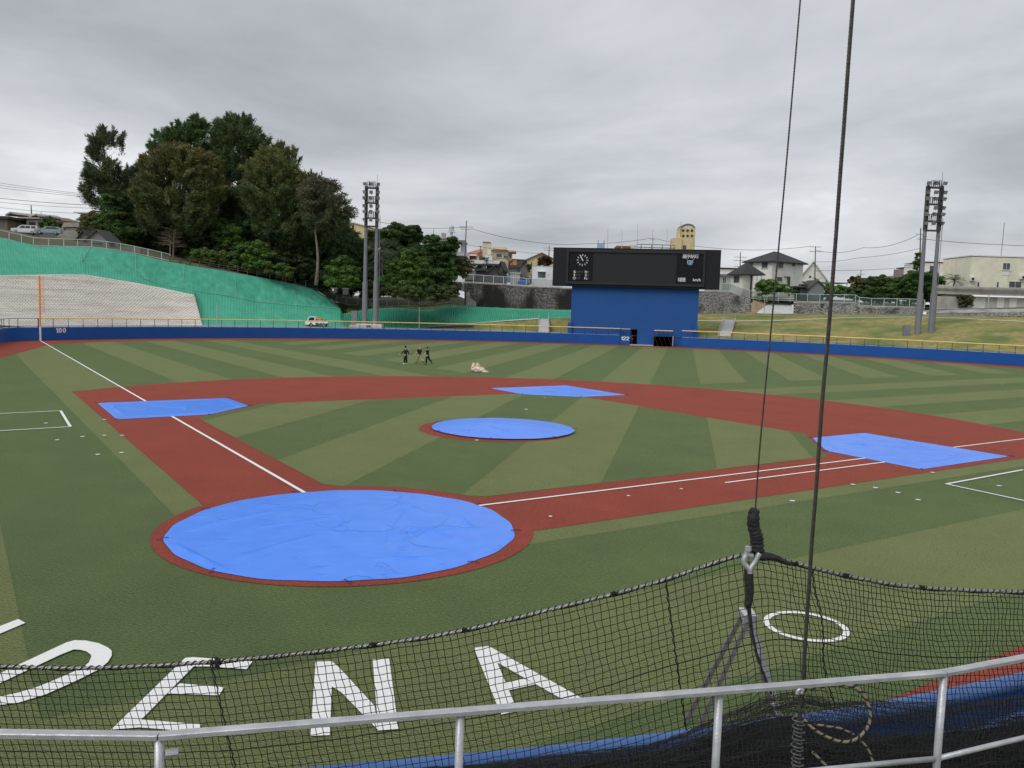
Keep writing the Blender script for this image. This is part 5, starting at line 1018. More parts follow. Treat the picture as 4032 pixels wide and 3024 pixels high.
class House:
    def __init__(s, name, label, cat, p, w, turn=0., group=None, z=None):
        s.F = Frame(p, w, turn, z); s.t = thing(name, label, cat, s.F.O, s.F.rz, group); s.w = w
    def box(s, name, m, x0, x1, z0, z1, y0, y1, parent=None):
        b = MB(s.F.M); b.box((x0, y0, z0), (x1, y1, z1)); return b.build(name, m, parent or s.t)
    def px(s, name, m, pa, pb, y0, y1, drop=0., parent=None):    # front rectangle given by two pixel corners (top-left, bottom-right)
        (x0, z1), (x1, z0) = s.F.xz(pa, y0), s.F.xz(pb, y0); s.last = (x0, x1, z0, z1); return s.box(name, m, x0, x1, z0-drop, z1, y0, y1, parent)
    def win(s, pa, pb, y=0., n=2, fr=None, side=False, sill=False, pane=None, x=0.):
        if side: (a0, z1), (a1, z0) = s.F.yz(pa, x), s.F.yz(pb, x); a0, a1 = sorted((a0, a1))
        else: (a0, z1), (a1, z0) = s.F.xz(pa, y), s.F.xz(pb, y)
        z0, z1 = sorted((z0, z1)); fw = .07; T = s.F.M if not side else s.F.M @ Matrix.Translation((x, 0, 0)) @ Matrix(((0, 1, 0, 0), (1, 0, 0, 0), (0, 0, 1, 0), (0, 0, 0, 1)))
        Y = y if not side else 0
        b = MB(T)
        for k in range(n+1): u = a0+(a1-a0)*k/n; b.box((u-fw/2, Y-.07, z0), (u+fw/2, Y+.02, z1))
        b.box((a0-fw, Y-.075, z0-fw), (a1+fw, Y+.02, z0)); b.box((a0-fw, Y-.075, z1), (a1+fw, Y+.02, z1+fw)); f = b.build('window', fr or FRM, s.t)
        for k in range(n): b = MB(T); u0, u1 = a0+(a1-a0)*k/n+fw/2, a0+(a1-a0)*(k+1)/n-fw/2; b.box((u0, Y-.03, z0), (u1, Y-.008, z1)); b.build('pane', pane or GLS, f)
        if sill: b = MB(T); b.box((a0-.15, Y-.18, z0-.16), (a1+.15, Y-.0, z0-.075)); b.build('sill', TRIMW, f)
    def hip(s, name, m, x0, x1, y0, y1, z, h, ridge=.35, over=.5, eave=.12):
        x0 -= over; x1 += over; y0 -= over; y1 += over; cx, cy = (x0+x1)/2, (y0+y1)/2; rx, ry = ((x1-x0)/2*ridge, 0) if (x1-x0) >= (y1-y0) else (0, (y1-y0)/2*ridge)
        b = MB(s.F.M); i = b.pts([(x0, y0, z-eave), (x1, y0, z-eave), (x1, y1, z-eave), (x0, y1, z-eave), (x0, y0, z), (x1, y0, z), (x1, y1, z), (x0, y1, z), (cx-rx, cy-ry, z+h), (cx+rx, cy+ry, z+h)])
        if rx >= ry: fs = ((4, 5, 9, 8), (5, 6, 9), (6, 7, 8, 9), (7, 4, 8))
        else: fs = ((4, 5, 8), (5, 6, 9, 8), (6, 7, 9), (7, 4, 8, 9))
        for f in fs+((0, 3, 2, 1), (0, 1, 5, 4), (1, 2, 6, 5), (2, 3, 7, 6), (3, 0, 4, 7)): b.f.append(tuple(i+k for k in f))
        return b.build(name, m, s.t)
    def gable(s, name, m, x0, x1, y0, y1, z, h, axis='y', over=.4, th=.18, wallm=None):
        """axis 'y': ridge runs away from the viewer (gable end in view); 'x': ridge runs across"""
        b = MB(s.F.M)
        if axis == 'y':
            cx = (x0+x1)/2; k = h/((x1-x0)/2); a, c = x0-over, x1+over; za = z-over*k
            prof = [(a, za), (cx, z+h), (c, za), (c, za+th), (cx, z+h+th*1.15), (a, za+th)]
            b.rings([[(x, y, zz) for x, zz in prof] for y in (y0-over, y1+over)]); r = b.build(name, m, s.t)
            if wallm: b = MB(s.F.M); b.prism([(x0, y0+.004, z-.002), (x1, y0+.004, z-.002), (cx, y0+.004, z+h-.02)], s.F.M.inverted().to_3x3() @ (s.F.M.to_3x3() @ Vector((0, y1-y0-.01, 0)))); b.build('gable_wall', wallm, s.t)
        else:
            cy = (y0+y1)/2; k = h/((y1-y0)/2); a, c = y0-over, y1+over; za = z-over*k; prof = [(a, za), (cy, z+h), (c, za), (c, za+th), (cy, z+h+th*1.15), (a, za+th)]
            b.rings([[(x, y, zz) for y, zz in prof] for x in (x0-over, x1+over)]); r = b.build(name, m, s.t)
            if wallm: b = MB(s.F.M); b.prism([(x0+.003, y0, z-.002), (x0+.003, y1, z-.002), (x0+.003, cy, z+h-.02)], (x1-x0-.006, 0, 0)); b.build('gable_wall', wallm, s.t)
        return r
# big hip-roofed house right of the scoreboard (corner view)
h = House('house', 'two-storey white house with a dark hip roof right of the scoreboard', 'house', P8(1205, 800), 172, .60)
xr_, _ = h.F.xz(P8(1553, 600)); yl_, _ = h.F.yz(P8(942, 560)); _, ze = h.F.xz(P8(1205, 490)); _, zr_ = h.F.xz(P8(1255, 385))
h.box('wall', OFFW, 0, xr_, -1.5, ze, 0, yl_); h.hip('roof', DTILE, 0, xr_, 0, yl_, ze, (zr_-ze)*1.15, .12, .75, .22)
for a, c in ((P8(1285, 510), P8(1333, 565)), (P8(1270, 668), P8(1323, 712))): h.win(a, c, sill=True)
h.win(P8(1435, 508), P8(1460, 548), n=1); h.win(P8(1383, 668), P8(1408, 765), n=1)
h.win(P8(1110, 510), P8(1165, 563), side=True, sill=True); h.win(P8(948, 515), P8(1003, 560), side=True)
x_, z_ = h.F.xz(P8(1470, 560)); b = MB(h.F.M); b.tube([(x_, -.08, ze-.3), (x_, -.08, -1)], .05, 5); b.build('downpipe', TRIMW, h.t)
h.px('door_canopy', FRM, P8(1375, 657), P8(1420, 664), -.6, -.0)
h2 = House('house_annexe', 'single-storey annexe with a dark hip roof beside the white house', 'house', P8(890, 800), 166, .30)
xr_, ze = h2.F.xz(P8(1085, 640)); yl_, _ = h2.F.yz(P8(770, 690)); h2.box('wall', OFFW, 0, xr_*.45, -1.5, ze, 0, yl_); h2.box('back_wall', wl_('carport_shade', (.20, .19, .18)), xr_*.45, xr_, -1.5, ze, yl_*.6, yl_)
h2.hip('roof', DTILE, -.2, xr_, -.6, yl_, ze, 2.3, .15, .55, .18); h2.win(P8(805, 660), P8(857, 720), side=True)
for x in (xr_*.52, xr_*.75, xr_): b = MB(h2.F.M); b.tube([(x, -.5, -1.2), (x, -.5, ze)], .07, 5); b.build('porch_post', TRIMW, h2.t)
h2.box('railing', TRIMW, xr_*.5, xr_*1.0, -.35, -.25, -.58, -.53); h2.box('railing', TRIMW, xr_*.5, xr_*1.0, .25, .33, -.58, -.53)
h = House('low_building', 'low grey-green flat building directly right of the scoreboard', 'building', P8(740, 780), 178); h.px('wall', wl_('greenish_render', (.50, .52, .46)), P8(560, 640), P8(860, 780), 0, 6, 1); h.px('roof', TRIMW, P8(560, 640), P8(865, 652), -.5, 6.2); h.px('upper_wall', OFFW, P8(600, 575), P8(850, 640), 2, 9); h.px('roof_slab', DTILE, P8(590, 560), P8(858, 575), 1.6, 9.2); h.win(P8(680, 670), P8(712, 730), fr=FRW)
h = House('gable_house', 'white gable house with an orange tiled roof behind the hip-roofed house', 'house', P8(1660, 715), 196); h.px('wall', OFFW, P8(1500, 680), P8(1800, 720), 0, 8, 2); x0, x1, z0, z1 = h.last; h.gable('roof', TRIMW, x0, x1, 0, 8, z1, 3.9, 'y', .5, .25, OFFW); h.px('left_roof_face', RTILE, P8(1500, 615), P8(1640, 680), 3, 9); h.win(P8(1620, 655), P8(1640, 672), n=1)
h = House('carport', 'long flat carport roof on thin posts behind the tomb house', 'carport', P8(1790, 770), 182); h.px('roof', FRM, P8(1540, 712), P8(2040, 738), 0, 5)
for x in (1560, 1700, 1825, 1945, 2030): h.px('post', TRIMW, P8(x, 738), P8(x+8, 790), .1, .2, .6)
def tomb(label, x0, y0, x1, y1, P, w, roofh, over=.4, m=DGREY, rm=MOSS, turn=0., axis='y', depth=4., open_=False, group='stone tomb houses'):
    """x0..x1 wall width, y0 eaves, y1 base in zoom pixels"""
    h = House('tomb_house', label, 'tomb', P((x0+x1)/2, y1), w, turn, group); h.px('wall', m, P(x0, y0), P(x1, y1), 0, depth, 1.2); a, c, z0, z1 = h.last; h.gable('roof', rm, a, c, 0, depth, z1, roofh, axis, over, .22, m)
    if open_: h.box('opening', JNT_SHADE, a+(c-a)*.3, a+(c-a)*.7, z0, z0+(z1-z0)*.6, -.02, .05)
    return h
tomb('dark slate-roofed tomb house below the big white house', 1630, 778, 1780, 870, P8, 160, 1.2, .35, m=wl_('pale_tomb', (.24, .25, .26)), turn=.1)
h = House('tomb_house', 'long flat-eaved front of the dark tomb below the white house', 'tomb', P8(1560, 870), 161, group='stone tomb houses'); h.px('wall', DGREY, P8(1520, 790), P8(1632, 870), 0, 3, 1); a, c, z0, z1 = h.last; h.px('roof', MOSS, P8(1475, 762), P8(1690, 782), -.6, 3.4); h.px('upper_roof', MOSS, P8(1560, 740), P8(1740, 762), .3, 3.2)
# centre: tombs on the dark wall
tomb('tomb house at the left of the cluster, dark gabled roof', 720, 760, 785, 870, P6, 174, .9, .25, m=TGREY, turn=.0)
tomb('largest dark tomb house in the cluster centre', 800, 830, 985, 890, P6, 170, 1.3, .3, m=DGREY)
tomb('dark tomb house at the rear right of the cluster', 960, 760, 1035, 860, P6, 178, 1.3, .3, m=DGREY, turn=-.2)
h = House('tomb_house', 'wide low tomb roof behind the cluster', 'tomb', P6(680, 860), 177, group='stone tomb houses'); h.px('wall', DGREY, P6(620, 720), P6(770, 870), 0, 3, .5); h.px('roof', MOSS, P6(590, 690), P6(790, 722), -.5, 3.5)
h = House('tomb_house', 'second wide tomb roof behind the cluster, to its right', 'tomb', P6(890, 860), 181, group='stone tomb houses'); h.px('wall', DGREY, P6(800, 725), P6(1010, 870), 0, 3, .5); h.px('roof', MOSS, P6(780, 690), P6(1030, 728), -.5, 3.5)
h = House('tomb_house', 'sloping dark tomb roof in front of the cluster, at its left', 'tomb', P6(700, 870), 172, group='stone tomb houses'); h.px('wall', DGREY, P6(650, 800), P6(790, 880), 0, 2, .5); h.px('roof', MOSS, P6(625, 765), P6(790, 800), -.4, 2.4)
tomb('isolated grey tomb house left of the white block house', 1272, 765, 1385, 860, P6, 172, 1.3, .3, m=wl_('mid_tomb', (.15, .155, .165)))
h = House('tomb_house', 'long-roofed front half of the isolated grey tomb', 'tomb', P6(1190, 860), 173, group='stone tomb houses'); h.px('wall', wl_('mid_tomb', (.15, .155, .165)), P6(1105, 755), P6(1272, 870), 0, 3.5, .5); h.px('roof', MOSS, P6(1108, 712), P6(1300, 757), -.4, 4)
h = House('shrine_tomb', 'small pale tomb with upturned roof corners above the dark wall', 'tomb', P6(565, 885), 168); h.px('wall', TGREY, P6(500, 790), P6(628, 885), 0, 2.2, .6); a, c, z0, z1 = h.last; h.px('opening', JNT_SHADE, P6(515, 785), P6(538, 845), -.03, .05)
b = MB(h.F.M); n_ = 12; b.rings([[(a-.3+(c-a+.6)*k/n_, y, z1+.35+.55*(abs(k/n_-.5)*2)**2.4+(.22 if top else 0)) for y, top in ((-.4, 0), (2.5, 0), (2.5, 1), (-.4, 1))] for k in range(n_+1)]); b.build('roof', LCONC, h.t)
h = House('stone_wall', 'dark block wall along the tombs behind the mesh fence', 'wall', P6(850, 980), 169); h.px('wall', wl_('dark_block', (.11, .112, .118)), P6(480, 865), P6(1090, 985), 0, .5, .5); h.px('coping', MOSS, P6(480, 858), P6(1090, 868), -.06, .56)
h = House('block_house', 'plain white block house beside the scoreboard', 'house', P6(1610, 1030), 171); h.px('wall', WHT, P6(1462, 728), P6(1900, 1035), 0, 6, 1); h.px('parapet', WHT, P6(1460, 722), P6(1905, 738), -.06, 6.1); h.win(P6(1545, 820), P6(1645, 890), fr=FRM); h.px('window_hood', TRIMW, P6(1535, 803), P6(1655, 812), -.35, 0); h.px('vent', FRM, P6(1688, 848), P6(1698, 862), -.05, 0)
h = House('storage_shed', 'beige ribbed metal storage shed left of the white block house', 'shed', P6(1210, 980), 171); h.px('wall', mat('beige_metal', (.50, .47, .39), rough=.6), P6(1145, 838), P6(1280, 985), 0, 2.5, .5); h.px('roof', TRIMW, P6(1135, 822), P6(1290, 838), -.2, 2.7)
for k in range(4): h.px('rib', TRIMW, P6(1150+33*k, 838), P6(1154+33*k, 980), -.04, 0)
h = House('panel_wall', 'white low wall with blue panels between the shed and block house', 'wall', P6(1350, 980), 173); h.px('wall', WHT, P6(1280, 865), P6(1455, 985), 0, .3, .5); h.px('pillar', GREYR, P6(1435, 830), P6(1460, 985), -.1, .4)
for k in range(4): h.px('blue_panel', mat('pale_blue_panel', (.22, .32, .48), rough=.5), P6(1088+15*k, 850), P6(1100+15*k, 970), -.5, -.4)
b = MB(); c = at(P6(1315, 965), 170); b.rings([[c+Vector((x*k, y*k, z)) for x, y in ((-.9, -.5), (.9, -.5), (.9, .5), (-.9, .5))] for k, z in ((1, -.35), (.95, .2), (.6, .4), (.2, .42))]); tag(b.build('tarp_bundle', mat('blue_bag', (.02, .12, .7), rough=.4), None, smooth=False), 'bright blue tarp bundle on the ground by the white block house', 'tarp')
b = MB(); c = at(P6(1380, 945), 170); b.tube([c+Vector((math.cos(a)*.75, 0, math.sin(a)*.75)) for a in [2*PI*k/20 for k in range(21)]], .13, 6); b.tube([c+Vector((-.5, 0, -.9)), c+Vector((-.1, 0, 1.0)), c+Vector((.4, 0, -.9))], .05, 5); tag(b.build('hose_reel', mat('black_hose', (.03, .03, .03))), 'black coiled hose reel against the low white wall', 'hose reel')
# red roof / cream houses
h = House('bungalow', 'white bungalow with a red tiled roof and brown shutters', 'house', P6(640, 690), 205); h.px('wall', OFFW, P6(545, 575), P6(790, 690), 0, 8, 2); a, c, z0, z1 = h.last; h.px('left_shutter', BRN, P6(555, 580), P6(650, 632), -.05, .02); h.win(P6(690, 575), P6(770, 635), pane=BRN, n=4)
(x0, za), (x1, zb) = h.F.xz(P6(490, 560)), h.F.xz(P6(660, 472)); xm = h.F.xz(P6(760, 480))[0]
b = MB(h.F.M); b.rings([[(x0, -.6, za), (x0+3.6, 3.5, zb), (x0+3.6, 3.7, zb+.2), (x0, -.6, za+.25)], [(h.F.xz(P6(655, 560))[0], -.6, za), (xm, 3.5, zb-.3), (xm, 3.7, zb-.1), (h.F.xz(P6(655, 560))[0], -.6, za+.25)]]); b.build('roof', RTILE, h.t)
b = MB(h.F.M); xx = h.F.xz(P6(720, 570))[0]; x2 = h.F.xz(P6(800, 530))[0]; b.rings([[(xx, -.5, za-.3), (xx+1.2, 2, za+1.3), (xx+1.2, 2.1, za+1.5), (xx, -.5, za-.05)], [(x2-1, -.5, za-.3), (x2, 2, za+1.4), (x2, 2.1, za+1.6), (x2-1, -.5, za-.05)]]); b.build('porch_roof', RTILE, h.t)
h.px('upper_wall', CREAM, P6(655, 500), P6(800, 580), 3, 8)
h = House('cream_house', 'cream two-storey house with a stair tower and salmon eaves', 'house', P6(950, 690), 200); h.px('wall', CREAM, P6(865, 495), P6(1110, 695), 0, 8, 2); h.px('eaves', mat('salmon_slab', (.60, .34, .24), rough=.8), P6(855, 486), P6(1105, 502), -.7, 8.4); h.px('parapet', CREAM, P6(885, 448), P6(1090, 488), .5, 7); h.px('stair_tower', CREAM, P6(742, 382), P6(852, 600), 1, 6); h.px('tower_cap', RTILE, P6(738, 374), P6(856, 384), .8, 6.2); h.px('side_wall', CREAM, P6(1110, 525), P6(1165, 690), 1, 7, 2); h.px('side_eaves', mat('salmon_slab', (.6, .34, .24)), P6(1110, 508), P6(1228, 528), -.3, 7); h.win(P6(942, 555), P6(1012, 600), sill=True); h.win(P6(1048, 558), P6(1066, 605), n=1); h.win(P6(1135, 560), P6(1150, 600), y=1., n=1); h.px('sunshade', GREYR, P6(1055, 528), P6(1105, 588), -.6, -.05); h.px('orange_wall', mat('orange_render', (.62, .24, .09)), P6(1130, 622), P6(1230, 690), -3, -2.8, 2)
h.px('water_tank', TRIMW, P6(805, 490), P6(860, 565), -2.2, -.8); h.px('white_wall', WHT, P6(560, 640), P6(1020, 690), -6, -5.7, 1); h.px('white_block', WHT, P6(775, 572), P6(878, 650), -5, -3)
h = House('yellow_gable_house', 'pale yellow gable house with a tiled verge left of the scoreboard', 'house', P6(1590, 730), 212); h.px('wall', YELW, P6(1375, 640), P6(1810, 740), 0, 9, 3); a, c, z0, z1 = h.last; h.gable('roof', BTILE, a, c, 0, 9, z1, (h.F.xz(P6(1590, 545))[1]-z1), 'y', .4, .22, YELW); h.win(P6(1437, 672), P6(1458, 728), n=1, fr=TRIMW)
h = House('grey_bungalow', 'low grey flat-roofed house left of the yellow gable', 'house', P6(1290, 720), 206); h.px('wall', GREYR, P6(1225, 640), P6(1372, 730), 0, 6, 2); h.px('roof', BTILE, P6(1215, 628), P6(1378, 642), -.4, 6); h.win(P6(1265, 685), P6(1330, 715))
h = House('blue_house', 'bluish-white two-storey house with deep eaves behind the grove', 'house', P5(1120, 920), 205); h.px('wall', BLUEW, P5(890, 740), P5(1300, 920), 0, 9, 2); h.px('roof_slab', GREYR, P5(880, 712), P5(1305, 742), -1.2, 9.2); h.px('parapet', WHT, P5(890, 704), P5(1200, 714), 0, 8); h.px('balcony', BLUEW, P5(1150, 840), P5(1345, 880), -1.6, -.2); h.px('pillar', WHT, P5(1243, 765), P5(1262, 840), -1.2, -.9); h.win(P5(1180, 770), P5(1235, 840)); h.px('lower_shade', JNT_SHADE, P5(1200, 885), P5(1310, 915), -.1, .05)
h.px('roof_box', GREYR, P5(1076, 657), P5(1114, 710), 2, 4); h.px('tank_stem', BLUEW, P5(1162, 645), P5(1184, 715), 2.4, 3.4); h.px('tank_plate', WHT, P5(1138, 640), P5(1210, 648), 1.9, 3.9)
x_, z_ = h.F.xz(P5(1174, 640), 2.9); x2, z2 = h.F.xz(P5(1150, 590), 2.9); b = MB(h.F.M); rr = x_-x2; b.rings([[(x_+rr*k*math.cos(a), 2.9+rr*k*math.sin(a), z) for a in [2*PI*j/14 for j in range(14)]] for k, z in ((1, z_), (1, z2-.3), (.8, z2), (.3, z2+.25))]); b.build('water_tank', mat('pale_tank', (.50, .58, .56), rough=.5), h.t)
h = House('sloped_roof_block', 'pale yellow building with a sloping parapet behind the grove', 'building', P5(340, 680), 235); b = MB(h.F.M); pts = [h.F.xz(P5(x, y)) for x, y in ((150, 560), (230, 556), (480, 625), (520, 720), (150, 720))]; b.rings([[(x, y, z) for x, z in pts] for y in (0, 8)]); b.build('wall', YELW, h.t); b = MB(h.F.M); pts = [h.F.xz(P5(x, y)) for x, y in ((140, 556), (230, 551), (490, 622), (490, 630), (230, 562), (140, 566))]; b.rings([[(x, y, z) for x, z in pts] for y in (-.4, 8.3)]); b.build('parapet', OFFW, h.t)
# tower and rooftops above the scoreboard
h = House('stair_tower_block', 'yellow stair tower with an arched brown cap behind the scoreboard', 'tower', P7(1680, 420), 240); h.px('tower_wall', YELW, P7(1605, 125), P7(1752, 420), 0, 6, 4); a, c, z0, z1 = h.last; h.px('side_block', YELW, P7(1528, 238), P7(1608, 420), -.5, 5, 4); h.win(P7(1628, 322), P7(1662, 362), n=2)
b = MB(h.F.M); cx_ = (a+c)/2; R_ = (c-a)/2*.92; top_ = (h.F.xz(P7(1680, 85))[1]-z1); b.rings([[(cx_+R_*k*math.cos(t), y, z1+top_*k2*math.sin(t)) for t in [PI*j/14 for j in range(15)]]+[(cx_+R_*.8*math.cos(t), y, z1+top_*.68*math.sin(t)) for t in [PI*j/14 for j in range(14, -1, -1)]] for y, k, k2 in ((-.1, 1, 1), (6, 1, 1))]); b.build('arched_cap', BTILE, h.t)
b = MB(h.F.M); b.prism([(cx_+R_*.79*math.cos(t), .1, z1+top_*.67*math.sin(t)) for t in [PI*j/14 for j in range(15)]], (0, 5.6, 0)); b.build('cap_infill', TRIMW, h.t)
for j in range(2):
    for i in range(3): x_, z_ = h.F.xz(P7(1632+47*i, 160+57*j)); b = MB(h.F.M); b.tube([(x_, .02, z_), (x_, -.08, z_)], .42, 8); v = b.build('vent_ring', mat('vent_brown', (.22, .19, .12)), h.t); b = MB(h.F.M); b.box((x_-.22, -.12, z_-.22), (x_+.22, -.085, z_+.22)); b.build('vent_grille', JNT_SHADE, v)
b = MB(h.F.M); x_, z_ = h.F.xz(P7(1600, 230)); x2, z2 = h.F.xz(P7(1600, 70)); b.tube([(x_, -.2, z_), (x_, -.2, z2)], .06, 5); b.tube([(x_-.6, -.2, z2-2), (x_+.6, -.2, z2-2)], .04, 4); b.build('antenna', FRM, h.t)
h = House('brick_rooftop', 'red-brown brick rooftop block behind the scoreboard', 'building', P7(980, 420), 225); h.px('wall', mat('brick_red', (.26, .085, .06), (.20, .07, .05), 3, .9), P7(908, 325), P7(1052, 420), 0, 5, 3); h.px('side_wall', CREAM, P7(1052, 318), P7(1120, 420), .5, 5, 3)
h = House('rooftop_railing', 'thin rooftop railing between the brick block and the yellow tower', 'railing', P7(1300, 380), 228)
for x in (1170, 1285, 1400, 1490): h.px('post', FRM, P7(x, 312), P7(x+5, 400), 0, .1)
h.px('rail', FRM, P7(1120, 312), P7(1545, 316), .0, .1); h.px('rail', FRM, P7(1120, 345), P7(1545, 348), .0, .1)
for i, (x, yt, w_, lb) in enumerate(((812, 140, 190, 'leftmost'), (966, 150, 190, 'second'), (1135, 88, 190, 'tallest'), (1300, 150, 190, 'fourth'), (1457, 150, 190, 'rightmost'))):
    b = MB(); b.tube([at(P7(x-4, 420), w_), at(P7(x, yt), w_)], [.09, .05], 6); tag(b.build('net_pole', mat('thin_pole', (.50, .52, .54), rough=.5)), lb+' thin pale pole rising behind the scoreboard', 'pole', 'thin poles behind the scoreboard')
h = House('blue_tank_frame', 'pale blue rooftop tank frame left of the brick block', 'tank', P7(740, 420), 300); h.px('body', mat('hazy_blue', (.36, .50, .68)), P7(705, 300), P7(775, 420), 0, 4); h.px('prong', mat('hazy_blue', (.36, .5, .68)), P7(703, 262), P7(711, 300), 0, .6); h.px('prong', mat('hazy_blue', (.36, .5, .68)), P7(768, 262), P7(776, 300), 0, .6)
# right edge
h = House('white_house', 'white two-storey house with framed windows at the far right', 'house', P9(1400, 1350), 176); h.px('wall', WHT, P9(1125, 1062), P9(1650, 1360), 0, 9, 2); h.px('parapet', TRIMW, P9(1118, 1046), P9(1655, 1066), -.3, 9); h.px('ledge', TRIMW, P9(1270, 1242), P9(1650, 1262), -.25, 0)
for x in (1362, 1524): h.px('window_surround', TRIMW, P9(x-10, 1090), P9(x+96, 1198), -.12, -.001); h.win(P9(x, 1100), P9(x+84, 1185), y=-.12)
h.win(P9(1190, 1100), P9(1222, 1165), n=1); h.px('pilaster', TRIMW, P9(1306, 1085), P9(1318, 1240), -.12, 0); h.px('pilaster', TRIMW, P9(1478, 1085), P9(1490, 1240), -.12, 0); h.px('garage_opening', JNT_SHADE, P9(1495, 1318), P9(1575, 1345), -.04, .05)
h.px('air_conditioner', OFFW, P9(1290, 1200), P9(1330, 1232), -.5, -.05)
h = House('cream_block', 'large plain cream concrete building at the right edge', 'building', P9(1920, 1345), 165); h.px('wall', wl_('cream_concrete', (.80, .76, .62), None, .60), P9(1642, 998), P9(2420, 1345), 0, 12, 1); h.px('parapet', TRIMW, P9(1640, 990), P9(2425, 1000), -.08, 12); h.win(P9(1985, 1068), P9(2055, 1140), n=2, fr=FRW, sill=True); h.px('blind_panel', OFFW, P9(1980, 1145), P9(2052, 1200), -.06, 0); h.win(P9(2050, 1268), P9(2178, 1335), n=2, fr=FRW)
for x in (1706, 1917): h.px('slit_window', FRW, P9(x, 1265), P9(x+18, 1335), -.06, 0); h.px('slit_pane', GLS, P9(x+3, 1275), P9(x+15, 1330), -.075, -.05)
for x, y in ((1636, 1218), (2186, 1200)):
    a_ = h.px('air_conditioner', OFFW, P9(x, y), P9(x+55, y+42), -.8, -.06); x_, z_ = h.F.xz(P9(x+20, y+22), -.8); b = MB(h.F.M); b.tube([(x_, -.8, z_), (x_, -.83, z_)], .28, 12); b.build('fan_grille', JNT_SHADE, a_)
b = MB(h.F.M); x_, z_ = h.F.xz(P9(1995, 990)); b.tube([(x_, 1, z_), (x_+.1, 1, z_+6.5)], .06, 5); b.build('antenna_mast', FRM, h.t)
h = House('concrete_wall', 'weathered board-marked concrete wall with a long recess at the right edge', 'wall', P9(1750, 1600), 153); h.px('lintel', LCONC, P9(1250, 1338), P9(2420, 1425), 0, 1.2); h.px('left_pier', LCONC, P9(1250, 1425), P9(1500, 1580), 0.003, 1.2, 1); h.px('recess_back', wl_('recess_render', (.56, .53, .46)), P9(1500, 1425), P9(2420, 1580), 1.0, 1.3, 1); h.px('ledge', LCONC, P9(1250, 1570), P9(2420, 1606), -.4, .0, 1); h.px('pipe', FRM, P9(1490, 1430), P9(1502, 1560), .6, .7)
for x in (1650, 1720, 1925, 2060): h.px('recess_panel', OFFW, P9(x, 1440), P9(x+66, 1562), .97, 1.0)
for k in range(5): h.px('board_mark', LCONC, P9(1250, 1345+14*k), P9(2420, 1347+14*k), -.02, 0)
h = House('brown_rooftop', 'brownish rooftop block behind the umbrella-shaped tree', 'building', P9(960, 1200), 200); h.px('wall', mat('dusky_pink', (.30, .22, .21)), P9(897, 1128), P9(1025, 1230), 0, 5, 3); h.px('roof', DTILE, P9(930, 1108), P9(1032, 1122), -.2, 5); h.px('side_wall', OFFW, P9(1022, 1110), P9(1060, 1230), .3, 5, 3)
h = House('low_rooftops', 'low cream rooftops with dark tiles behind the right-hand tree row', 'building', P9(600, 1290), 205); h.px('wall', CREAM, P9(440, 1240), P9(760, 1330), 0, 6, 2); h.px('roof', DTILE, P9(450, 1228), P9(770, 1242), -.5, 6.4); h.px('grey_block', GREYR, P9(775, 1205), P9(850, 1300), 2, 6, 2)
# left end
h = House('tiled_house', 'grey house with a wavy white-capped tile roof at the far left', 'house', P1(280, 1400), 178); h.px('wall', wl_('warm_grey', (.46, .43, .38)), P1(85, 1260), P1(440, 1400), 0, 8, 2); a, c, z0, z1 = h.last
b = MB(h.F.M); pr = [h.F.xz(P1(x, y)) for x, y in ((78, 1246), (130, 1218), (200, 1235), (320, 1246), (345, 1262), (370, 1250), (410, 1238), (445, 1258))]; b.rings([[(x, y, z+dz) for y, dz in ((-.7, 0), (8, .4), (8, .75), (-.7, .30))] for x, z in pr]); b.build('roof', LCONC, h.t); h.px('porch_shade', JNT_SHADE, P1(255, 1275), P1(285, 1350), -.05, .05); h.px('porch_wall', GREYR, P1(285, 1280), P1(430, 1370), -1.0, -.2, 1); h.px('porch_arch', JNT_SHADE, P1(315, 1310), P1(385, 1370), -1.06, -.9); h.px('porch_lintel', LCONC, P1(195, 1255), P1(430, 1276), -1.5, -.1)
h.px('dark_opening', JNT_SHADE, P1(85, 1310), P1(160, 1370), -.06, .05)
h = House('brown_roof_house', 'brown-roofed house partly behind the rounded bush', 'house', P1(580, 1390), 186); h.px('wall', CREAM, P1(480, 1310), P1(700, 1400), 0, 7, 2); b = MB(h.F.M); pr = [h.F.xz(P1(x, y)) for x, y in ((470, 1265), (560, 1275), (705, 1320))]; b.rings([[(x, y, z+dz) for y, dz in ((-.6, 0), (7, .5), (7, .8), (-.6, .4))] for x, z in pr]); b.build('roof', BTILE, h.t)
h = House('wooden_house', 'brown wooden house cut off by the left edge', 'house', P1(30, 1400), 172); h.px('wall', wl_('brown_boards', (.20, .15, .10)), P1(-150, 1275), P1(82, 1410), 0, 7, 2); h.px('roof', DTILE, P1(-150, 1240), P1(96, 1275), -.7, 7.2); h.win(P1(0, 1310), P1(35, 1360))
h = House('concrete_shed', 'grey concrete shed with a pitched roof left of the thicket', 'shed', P1(740, 1450), 165); h.px('wall', GREYR, P1(680, 1368), P1(862, 1455), 0, 5, 1.5); a, c, z0, z1 = h.last; b = MB(h.F.M); pr = [h.F.xz(P1(x, y)) for x, y in ((676, 1372), (705, 1318), (872, 1318), (868, 1366), (730, 1366))]; b.prism([(x, -.3, z) for x, z in pr], (0, 5.6, 0)); b.build('roof', wl_('slab_grey', (.36, .335, .30)), h.t); h.px('low_wall', GREYR, P1(620, 1375), P1(690, 1450), -.6, 0, 1); h.px('front_wall', GREYR, P1(620, 1400), P1(850, 1460), -1.2, -.8, 2)
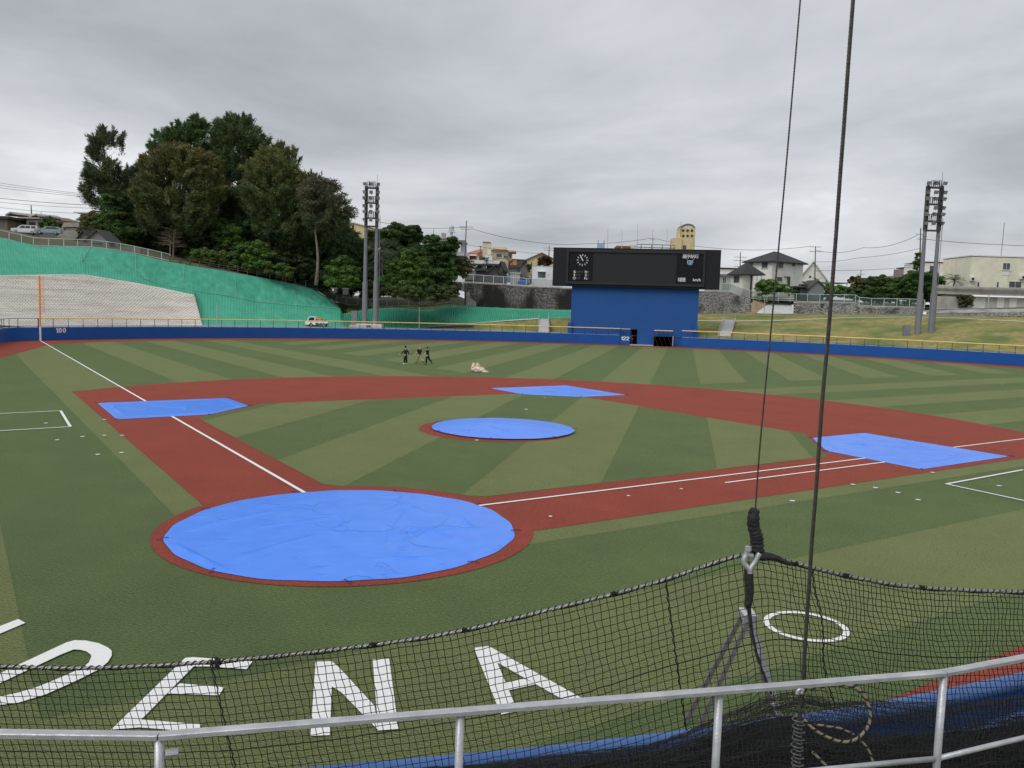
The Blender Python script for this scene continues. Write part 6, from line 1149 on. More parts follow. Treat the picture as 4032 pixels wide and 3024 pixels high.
h = House('flat_roof_building', 'white building with a thin flat roof left of the grove', 'building', P1(960, 1420), 182); h.px('wall', CREAM, P1(880, 1215), P1(1110, 1420), 0, 8, 3); h.px('roof', TRIMW, P1(800, 1198), P1(1120, 1220), -1.5, 8); h.px('solar_panel', DTILE, P1(985, 1185), P1(1100, 1200), 1, 5)
tomb('left of two small gabled tombs at the slope crest', 850, 1490, 975, 1560, P1, 146, 1.3, .45, m=TGREY)
tomb('right of two small gabled tombs at the slope crest', 935, 1510, 1190, 1580, P1, 144, 1.7, .35, m=TGREY, open_=True)
h = House('stepped_wall', 'grey block wall stepping down right of the crest tombs', 'wall', P1(1350, 1620), 145); h.px('wall', TGREY, P1(1190, 1545), P1(1285, 1640), 0, .5, 1); h.px('wall', TGREY, P1(1285, 1580), P1(1530, 1640), 0.004, .5, 1)
for lb, x0, y0, x1, y1 in (('left of two pale stone blocks on the lawn under the grove', 1696, 788, 1730, 812), ('right of two pale stone blocks on the lawn under the grove', 1797, 792, 1855, 832)):
    h = House('grave_stone', lb, 'stone', P4((x0+x1)/2, y1), 148); h.px('stone', DGREY, P4(x0, y0), P4(x1, y1), 0, .8, .4); h.px('cap', TGREY, P4(x0-4, y0-6), P4(x1+4, y0+4), -.06, .86)

# ------------------------------------------------------------------ utility poles and wires
POLEM = mat('utility_pole_concrete', (.17, .155, .15), (.12, .11, .105), 2, .9); WIRE = mat('black_wire', (.03, .03, .032), rough=.6)
def pole(label, P, xb, yb, xt, yt, w, arms, r=.15):
    B_, T_ = at(P(xb, yb), w), at(P(xt, yt), w); o = thing('utility_pole', label, 'utility pole', B_, -YAW, 'utility poles'); b = MB(); b.tube([B_, T_], [r, r*.65], 8); b.build('pole', POLEM, o)
    rt = Vector((AR.x, AR.y, 0)).normalized()
    for t_, half in arms:
        c = B_.lerp(T_, t_); b = MB(); b.tube([c-rt*half, c+rt*half], .05, 5); a_ = b.build('cross_arm', POLEM, o)
        for k in (-1, -.5, .5, 1): b = MB(); q_ = c+rt*half*k; b.tube([q_, q_+Vector((0, 0, .28))], .06, 5); b.build('insulator', TRIMW, a_)
    return o
pole('utility pole with wires left of the scoreboard, tallest in the middle', P6, 480, 640, 505, 70, 182, ((.84, 1.5), (.78, 1.1), (.42, .6)))
pole('short utility pole between the red roof and cream house', P6, 708, 640, 710, 435, 192, ((.95, .4),), .12)
pole('utility pole peeking out left of the scoreboard top', P6, 1700, 600, 1706, 435, 215, ((.8, 1.6), (.6, 1.2)))
pole('utility pole right of the hip-roofed house', P8, 1680, 760, 1690, 330, 184, ((.98, 1.2), (.86, 1.2), (.5, .6)))
pole('utility pole left of the hip-roofed house', P8, 868, 580, 873, 395, 205, ((.7, 1.5), (.5, 1.6), (.15, 1.4)))
pole('vine-clad utility pole beside the right floodlight tower', P9, 1075, 1180, 1088, 685, 166, ((.86, .9), (.75, .5)), .17)
pole('thin utility pole above the right-hand tree row', P9, 432, 1260, 438, 1145, 215, ((.6, 1.0),), .12)
pole('utility pole above the tiled house at the far left', P1, 345, 1260, 338, 1130, 190, (), .16)
pole('short pole right of the tiled house at the far left', P1, 448, 1265, 447, 1205, 192, (), .1)
pole('utility pole behind the scoreboard roof', P7, 1297, 420, 1301, 235, 200, ((.9, .5),), .13)
pole('lone thin pole on the roof of the bluish house', P5, 1000, 715, 1001, 622, 206, (), .09)
for lb, P, xb, yb, xt, yt, w in (('thin grey pole in front of the left green slope', P4, 425, 1215, 425, 960, 132), ('thin pole in front of the corrugated green net', P5, 862, 1580, 862, 1380, 150), ('thin pole on the ramp between the right walls', P8, 1130, 1058, 1138, 880, 158), ('thin lamp pole before the concrete wall at the right', P9, 1815, 1660, 1830, 1420, 146)):
    b = MB(); b.tube([at(P(xb, yb), w)-Vector((0, 0, .3)), at(P(xt, yt), w)], .075, 6); b.tube([at(P(xt, yt), w), at(P(xt, yt), w)+Vector((0, 0, .12))], .11, 6); tag(b.build('steel_pole', GRAYST), lb, 'pole')
def wire(label, pts, sag=0., r=.028):
    ps = []
    for (a, wa), (c, wc) in zip(pts, pts[1:]):
        A, C = at(a, wa), at(c, wc); ps += [A.lerp(C, k/14)-Vector((0, 0, sag*4*(k/14)*(1-k/14))) for k in range(15)]
    b = MB(); b.tube(ps, r, 4); tag(b.build('power_cable', WIRE), label, 'cable', 'overhead cables')
wire('long overhead cable from the middle pole towards the scoreboard', [(P6(580, 185), 182), (P6(1450, 375), 190), (P6(2212, 405), 195), (P7(1290, 242), 200)], .35, .04)
wire('overhead cable from the middle pole left behind the grove', [(P6(500, 165), 182), (P5(900, 610), 190), (P5(460, 548), 190)], .1, .04)
wire('overhead cable right from behind the scoreboard to the tower', [(P7(1310, 242), 200), (P7(1520, 288), 205)], .05, .035)
wire('overhead cable from the scoreboard top to the right-hand pole', [(P7(1752, 327), 195), (P8(1020, 372), 190), (P8(1640, 330), 184)], .2, .04)
wire('overhead cable from the right-hand pole towards the vine-clad pole', [(P8(1690, 372), 184), (P8(2212, 345), 178), (P9(1050, 765), 166)], .8, .04)
wire('second overhead cable reaching the vine-clad pole', [(P8(1690, 500), 184), (P9(400, 1010), 175), (P9(1075, 908), 166)], .3, .035)
wire('third overhead cable, lower, towards the umbrella-shaped tree', [(P8(1690, 590), 184), (P9(0, 1150), 180), (P9(1000, 1110), 170)], .2, .035)
wire('overhead cable from the vine-clad pole out of the right edge', [(P9(1145, 808), 166), (P9(2000, 868), 168), (P9(2400, 872), 168)], .15, .045)
wire('cable over the cream house left of the scoreboard', [(P6(520, 420), 182), (P6(1200, 505), 195), (P6(1560, 545), 205)], .15, .03)
for i, (y0, y1, lb) in enumerate(((878, 1018, 'uppermost'), (905, 1030, 'second'), (935, 1045, 'third'), (1055, 1130, 'fourth'), (1100, 1163, 'fifth'), (1153, 1215, 'lowest'))):
    wire(lb+' of six overhead cables at the left edge', [(P1(-200, y0-25), 185), (P1(1060 if i < 5 else 815, y1), 190)], .25, .035 if i != 3 else .05)

# ------------------------------------------------------------------ vehicles
TYRE = mat('tyre_rubber', (.015, .015, .016), rough=.85); RIM = mat('rim_silver', (.45, .46, .47), rough=.35, metal=.6); CARW = mat('white_car_paint', (.78, .79, .80), (.74, .75, .76), 1, .25, spec=.6); CARS = mat('silver_blue_paint', (.30, .37, .42), (.27, .34, .39), 1, .25, metal=.4); GLD = mat('dark_car_glass', (.02, .025, .03), (.03, .035, .04), 1, .05, spec=.7); TRIMB = mat('black_trim', (.02, .02, .02), rough=.6); HL = mat('headlight_glass', (.7, .72, .72), rough=.1)
def wheel(T, t, x, y, r):
    b = MB(T); n = 16; b.rings([[(x+rr*math.cos(a), yy, r+rr*math.sin(a)) for a in [2*PI*k/n for k in range(n)]] for rr, yy in ((r*.86, y-.09), (r, y-.06), (r, y+.06), (r*.86, y+.09))]); wl0 = b.build('wheel', TYRE, t)
    b = MB(T); b.rings([[(x+rr*math.cos(a), yy, r+rr*math.sin(a)) for a in [2*PI*k/n for k in range(n)]] for rr, yy in ((r*.62, y-.095), (r*.5, y-.11), (r*.2, y-.10))]); b.build('rim', RIM, wl0)
def car(label, p, w, turn, prof, L_, W_, paint, glass, zs=1., wheels=(.75, .2)):
    """prof: side outline (x from nose, z); cabin glass polygons; nose points to local -x"""
    F = Frame(p, w, turn); t = thing('parked_car', label, 'car', F.O, F.rz, 'cars parked at the far left'); T = F.M
    b = MB(T); rings_ = []
    for y, k, kz in ((-W_/2, .0, -.02), (-W_/2+.04, 0, .0), (0, 0, .05), (W_/2-.04, 0, 0), (W_/2, 0, -.02)):
        rings_.append([(x, y+(.14*(z-.9)*(1 if y < 0 else -1) if z > .9 and abs(y) > .3 else 0), z*zs+(kz if z > .9 else 0)) for x, z in prof])
    b.rings(rings_); b.build('body', paint, t)
    for poly in glass:
        b = MB(T); b.prism([(x, -W_/2+.14*(z-.9)-.008, z*zs) for x, z in poly], (0, .03, 0)); b.build('side_window', GLD, t)
    for x in wheels: 
        for y in (-W_/2+.08, W_/2-.08): wheel(T, t, x, y, .31)
    return T, t
prof = [(0, .25), (0, .75), (.08, .92), (.95, 1.02), (1.55, 1.55), (1.8, 1.62), (4.05, 1.62), (4.25, 1.45), (4.3, .9), (4.3, .28)]
T, t = car('white boxy estate car parked behind the crest fence', PL(275, 545), 157, .42, prof, 4.3, 1.66, CARW, [[(1.35, 1.08), (1.72, 1.5), (2.3, 1.5), (2.3, 1.08)], [(2.38, 1.08), (2.38, 1.5), (3.1, 1.5), (3.1, 1.08)], [(3.3, 1.08), (3.3, 1.5), (3.95, 1.5), (4.1, 1.08)]], wheels=(.8, 3.45))
b = MB(T); b.face([(1.0, -.68, 1.05), (1.0, .68, 1.05), (1.56, .6, 1.53), (1.56, -.6, 1.53)]); b.v = [tuple(Vector(v)+Vector((0, 0, .03))+(T.to_3x3() @ Vector((-.03, 0, 0)))) for v in b.v]; b.build('windscreen', GLD, t)
for y in (-.6, .6): b = MB(T); b.box((-.03, y-.2, .66), (.0, y+.2, .82)); b.build('headlight', HL, t)
b = MB(T); b.box((-.03, -.38, .64), (0, .38, .80)); b.build('grille', TRIMB, t); b = MB(T); b.box((-.04, -.6, .34), (0, .6, .52)); b.build('bumper_grille', TRIMB, t)
prof = [(0, .3), (0, .72), (.25, .86), (1.1, .98), (1.9, 1.42), (2.2, 1.47), (3.7, 1.44), (4.3, 1.15), (4.4, .85), (4.4, .3)]
T, t = car('silver-blue sloping-nosed car parked beside the white estate', PL(850, 562), 155, .30, prof, 4.4, 1.7, CARS, [[(1.75, 1.02), (2.1, 1.36), (2.7, 1.37), (2.7, 1.02)], [(2.78, 1.02), (2.78, 1.37), (3.6, 1.34), (4.1, 1.08), (4.1, 1.02)]], wheels=(.85, 3.5))
b = MB(T); b.face([(1.15, -.7, 1.0), (1.15, .7, 1.0), (1.9, .6, 1.41), (1.9, -.6, 1.41)]); b.v = [tuple(Vector(v)+Vector((0, 0, .035))+(T.to_3x3() @ Vector((-.02, 0, 0)))) for v in b.v]; b.build('windscreen', GLD, t)
for y in (-.6, .6): b = MB(T); b.box((-.02, y-.18, .64), (.06, y+.18, .76)); b.build('headlight', HL, t)
b = MB(T); b.box((-.03, -.5, .42), (0, .5, .58)); b.build('grille', TRIMB, t)
# kei truck on the concourse
F = Frame((1205, 1291), 144.5, 0, 1.66); t = thing('small_truck', 'small white flatbed truck with an orange tank on the concourse', 'truck', F.O, F.rz); T = F.M; W_ = 1.5; k_ = 1.17
def q(x, z): return (x*k_, z*1.0)
cab = [q(.06, .28), q(.02, .55), q(.03, .85), q(.28, 1.02), q(.52, 1.58), q(.66, 1.70), q(1.45, 1.72), q(1.52, 1.62), q(1.52, .28), q(1.18, .28), q(1.12, .48), q(.98, .60), q(.78, .60), q(.64, .48), q(.60, .28)]
b = MB(T); b.rings([[(x, y, z) for x, z in cab] for y in (-W_/2, W_/2)]); cabo = b.build('cab', CARW, t)
b = MB(T); b.prism([(x, -W_/2-.012, z) for x, z in (q(.45, 1.02), q(.68, 1.56), q(1.36, 1.58), q(1.36, 1.02))], (0, .03, 0)); b.build('side_window', GLD, cabo)
b = MB(T); b.prism([(x-.02, 0, z) for x, z in (q(.30, 1.06), q(.53, 1.56), q(.55, 1.56), q(.33, 1.06))], (0, .01, 0)); b.v = []; b.f = []; b.face([(q(.29, 1.05)[0]-.02, -.66, 1.05), (q(.29, 1.05)[0]-.02, .66, 1.05), (q(.52, 1.56)[0]-.02, .6, 1.56), (q(.52, 1.56)[0]-.02, -.6, 1.56)]); b.build('windscreen', GLD, cabo)
b = MB(T); b.box((q(1.2, 0)[0], -W_/2-.02, .98), (q(1.32, 0)[0], -W_/2, 1.03)); b.build('door_handle', TRIMB, cabo)
b = MB(T); b.box((-.03, -.7, .36), (.03, .7, .5)); b.build('bumper', TRIMB, t)
for y in (-.58, .58): b = MB(T); b.box((-.01, y-.13, .58), (.05, y+.13, .76)); b.build('headlight', HL, t)
x0, x1 = q(1.56, 0)[0], q(3.33, 0)[0]
b = MB(T); b.box((x0, -W_/2, .62), (x1, W_/2, .70)); bed = b.build('flatbed', CARW, t)
for y0, y1 in ((-W_/2, -W_/2+.04), (W_/2-.04, W_/2)): b = MB(T); b.box((x0, y0, .70), (x1, y1, .98)); b.build('side_board', CARW, bed)
b = MB(T); b.box((x1-.04, -W_/2+.041, .70), (x1, W_/2-.041, .98)); b.build('tail_board', CARW, bed)
for x in (.25, .55, .8): b = MB(T); xx = x0+(x1-x0)*x; b.box((xx, -W_/2-.01, .48), (xx+.09, -W_/2+.02, .66)); b.build('flap', CARW, bed)
b = MB(T); b.box((x0-.3, -.45, .42), (x1-.1, .45, .60)); b.build('chassis', TRIMB, t)
for x in (q(.89, 0)[0], q(2.75, 0)[0]):
    for y in (-W_/2+.1, W_/2-.1): wheel(T, t, x, y, .27)
tk = MB(T); ORT = mat('orange_plastic', (.80, .17, .02), rough=.45); tk.cham((x0+.05, -.5, .72), (x0+.92, .5, 1.42), .06); tag(tk.build('water_tank', ORT), 'orange plastic tank standing on the truck bed', 'tank')
pmp = MB(T); pmp.tube([(x0+1.15, -.2, .85), (x0+1.75, -.2, .85)], .14, 10); pmp.box((x0+1.2, -.4, .71), (x0+1.8, .3, .8)); pmp.tube([(x0+1.3, -.2, 1.0), (x0+1.5, -.2, 1.18), (x0+1.7, -.2, 1.0)], .05, 6); pmp.box((x0+1.25, -.1, .8), (x0+1.6, .25, 1.12)); tag(pmp.build('pump_engine', mat('dark_machine', (.08, .045, .04), (.03, .03, .03), 6)), 'dark pump engine behind the orange tank on the truck bed', 'machine')
hs = MB(T); hs.tube([(x0+1.9+.18*math.cos(a), -.1+.18*math.sin(a), .74+a*.02) for a in [k*.45 for k in range(32)]], .035, 5); tag(hs.build('hose_coil', mat('red_hose', (.25, .04, .03))), 'coiled reddish hose at the rear of the truck bed', 'hose')
# ------------------------------------------------------------------ people on the outfield
ER = Vector((AR.x, AR.y, 0)).normalized()
SKIN = mat('skin', (.64, .44, .34), (.58, .39, .30), 8, .6); NAVY = mat('navy_cloth', (.012, .014, .028), rough=.85); BLKC = mat('black_cloth', (.012, .012, .013), rough=.9); KHAKI = mat('khaki_cloth', (.42, .36, .26), (.34, .29, .20), 6, .9); SHOEW = mat('white_shoe', (.75, .75, .74), rough=.6); SHOED = mat('dark_shoe', (.05, .045, .045), rough=.7); HAIRB = mat('black_hair', (.012, .010, .009), rough=.6); GLOVE = mat('pale_glove', (.62, .62, .56), rough=.8)
def skin_mesh(nodes, edges, rad, T, name, m, parent, sub=1, root=0):
    me = bpy.data.meshes.new(name); me.from_pydata([tuple(n) for n in nodes], edges, []); o = bpy.data.objects.new(name, me); COL.objects.link(o)
    md = o.modifiers.new('s', 'SKIN'); sv = me.skin_vertices[0].data
    for i, r in enumerate(rad): sv[i].radius = (r, r) if not isinstance(r, tuple) else r
    sv[root].use_root = True; ss = o.modifiers.new('u', 'SUBSURF'); ss.levels = ss.render_levels = sub
    dg = bpy.context.evaluated_depsgraph_get(); m2 = bpy.data.meshes.new_from_object(o.evaluated_get(dg)); bpy.data.objects.remove(o)
    W = WM[parent.name]; m2.transform(W.inverted() @ T); m2.materials.clear(); m2.materials.append(m); m2.name = name
    m2.polygons.foreach_set('use_smooth', [True]*len(m2.polygons)); o = bpy.data.objects.new(name, m2); link(o, parent, W); return o
def person(label, pos, heading, H, pose, shirt, trousers, shoes, hair, long_sleeve=False, gloves=False, stripe=False):
    """local: +y is the walking direction, x to the person's right"""
    T = Matrix.Translation((pos[0], pos[1], pos[2] if len(pos) > 2 else .02)) @ Matrix.Rotation(heading, 4, 'Z') @ Matrix.Scale(H/1.75, 4)
    t = thing('person', label, 'person', T.translation, heading)
    J = {}; hip = Vector((0, 0, .93))
    def rot(v, a): return Vector((v[0], v[1]*math.cos(a)-v[2]*math.sin(a), v[1]*math.sin(a)+v[2]*math.cos(a)))
    for sd_, s in ((-1, 'l'), (1, 'r')):
        a, k = pose['leg'+s]; J['h'+s] = hip+Vector((.10*sd_, 0, 0)); J['k'+s] = J['h'+s]+rot((0, 0, -.44), a); J['a'+s] = J['k'+s]+rot((0, 0, -.42), a-k); J['t'+s] = J['a'+s]+rot((0, .20, -.05), (a-k)*.6)
        sa, el, ab = pose['arm'+s]; J['s'+s] = Vector((.20*sd_, 0, 1.43)); J['e'+s] = J['s'+s]+rot((sd_*ab*.3, 0, -.29), sa); J['w'+s] = J['e'+s]+rot((sd_*ab*.25, 0, -.25), sa+el); J['f'+s] = J['w'+s]+rot((sd_*.0, .0, -.16), sa+el+.2)
    low = min(J['tl'].z, J['tr'].z, J['al'].z-.07, J['ar'].z-.07); up = Vector((0, 0, .02-low))
    for k in J: J[k] = J[k]+up
    P = lambda z, y=0: Vector((0, y, z))+up
    ch = P(1.30, .01); nk = P(1.48); hb = P(1.55, .02); hd = P(1.66, .035); ht = P(1.74, .03)
    nodes = [P(.95), P(1.12), ch, nk, hb, hd, ht]; rad = [(.15, .11), (.14, .10), (.17, .11), .055, .06, (.078, .095), (.06, .07)]; ed = [(0, 1), (1, 2), (2, 3), (3, 4), (4, 5), (5, 6)]
    for s in 'lr':
        i = len(nodes); nodes += [J['s'+s], J['e'+s], J['w'+s], J['f'+s]]; rad += [.06, .045, .034, .028]; ed += [(2, i), (i, i+1), (i+1, i+2), (i+2, i+3)]
        i = len(nodes); nodes += [J['h'+s], J['k'+s], J['a'+s], J['t'+s]]; rad += [.09, .06, .045, .04]; ed += [(0, i), (i, i+1), (i+1, i+2), (i+2, i+3)]
    body = skin_mesh(nodes, ed, rad, T, 'body', SKIN, t, 1)
    nd = [P(.90), P(1.0), P(1.13), ch, P(1.45)]; rd = [(.185, .135), (.175, .13), (.165, .125), (.215, .145), .09]; ed = [(0, 1), (1, 2), (2, 3), (3, 4)]
    for s in 'lr':
        i = len(nd); nd += [J['s'+s], J['s'+s].lerp(J['e'+s], .7 if not long_sleeve else 1.0)]; rd += [.082, .07]; ed += [(3, i), (i, i+1)]
        if long_sleeve: nd += [J['w'+s].lerp(J['e'+s], .08)]; rd += [.05]; ed += [(i+1, i+2)]
    skin_mesh(nd, ed, rd, T, 'shirt', shirt, t, 1, 3)
    nd = [P(1.0), P(.93)]; rd = [(.165, .125), (.18, .135)]; ed = [(0, 1)]
    for s in 'lr': i = len(nd); nd += [J['h'+s]-Vector((0, 0, .05)), J['k'+s], J['a'+s].lerp(J['k'+s], .06)]; rd += [.125, .10, .085]; ed += [(1, i), (i, i+1), (i+1, i+2)]
    skin_mesh(nd, ed, rd, T, 'trousers', trousers, t, 1, 1)
    for s in 'lr': skin_mesh([J['a'+s]-Vector((0, .05, .03)), J['a'+s].lerp(J['t'+s], .5), J['t'+s]], [(0, 1), (1, 2)], [.06, .055, .042], T, 'shoe', shoes, t, 1)
    if hair: skin_mesh([hd+Vector((0, -.05, -.05)), hd+Vector((0, -.03, .05)), ht+Vector((0, .0, .02)), ht+Vector((0, .05, -.015))], [(0, 1), (1, 2), (2, 3)], [.07, .088, .072, .04], T, 'hair', hair, t, 1, 1)
    for nm, p in (('nose', hd+Vector((0, .105, -.01))),): skin_mesh([p-Vector((0, .03, -.02)), p-Vector((0, 0, .015))], [(0, 1)], [.012, .014], T, nm, SKIN, body, 1)
    for s, sd_ in (('l', -1), ('r', 1)):
        skin_mesh([hd+Vector((.078*sd_, .0, .015)), hd+Vector((.082*sd_, -.005, -.03))], [(0, 1)], [.016, .014], T, 'ear', SKIN, body, 1)
        w, f = J['w'+s], J['f'+s]; d = (f-w).normalized(); x = Vector((1, 0, 0)); y = d.cross(x).normalized()
        palm = w+d*.09; nd = [w, palm]; rd = [.03, .036]; ed = [(0, 1)]
        for k in range(4): i = len(nd); o = y*(.027-.018*k); nd += [palm+o+d*.03, palm+o*1.1+d*(.075-.006*abs(k-1.2))+x*(-sd_*.02)]; rd += [.010, .008]; ed += [(1, i), (i, i+1)]
        i = len(nd); nd += [w+d*.05+y*.045, w+d*.095+y*.06]; rd += [.011, .009]; ed += [(0, i), (i, i+1)]
        skin_mesh(nd, ed, rd, T, 'glove' if gloves else 'hand', GLOVE if gloves else SKIN, t if gloves else body, 1, 0)
    if stripe: b = MB(T); b.prism([(.155, -.05, 1.0+up.z), (.165, .05, 1.0+up.z), (.185, .055, 1.28+up.z), (.175, -.03, 1.28+up.z)], (.03, 0, 0)); b.build('side_panel', SHOEW, t)
ppos = [gr(R4(415, 387)), gr(R4(505, 383)), gr(R4(557, 389))]
person('walking person in dark navy long sleeves, white gloves and white shoes', ppos[0], math.radians(75), 1.76, {'legl': (.12, .15), 'legr': (-.10, .05), 'arml': (.55, .35, .3), 'armr': (-.5, .25, .3)}, NAVY, NAVY, SHOEW, HAIRB, True, True, True)
person('walking person with a shaved head, black T-shirt and khaki trousers', ppos[1], math.radians(60), 1.78, {'legl': (.42, .15), 'legr': (-.35, .75), 'arml': (.25, .3, .5), 'armr': (-.15, .25, .5)}, BLKC, KHAKI, SHOED, None, False, True)
person('walking person with black hair, all in black short sleeves', ppos[2], math.radians(80), 1.72, {'legl': (.15, .1), 'legr': (-.42, .45), 'arml': (.35, .35, .3), 'armr': (-.1, .2, .2)}, BLKC, BLKC, SHOED, HAIRB)
dp = sp(P7(1072, 1400), SY+.35)
person('person in dark clothes leaning in the scoreboard doorway', (xd0+.28, SY+.1, .12), math.radians(100), 1.68, {'legl': (.05, .05), 'legr': (-.05, .1), 'arml': (.9, .9, .1), 'armr': (.6, .7, .1)}, BLKC, mat('dark_teal_cloth', (.02, .045, .05)), SHOED, HAIRB)
# crumpled plastic sheet on the outfield
c0_ = gr(R4(898, 436)); b = MB(); rows = []
for k in range(15):
    v = k/14; row = []
    for j in range(29):
        a = 2*PI*j/28; n_ = fbm((math.cos(a)*1.1, math.sin(a)*1.1, v*1.7+4), 1.2, 4); rx = (.80-.34*v*v)*(1+.28*n_); ry = (.5-.24*v*v)*(1+.3*n_); x = rx*math.cos(a)-.18*v; y = ry*math.sin(a)
        z = .03+(.72*v)*(1-.55*max(0, math.cos(a)))*(1+.35*n_); row.append(c0_+ER*x+Vector((AF.x, AF.y, 0)).normalized()*y+Vector((0, 0, z)))
    rows.append(row)
b.grid(rows); b.face(rows[-1][:-1]); tag(b.build('plastic_sheet', mat('crumpled_plastic', (.74, .62, .47), (.88, .80, .66), 3.5, .35, bump=.8, bscale=6, spots=((.52, .24, .13), 2.2, .5, .62, (1, 1, 1))), None, smooth=False), 'crumpled cream and brown plastic sheet lying on the outfield turf', 'sheet')

# ------------------------------------------------------------------ foreground: backstop padding, rail, nets, ropes
def strands(name, lines, r, m, parent, kind=None):
    """many thin three-sided cords as one mesh"""
    Vs, Fs, n0 = [], [], 0
    for L_ in lines:
        P = np.array([tuple(p) for p in L_]); d = np.gradient(P, axis=0); d /= np.linalg.norm(d, axis=1)[:, None]+1e-9
        a = np.cross(d, (.31, .2, .93)); a /= np.linalg.norm(a, axis=1)[:, None]+1e-9; bb = np.cross(d, a); k = len(P)
        rr = r if np.isscalar(r) else r
        Vs.append(np.stack([P+(a*math.cos(t)+bb*math.sin(t))*rr for t in (0, 2.094, 4.189)], 1).reshape(-1, 3))
        i = np.arange(k-1)[:, None]*3+n0; j = np.array([[0, 1, 4, 3], [1, 2, 5, 4], [2, 0, 3, 5]]); Fs.append((i[:, None, :]+j[None]).reshape(-1, 4)); n0 += 3*k
    o = arr_mesh(name, np.concatenate(Vs), np.concatenate(Fs), m, parent)
    if kind: o['kind'] = kind
    return o
def smooth_pts(pts, n):
    out = []; P = [Vector(p) for p in pts]
    for i in range(len(P)-1):
        p0, p1, p2, p3 = P[max(i-1, 0)], P[i], P[i+1], P[min(i+2, len(P)-1)]
        for k in range(n): t = k/n; out.append(.5*((2*p1)+(-p0+p2)*t+(2*p0-5*p1+4*p2-p3)*t*t+(-p0+3*p1-3*p2+p3)*t**3))
    return out+[P[-1]]
# padded backstop wall
pad_px = [(600, 3085), (1000, 3048), (1400, 3012), (1700, 2985), (2111, 2947), (2581, 2894), (3000, 2838), (3391, 2782), (3698, 2723), (4032, 2651), (4300, 2590)]
pad = [gr(p, 2.42)-Vector((0, 0, .08)) for p in pad_px]; bw = thing('backstop_wall', 'blue padded backstop wall under the net in the foreground', 'wall', pad[5]); padc = smooth_pts(pad, 5)
PADM = mat('light_blue_vinyl', (.04, .105, .30), (.05, .13, .34), 2, .28, spec=.5)
b = MB(); b.tube(padc, .085, 12); b.build('top_pad', PADM, bw, smooth=True)
b = MB(); dw = [(p-CAM) for p in padc]; b.rings([[p+Vector((q_.x, q_.y, 0)).normalized()*o+Vector((0, 0, z)) for o, z in ((.02, -.05), (.14, -.05), (.14, -2.4), (.02, -2.4))] for p, q_ in zip(padc, dw)]); b.build('wall_face', WB, bw)
low = [p+(CAM-p).xy.to_3d().normalized()*.30+Vector((0, 0, -.27+.02*math.sin(i))) for i, p in enumerate(padc)]
b = MB(); b.tube(low, .05, 10); b.build('lower_roll', PADM, bw, smooth=True)
b = MB(); b.grid([[p+(CAM-p).xy.to_3d().normalized()*o+Vector((0, 0, z)) for p in padc] for o, z in ((.05, -.45), (1.0, -.48), (2.0, -.46))]); struct(b.build('gutter_floor', mat('shaded_concrete', (.05, .05, .05), (.035, .035, .036), 3, .9)))  # concrete coloured near-black to stand for deep shade between wall and rail
# hand rail
GALV = mat('galvanised_rail', (.50, .51, .53), (.40, .41, .43), 9, .38, metal=.35, bump=.15, bscale=60, spots=((.62, .63, .65), 5, .55, .75, (1, 1, 1)))
RZ = CAM.z-2.13
rail_px = [(-500, 2872), (626, 2887), (1812, 2790), (2834, 2705), (3717, 2641), (4260, 2540)]
rail = [gr(p, RZ) for p in rail_px]; hr = thing('handrail', 'galvanised steel handrail across the foreground', 'railing', rail[2]-Vector((0, 0, 1.1)))
def barseg(A, B, wd, ht, nm):
    d = (B-A).normalized(); s = Vector((d.y, -d.x, 0)).normalized(); b = MB(); b.rings([[p+s*x+Vector((0, 0, z)) for x, z in ((-wd/2, -ht), (-wd/2, -.004), (-wd/2+.006, 0), (wd/2-.006, 0), (wd/2, -.004), (wd/2, -ht))] for p in (A, B)]); return b.build(nm, GALV, hr)
for A, B in ((rail[0], rail[1]), (rail[1], rail[4]), (rail[4], rail[5])): d = (B-A).normalized()*.0015; barseg(A+d, B-d, .058, .024, 'top_rail')
for p in rail[1:5]:
    b = MB(); b.tube([p+Vector((0, 0, -.026)), p+Vector((0, 0, -1.1))], .023, 12); b.build('post', GALV, hr, smooth=True)
mid = [gr(p, RZ-.42) for p in ((2400, 3085), (3284, 3020), (3690, 2980), (4032, 2900), (4300, 2820))]
mp_ = [p+Vector((0, 0, -.56)) for p in rail]
for A, B in zip(mp_[:-1], mp_[1:]): b = MB(); b.tube([A, B], .017, 10); b.build('middle_rail', GALV, hr, smooth=True)
b = MB(); p = rail[1]+Vector((.035, -.0, -.10)); b.tube([p, p+Vector((.05, .03, 0))], .022, 8); b.build('clamp', GALV, hr)
# the net
CORD = mat('black_net_cord', (.012, .012, .012), rough=.85); SEAMB = mat('black_seam_rope', (.010, .010, .011), rough=.85)
top_px = [(-120, 2618), (0, 2624), (365, 2630), (851, 2605), (1344, 2555), (1769, 2493), (2195, 2393), (2560, 2300), (2840, 2207), (2935, 2184), (2965, 2180), (3065, 2200), (3296, 2259), (3599, 2311), (4032, 2332), (4200, 2334)]
seam_px = [(-120, 2955), (0, 2958), (656, 2964), (923, 2955), (1344, 2908), (1794, 2842), (1976, 2806), (2286, 2733), (2650, 2617), (2919, 2545), (3053, 2514), (3235, 2532), (3478, 2572), (3721, 2590), (4032, 2584), (4200, 2578)]
skew = [(-120, 85), (832, 79), (2620, 45), (2949, 40), (3200, 42), (4032, 20), (4300, 20)]
def netw(px): return interp([(-120, 5.45), (2000, 5.55), (2950, 5.65), (3300, 5.8), (4300, 6.1)], px)[0]
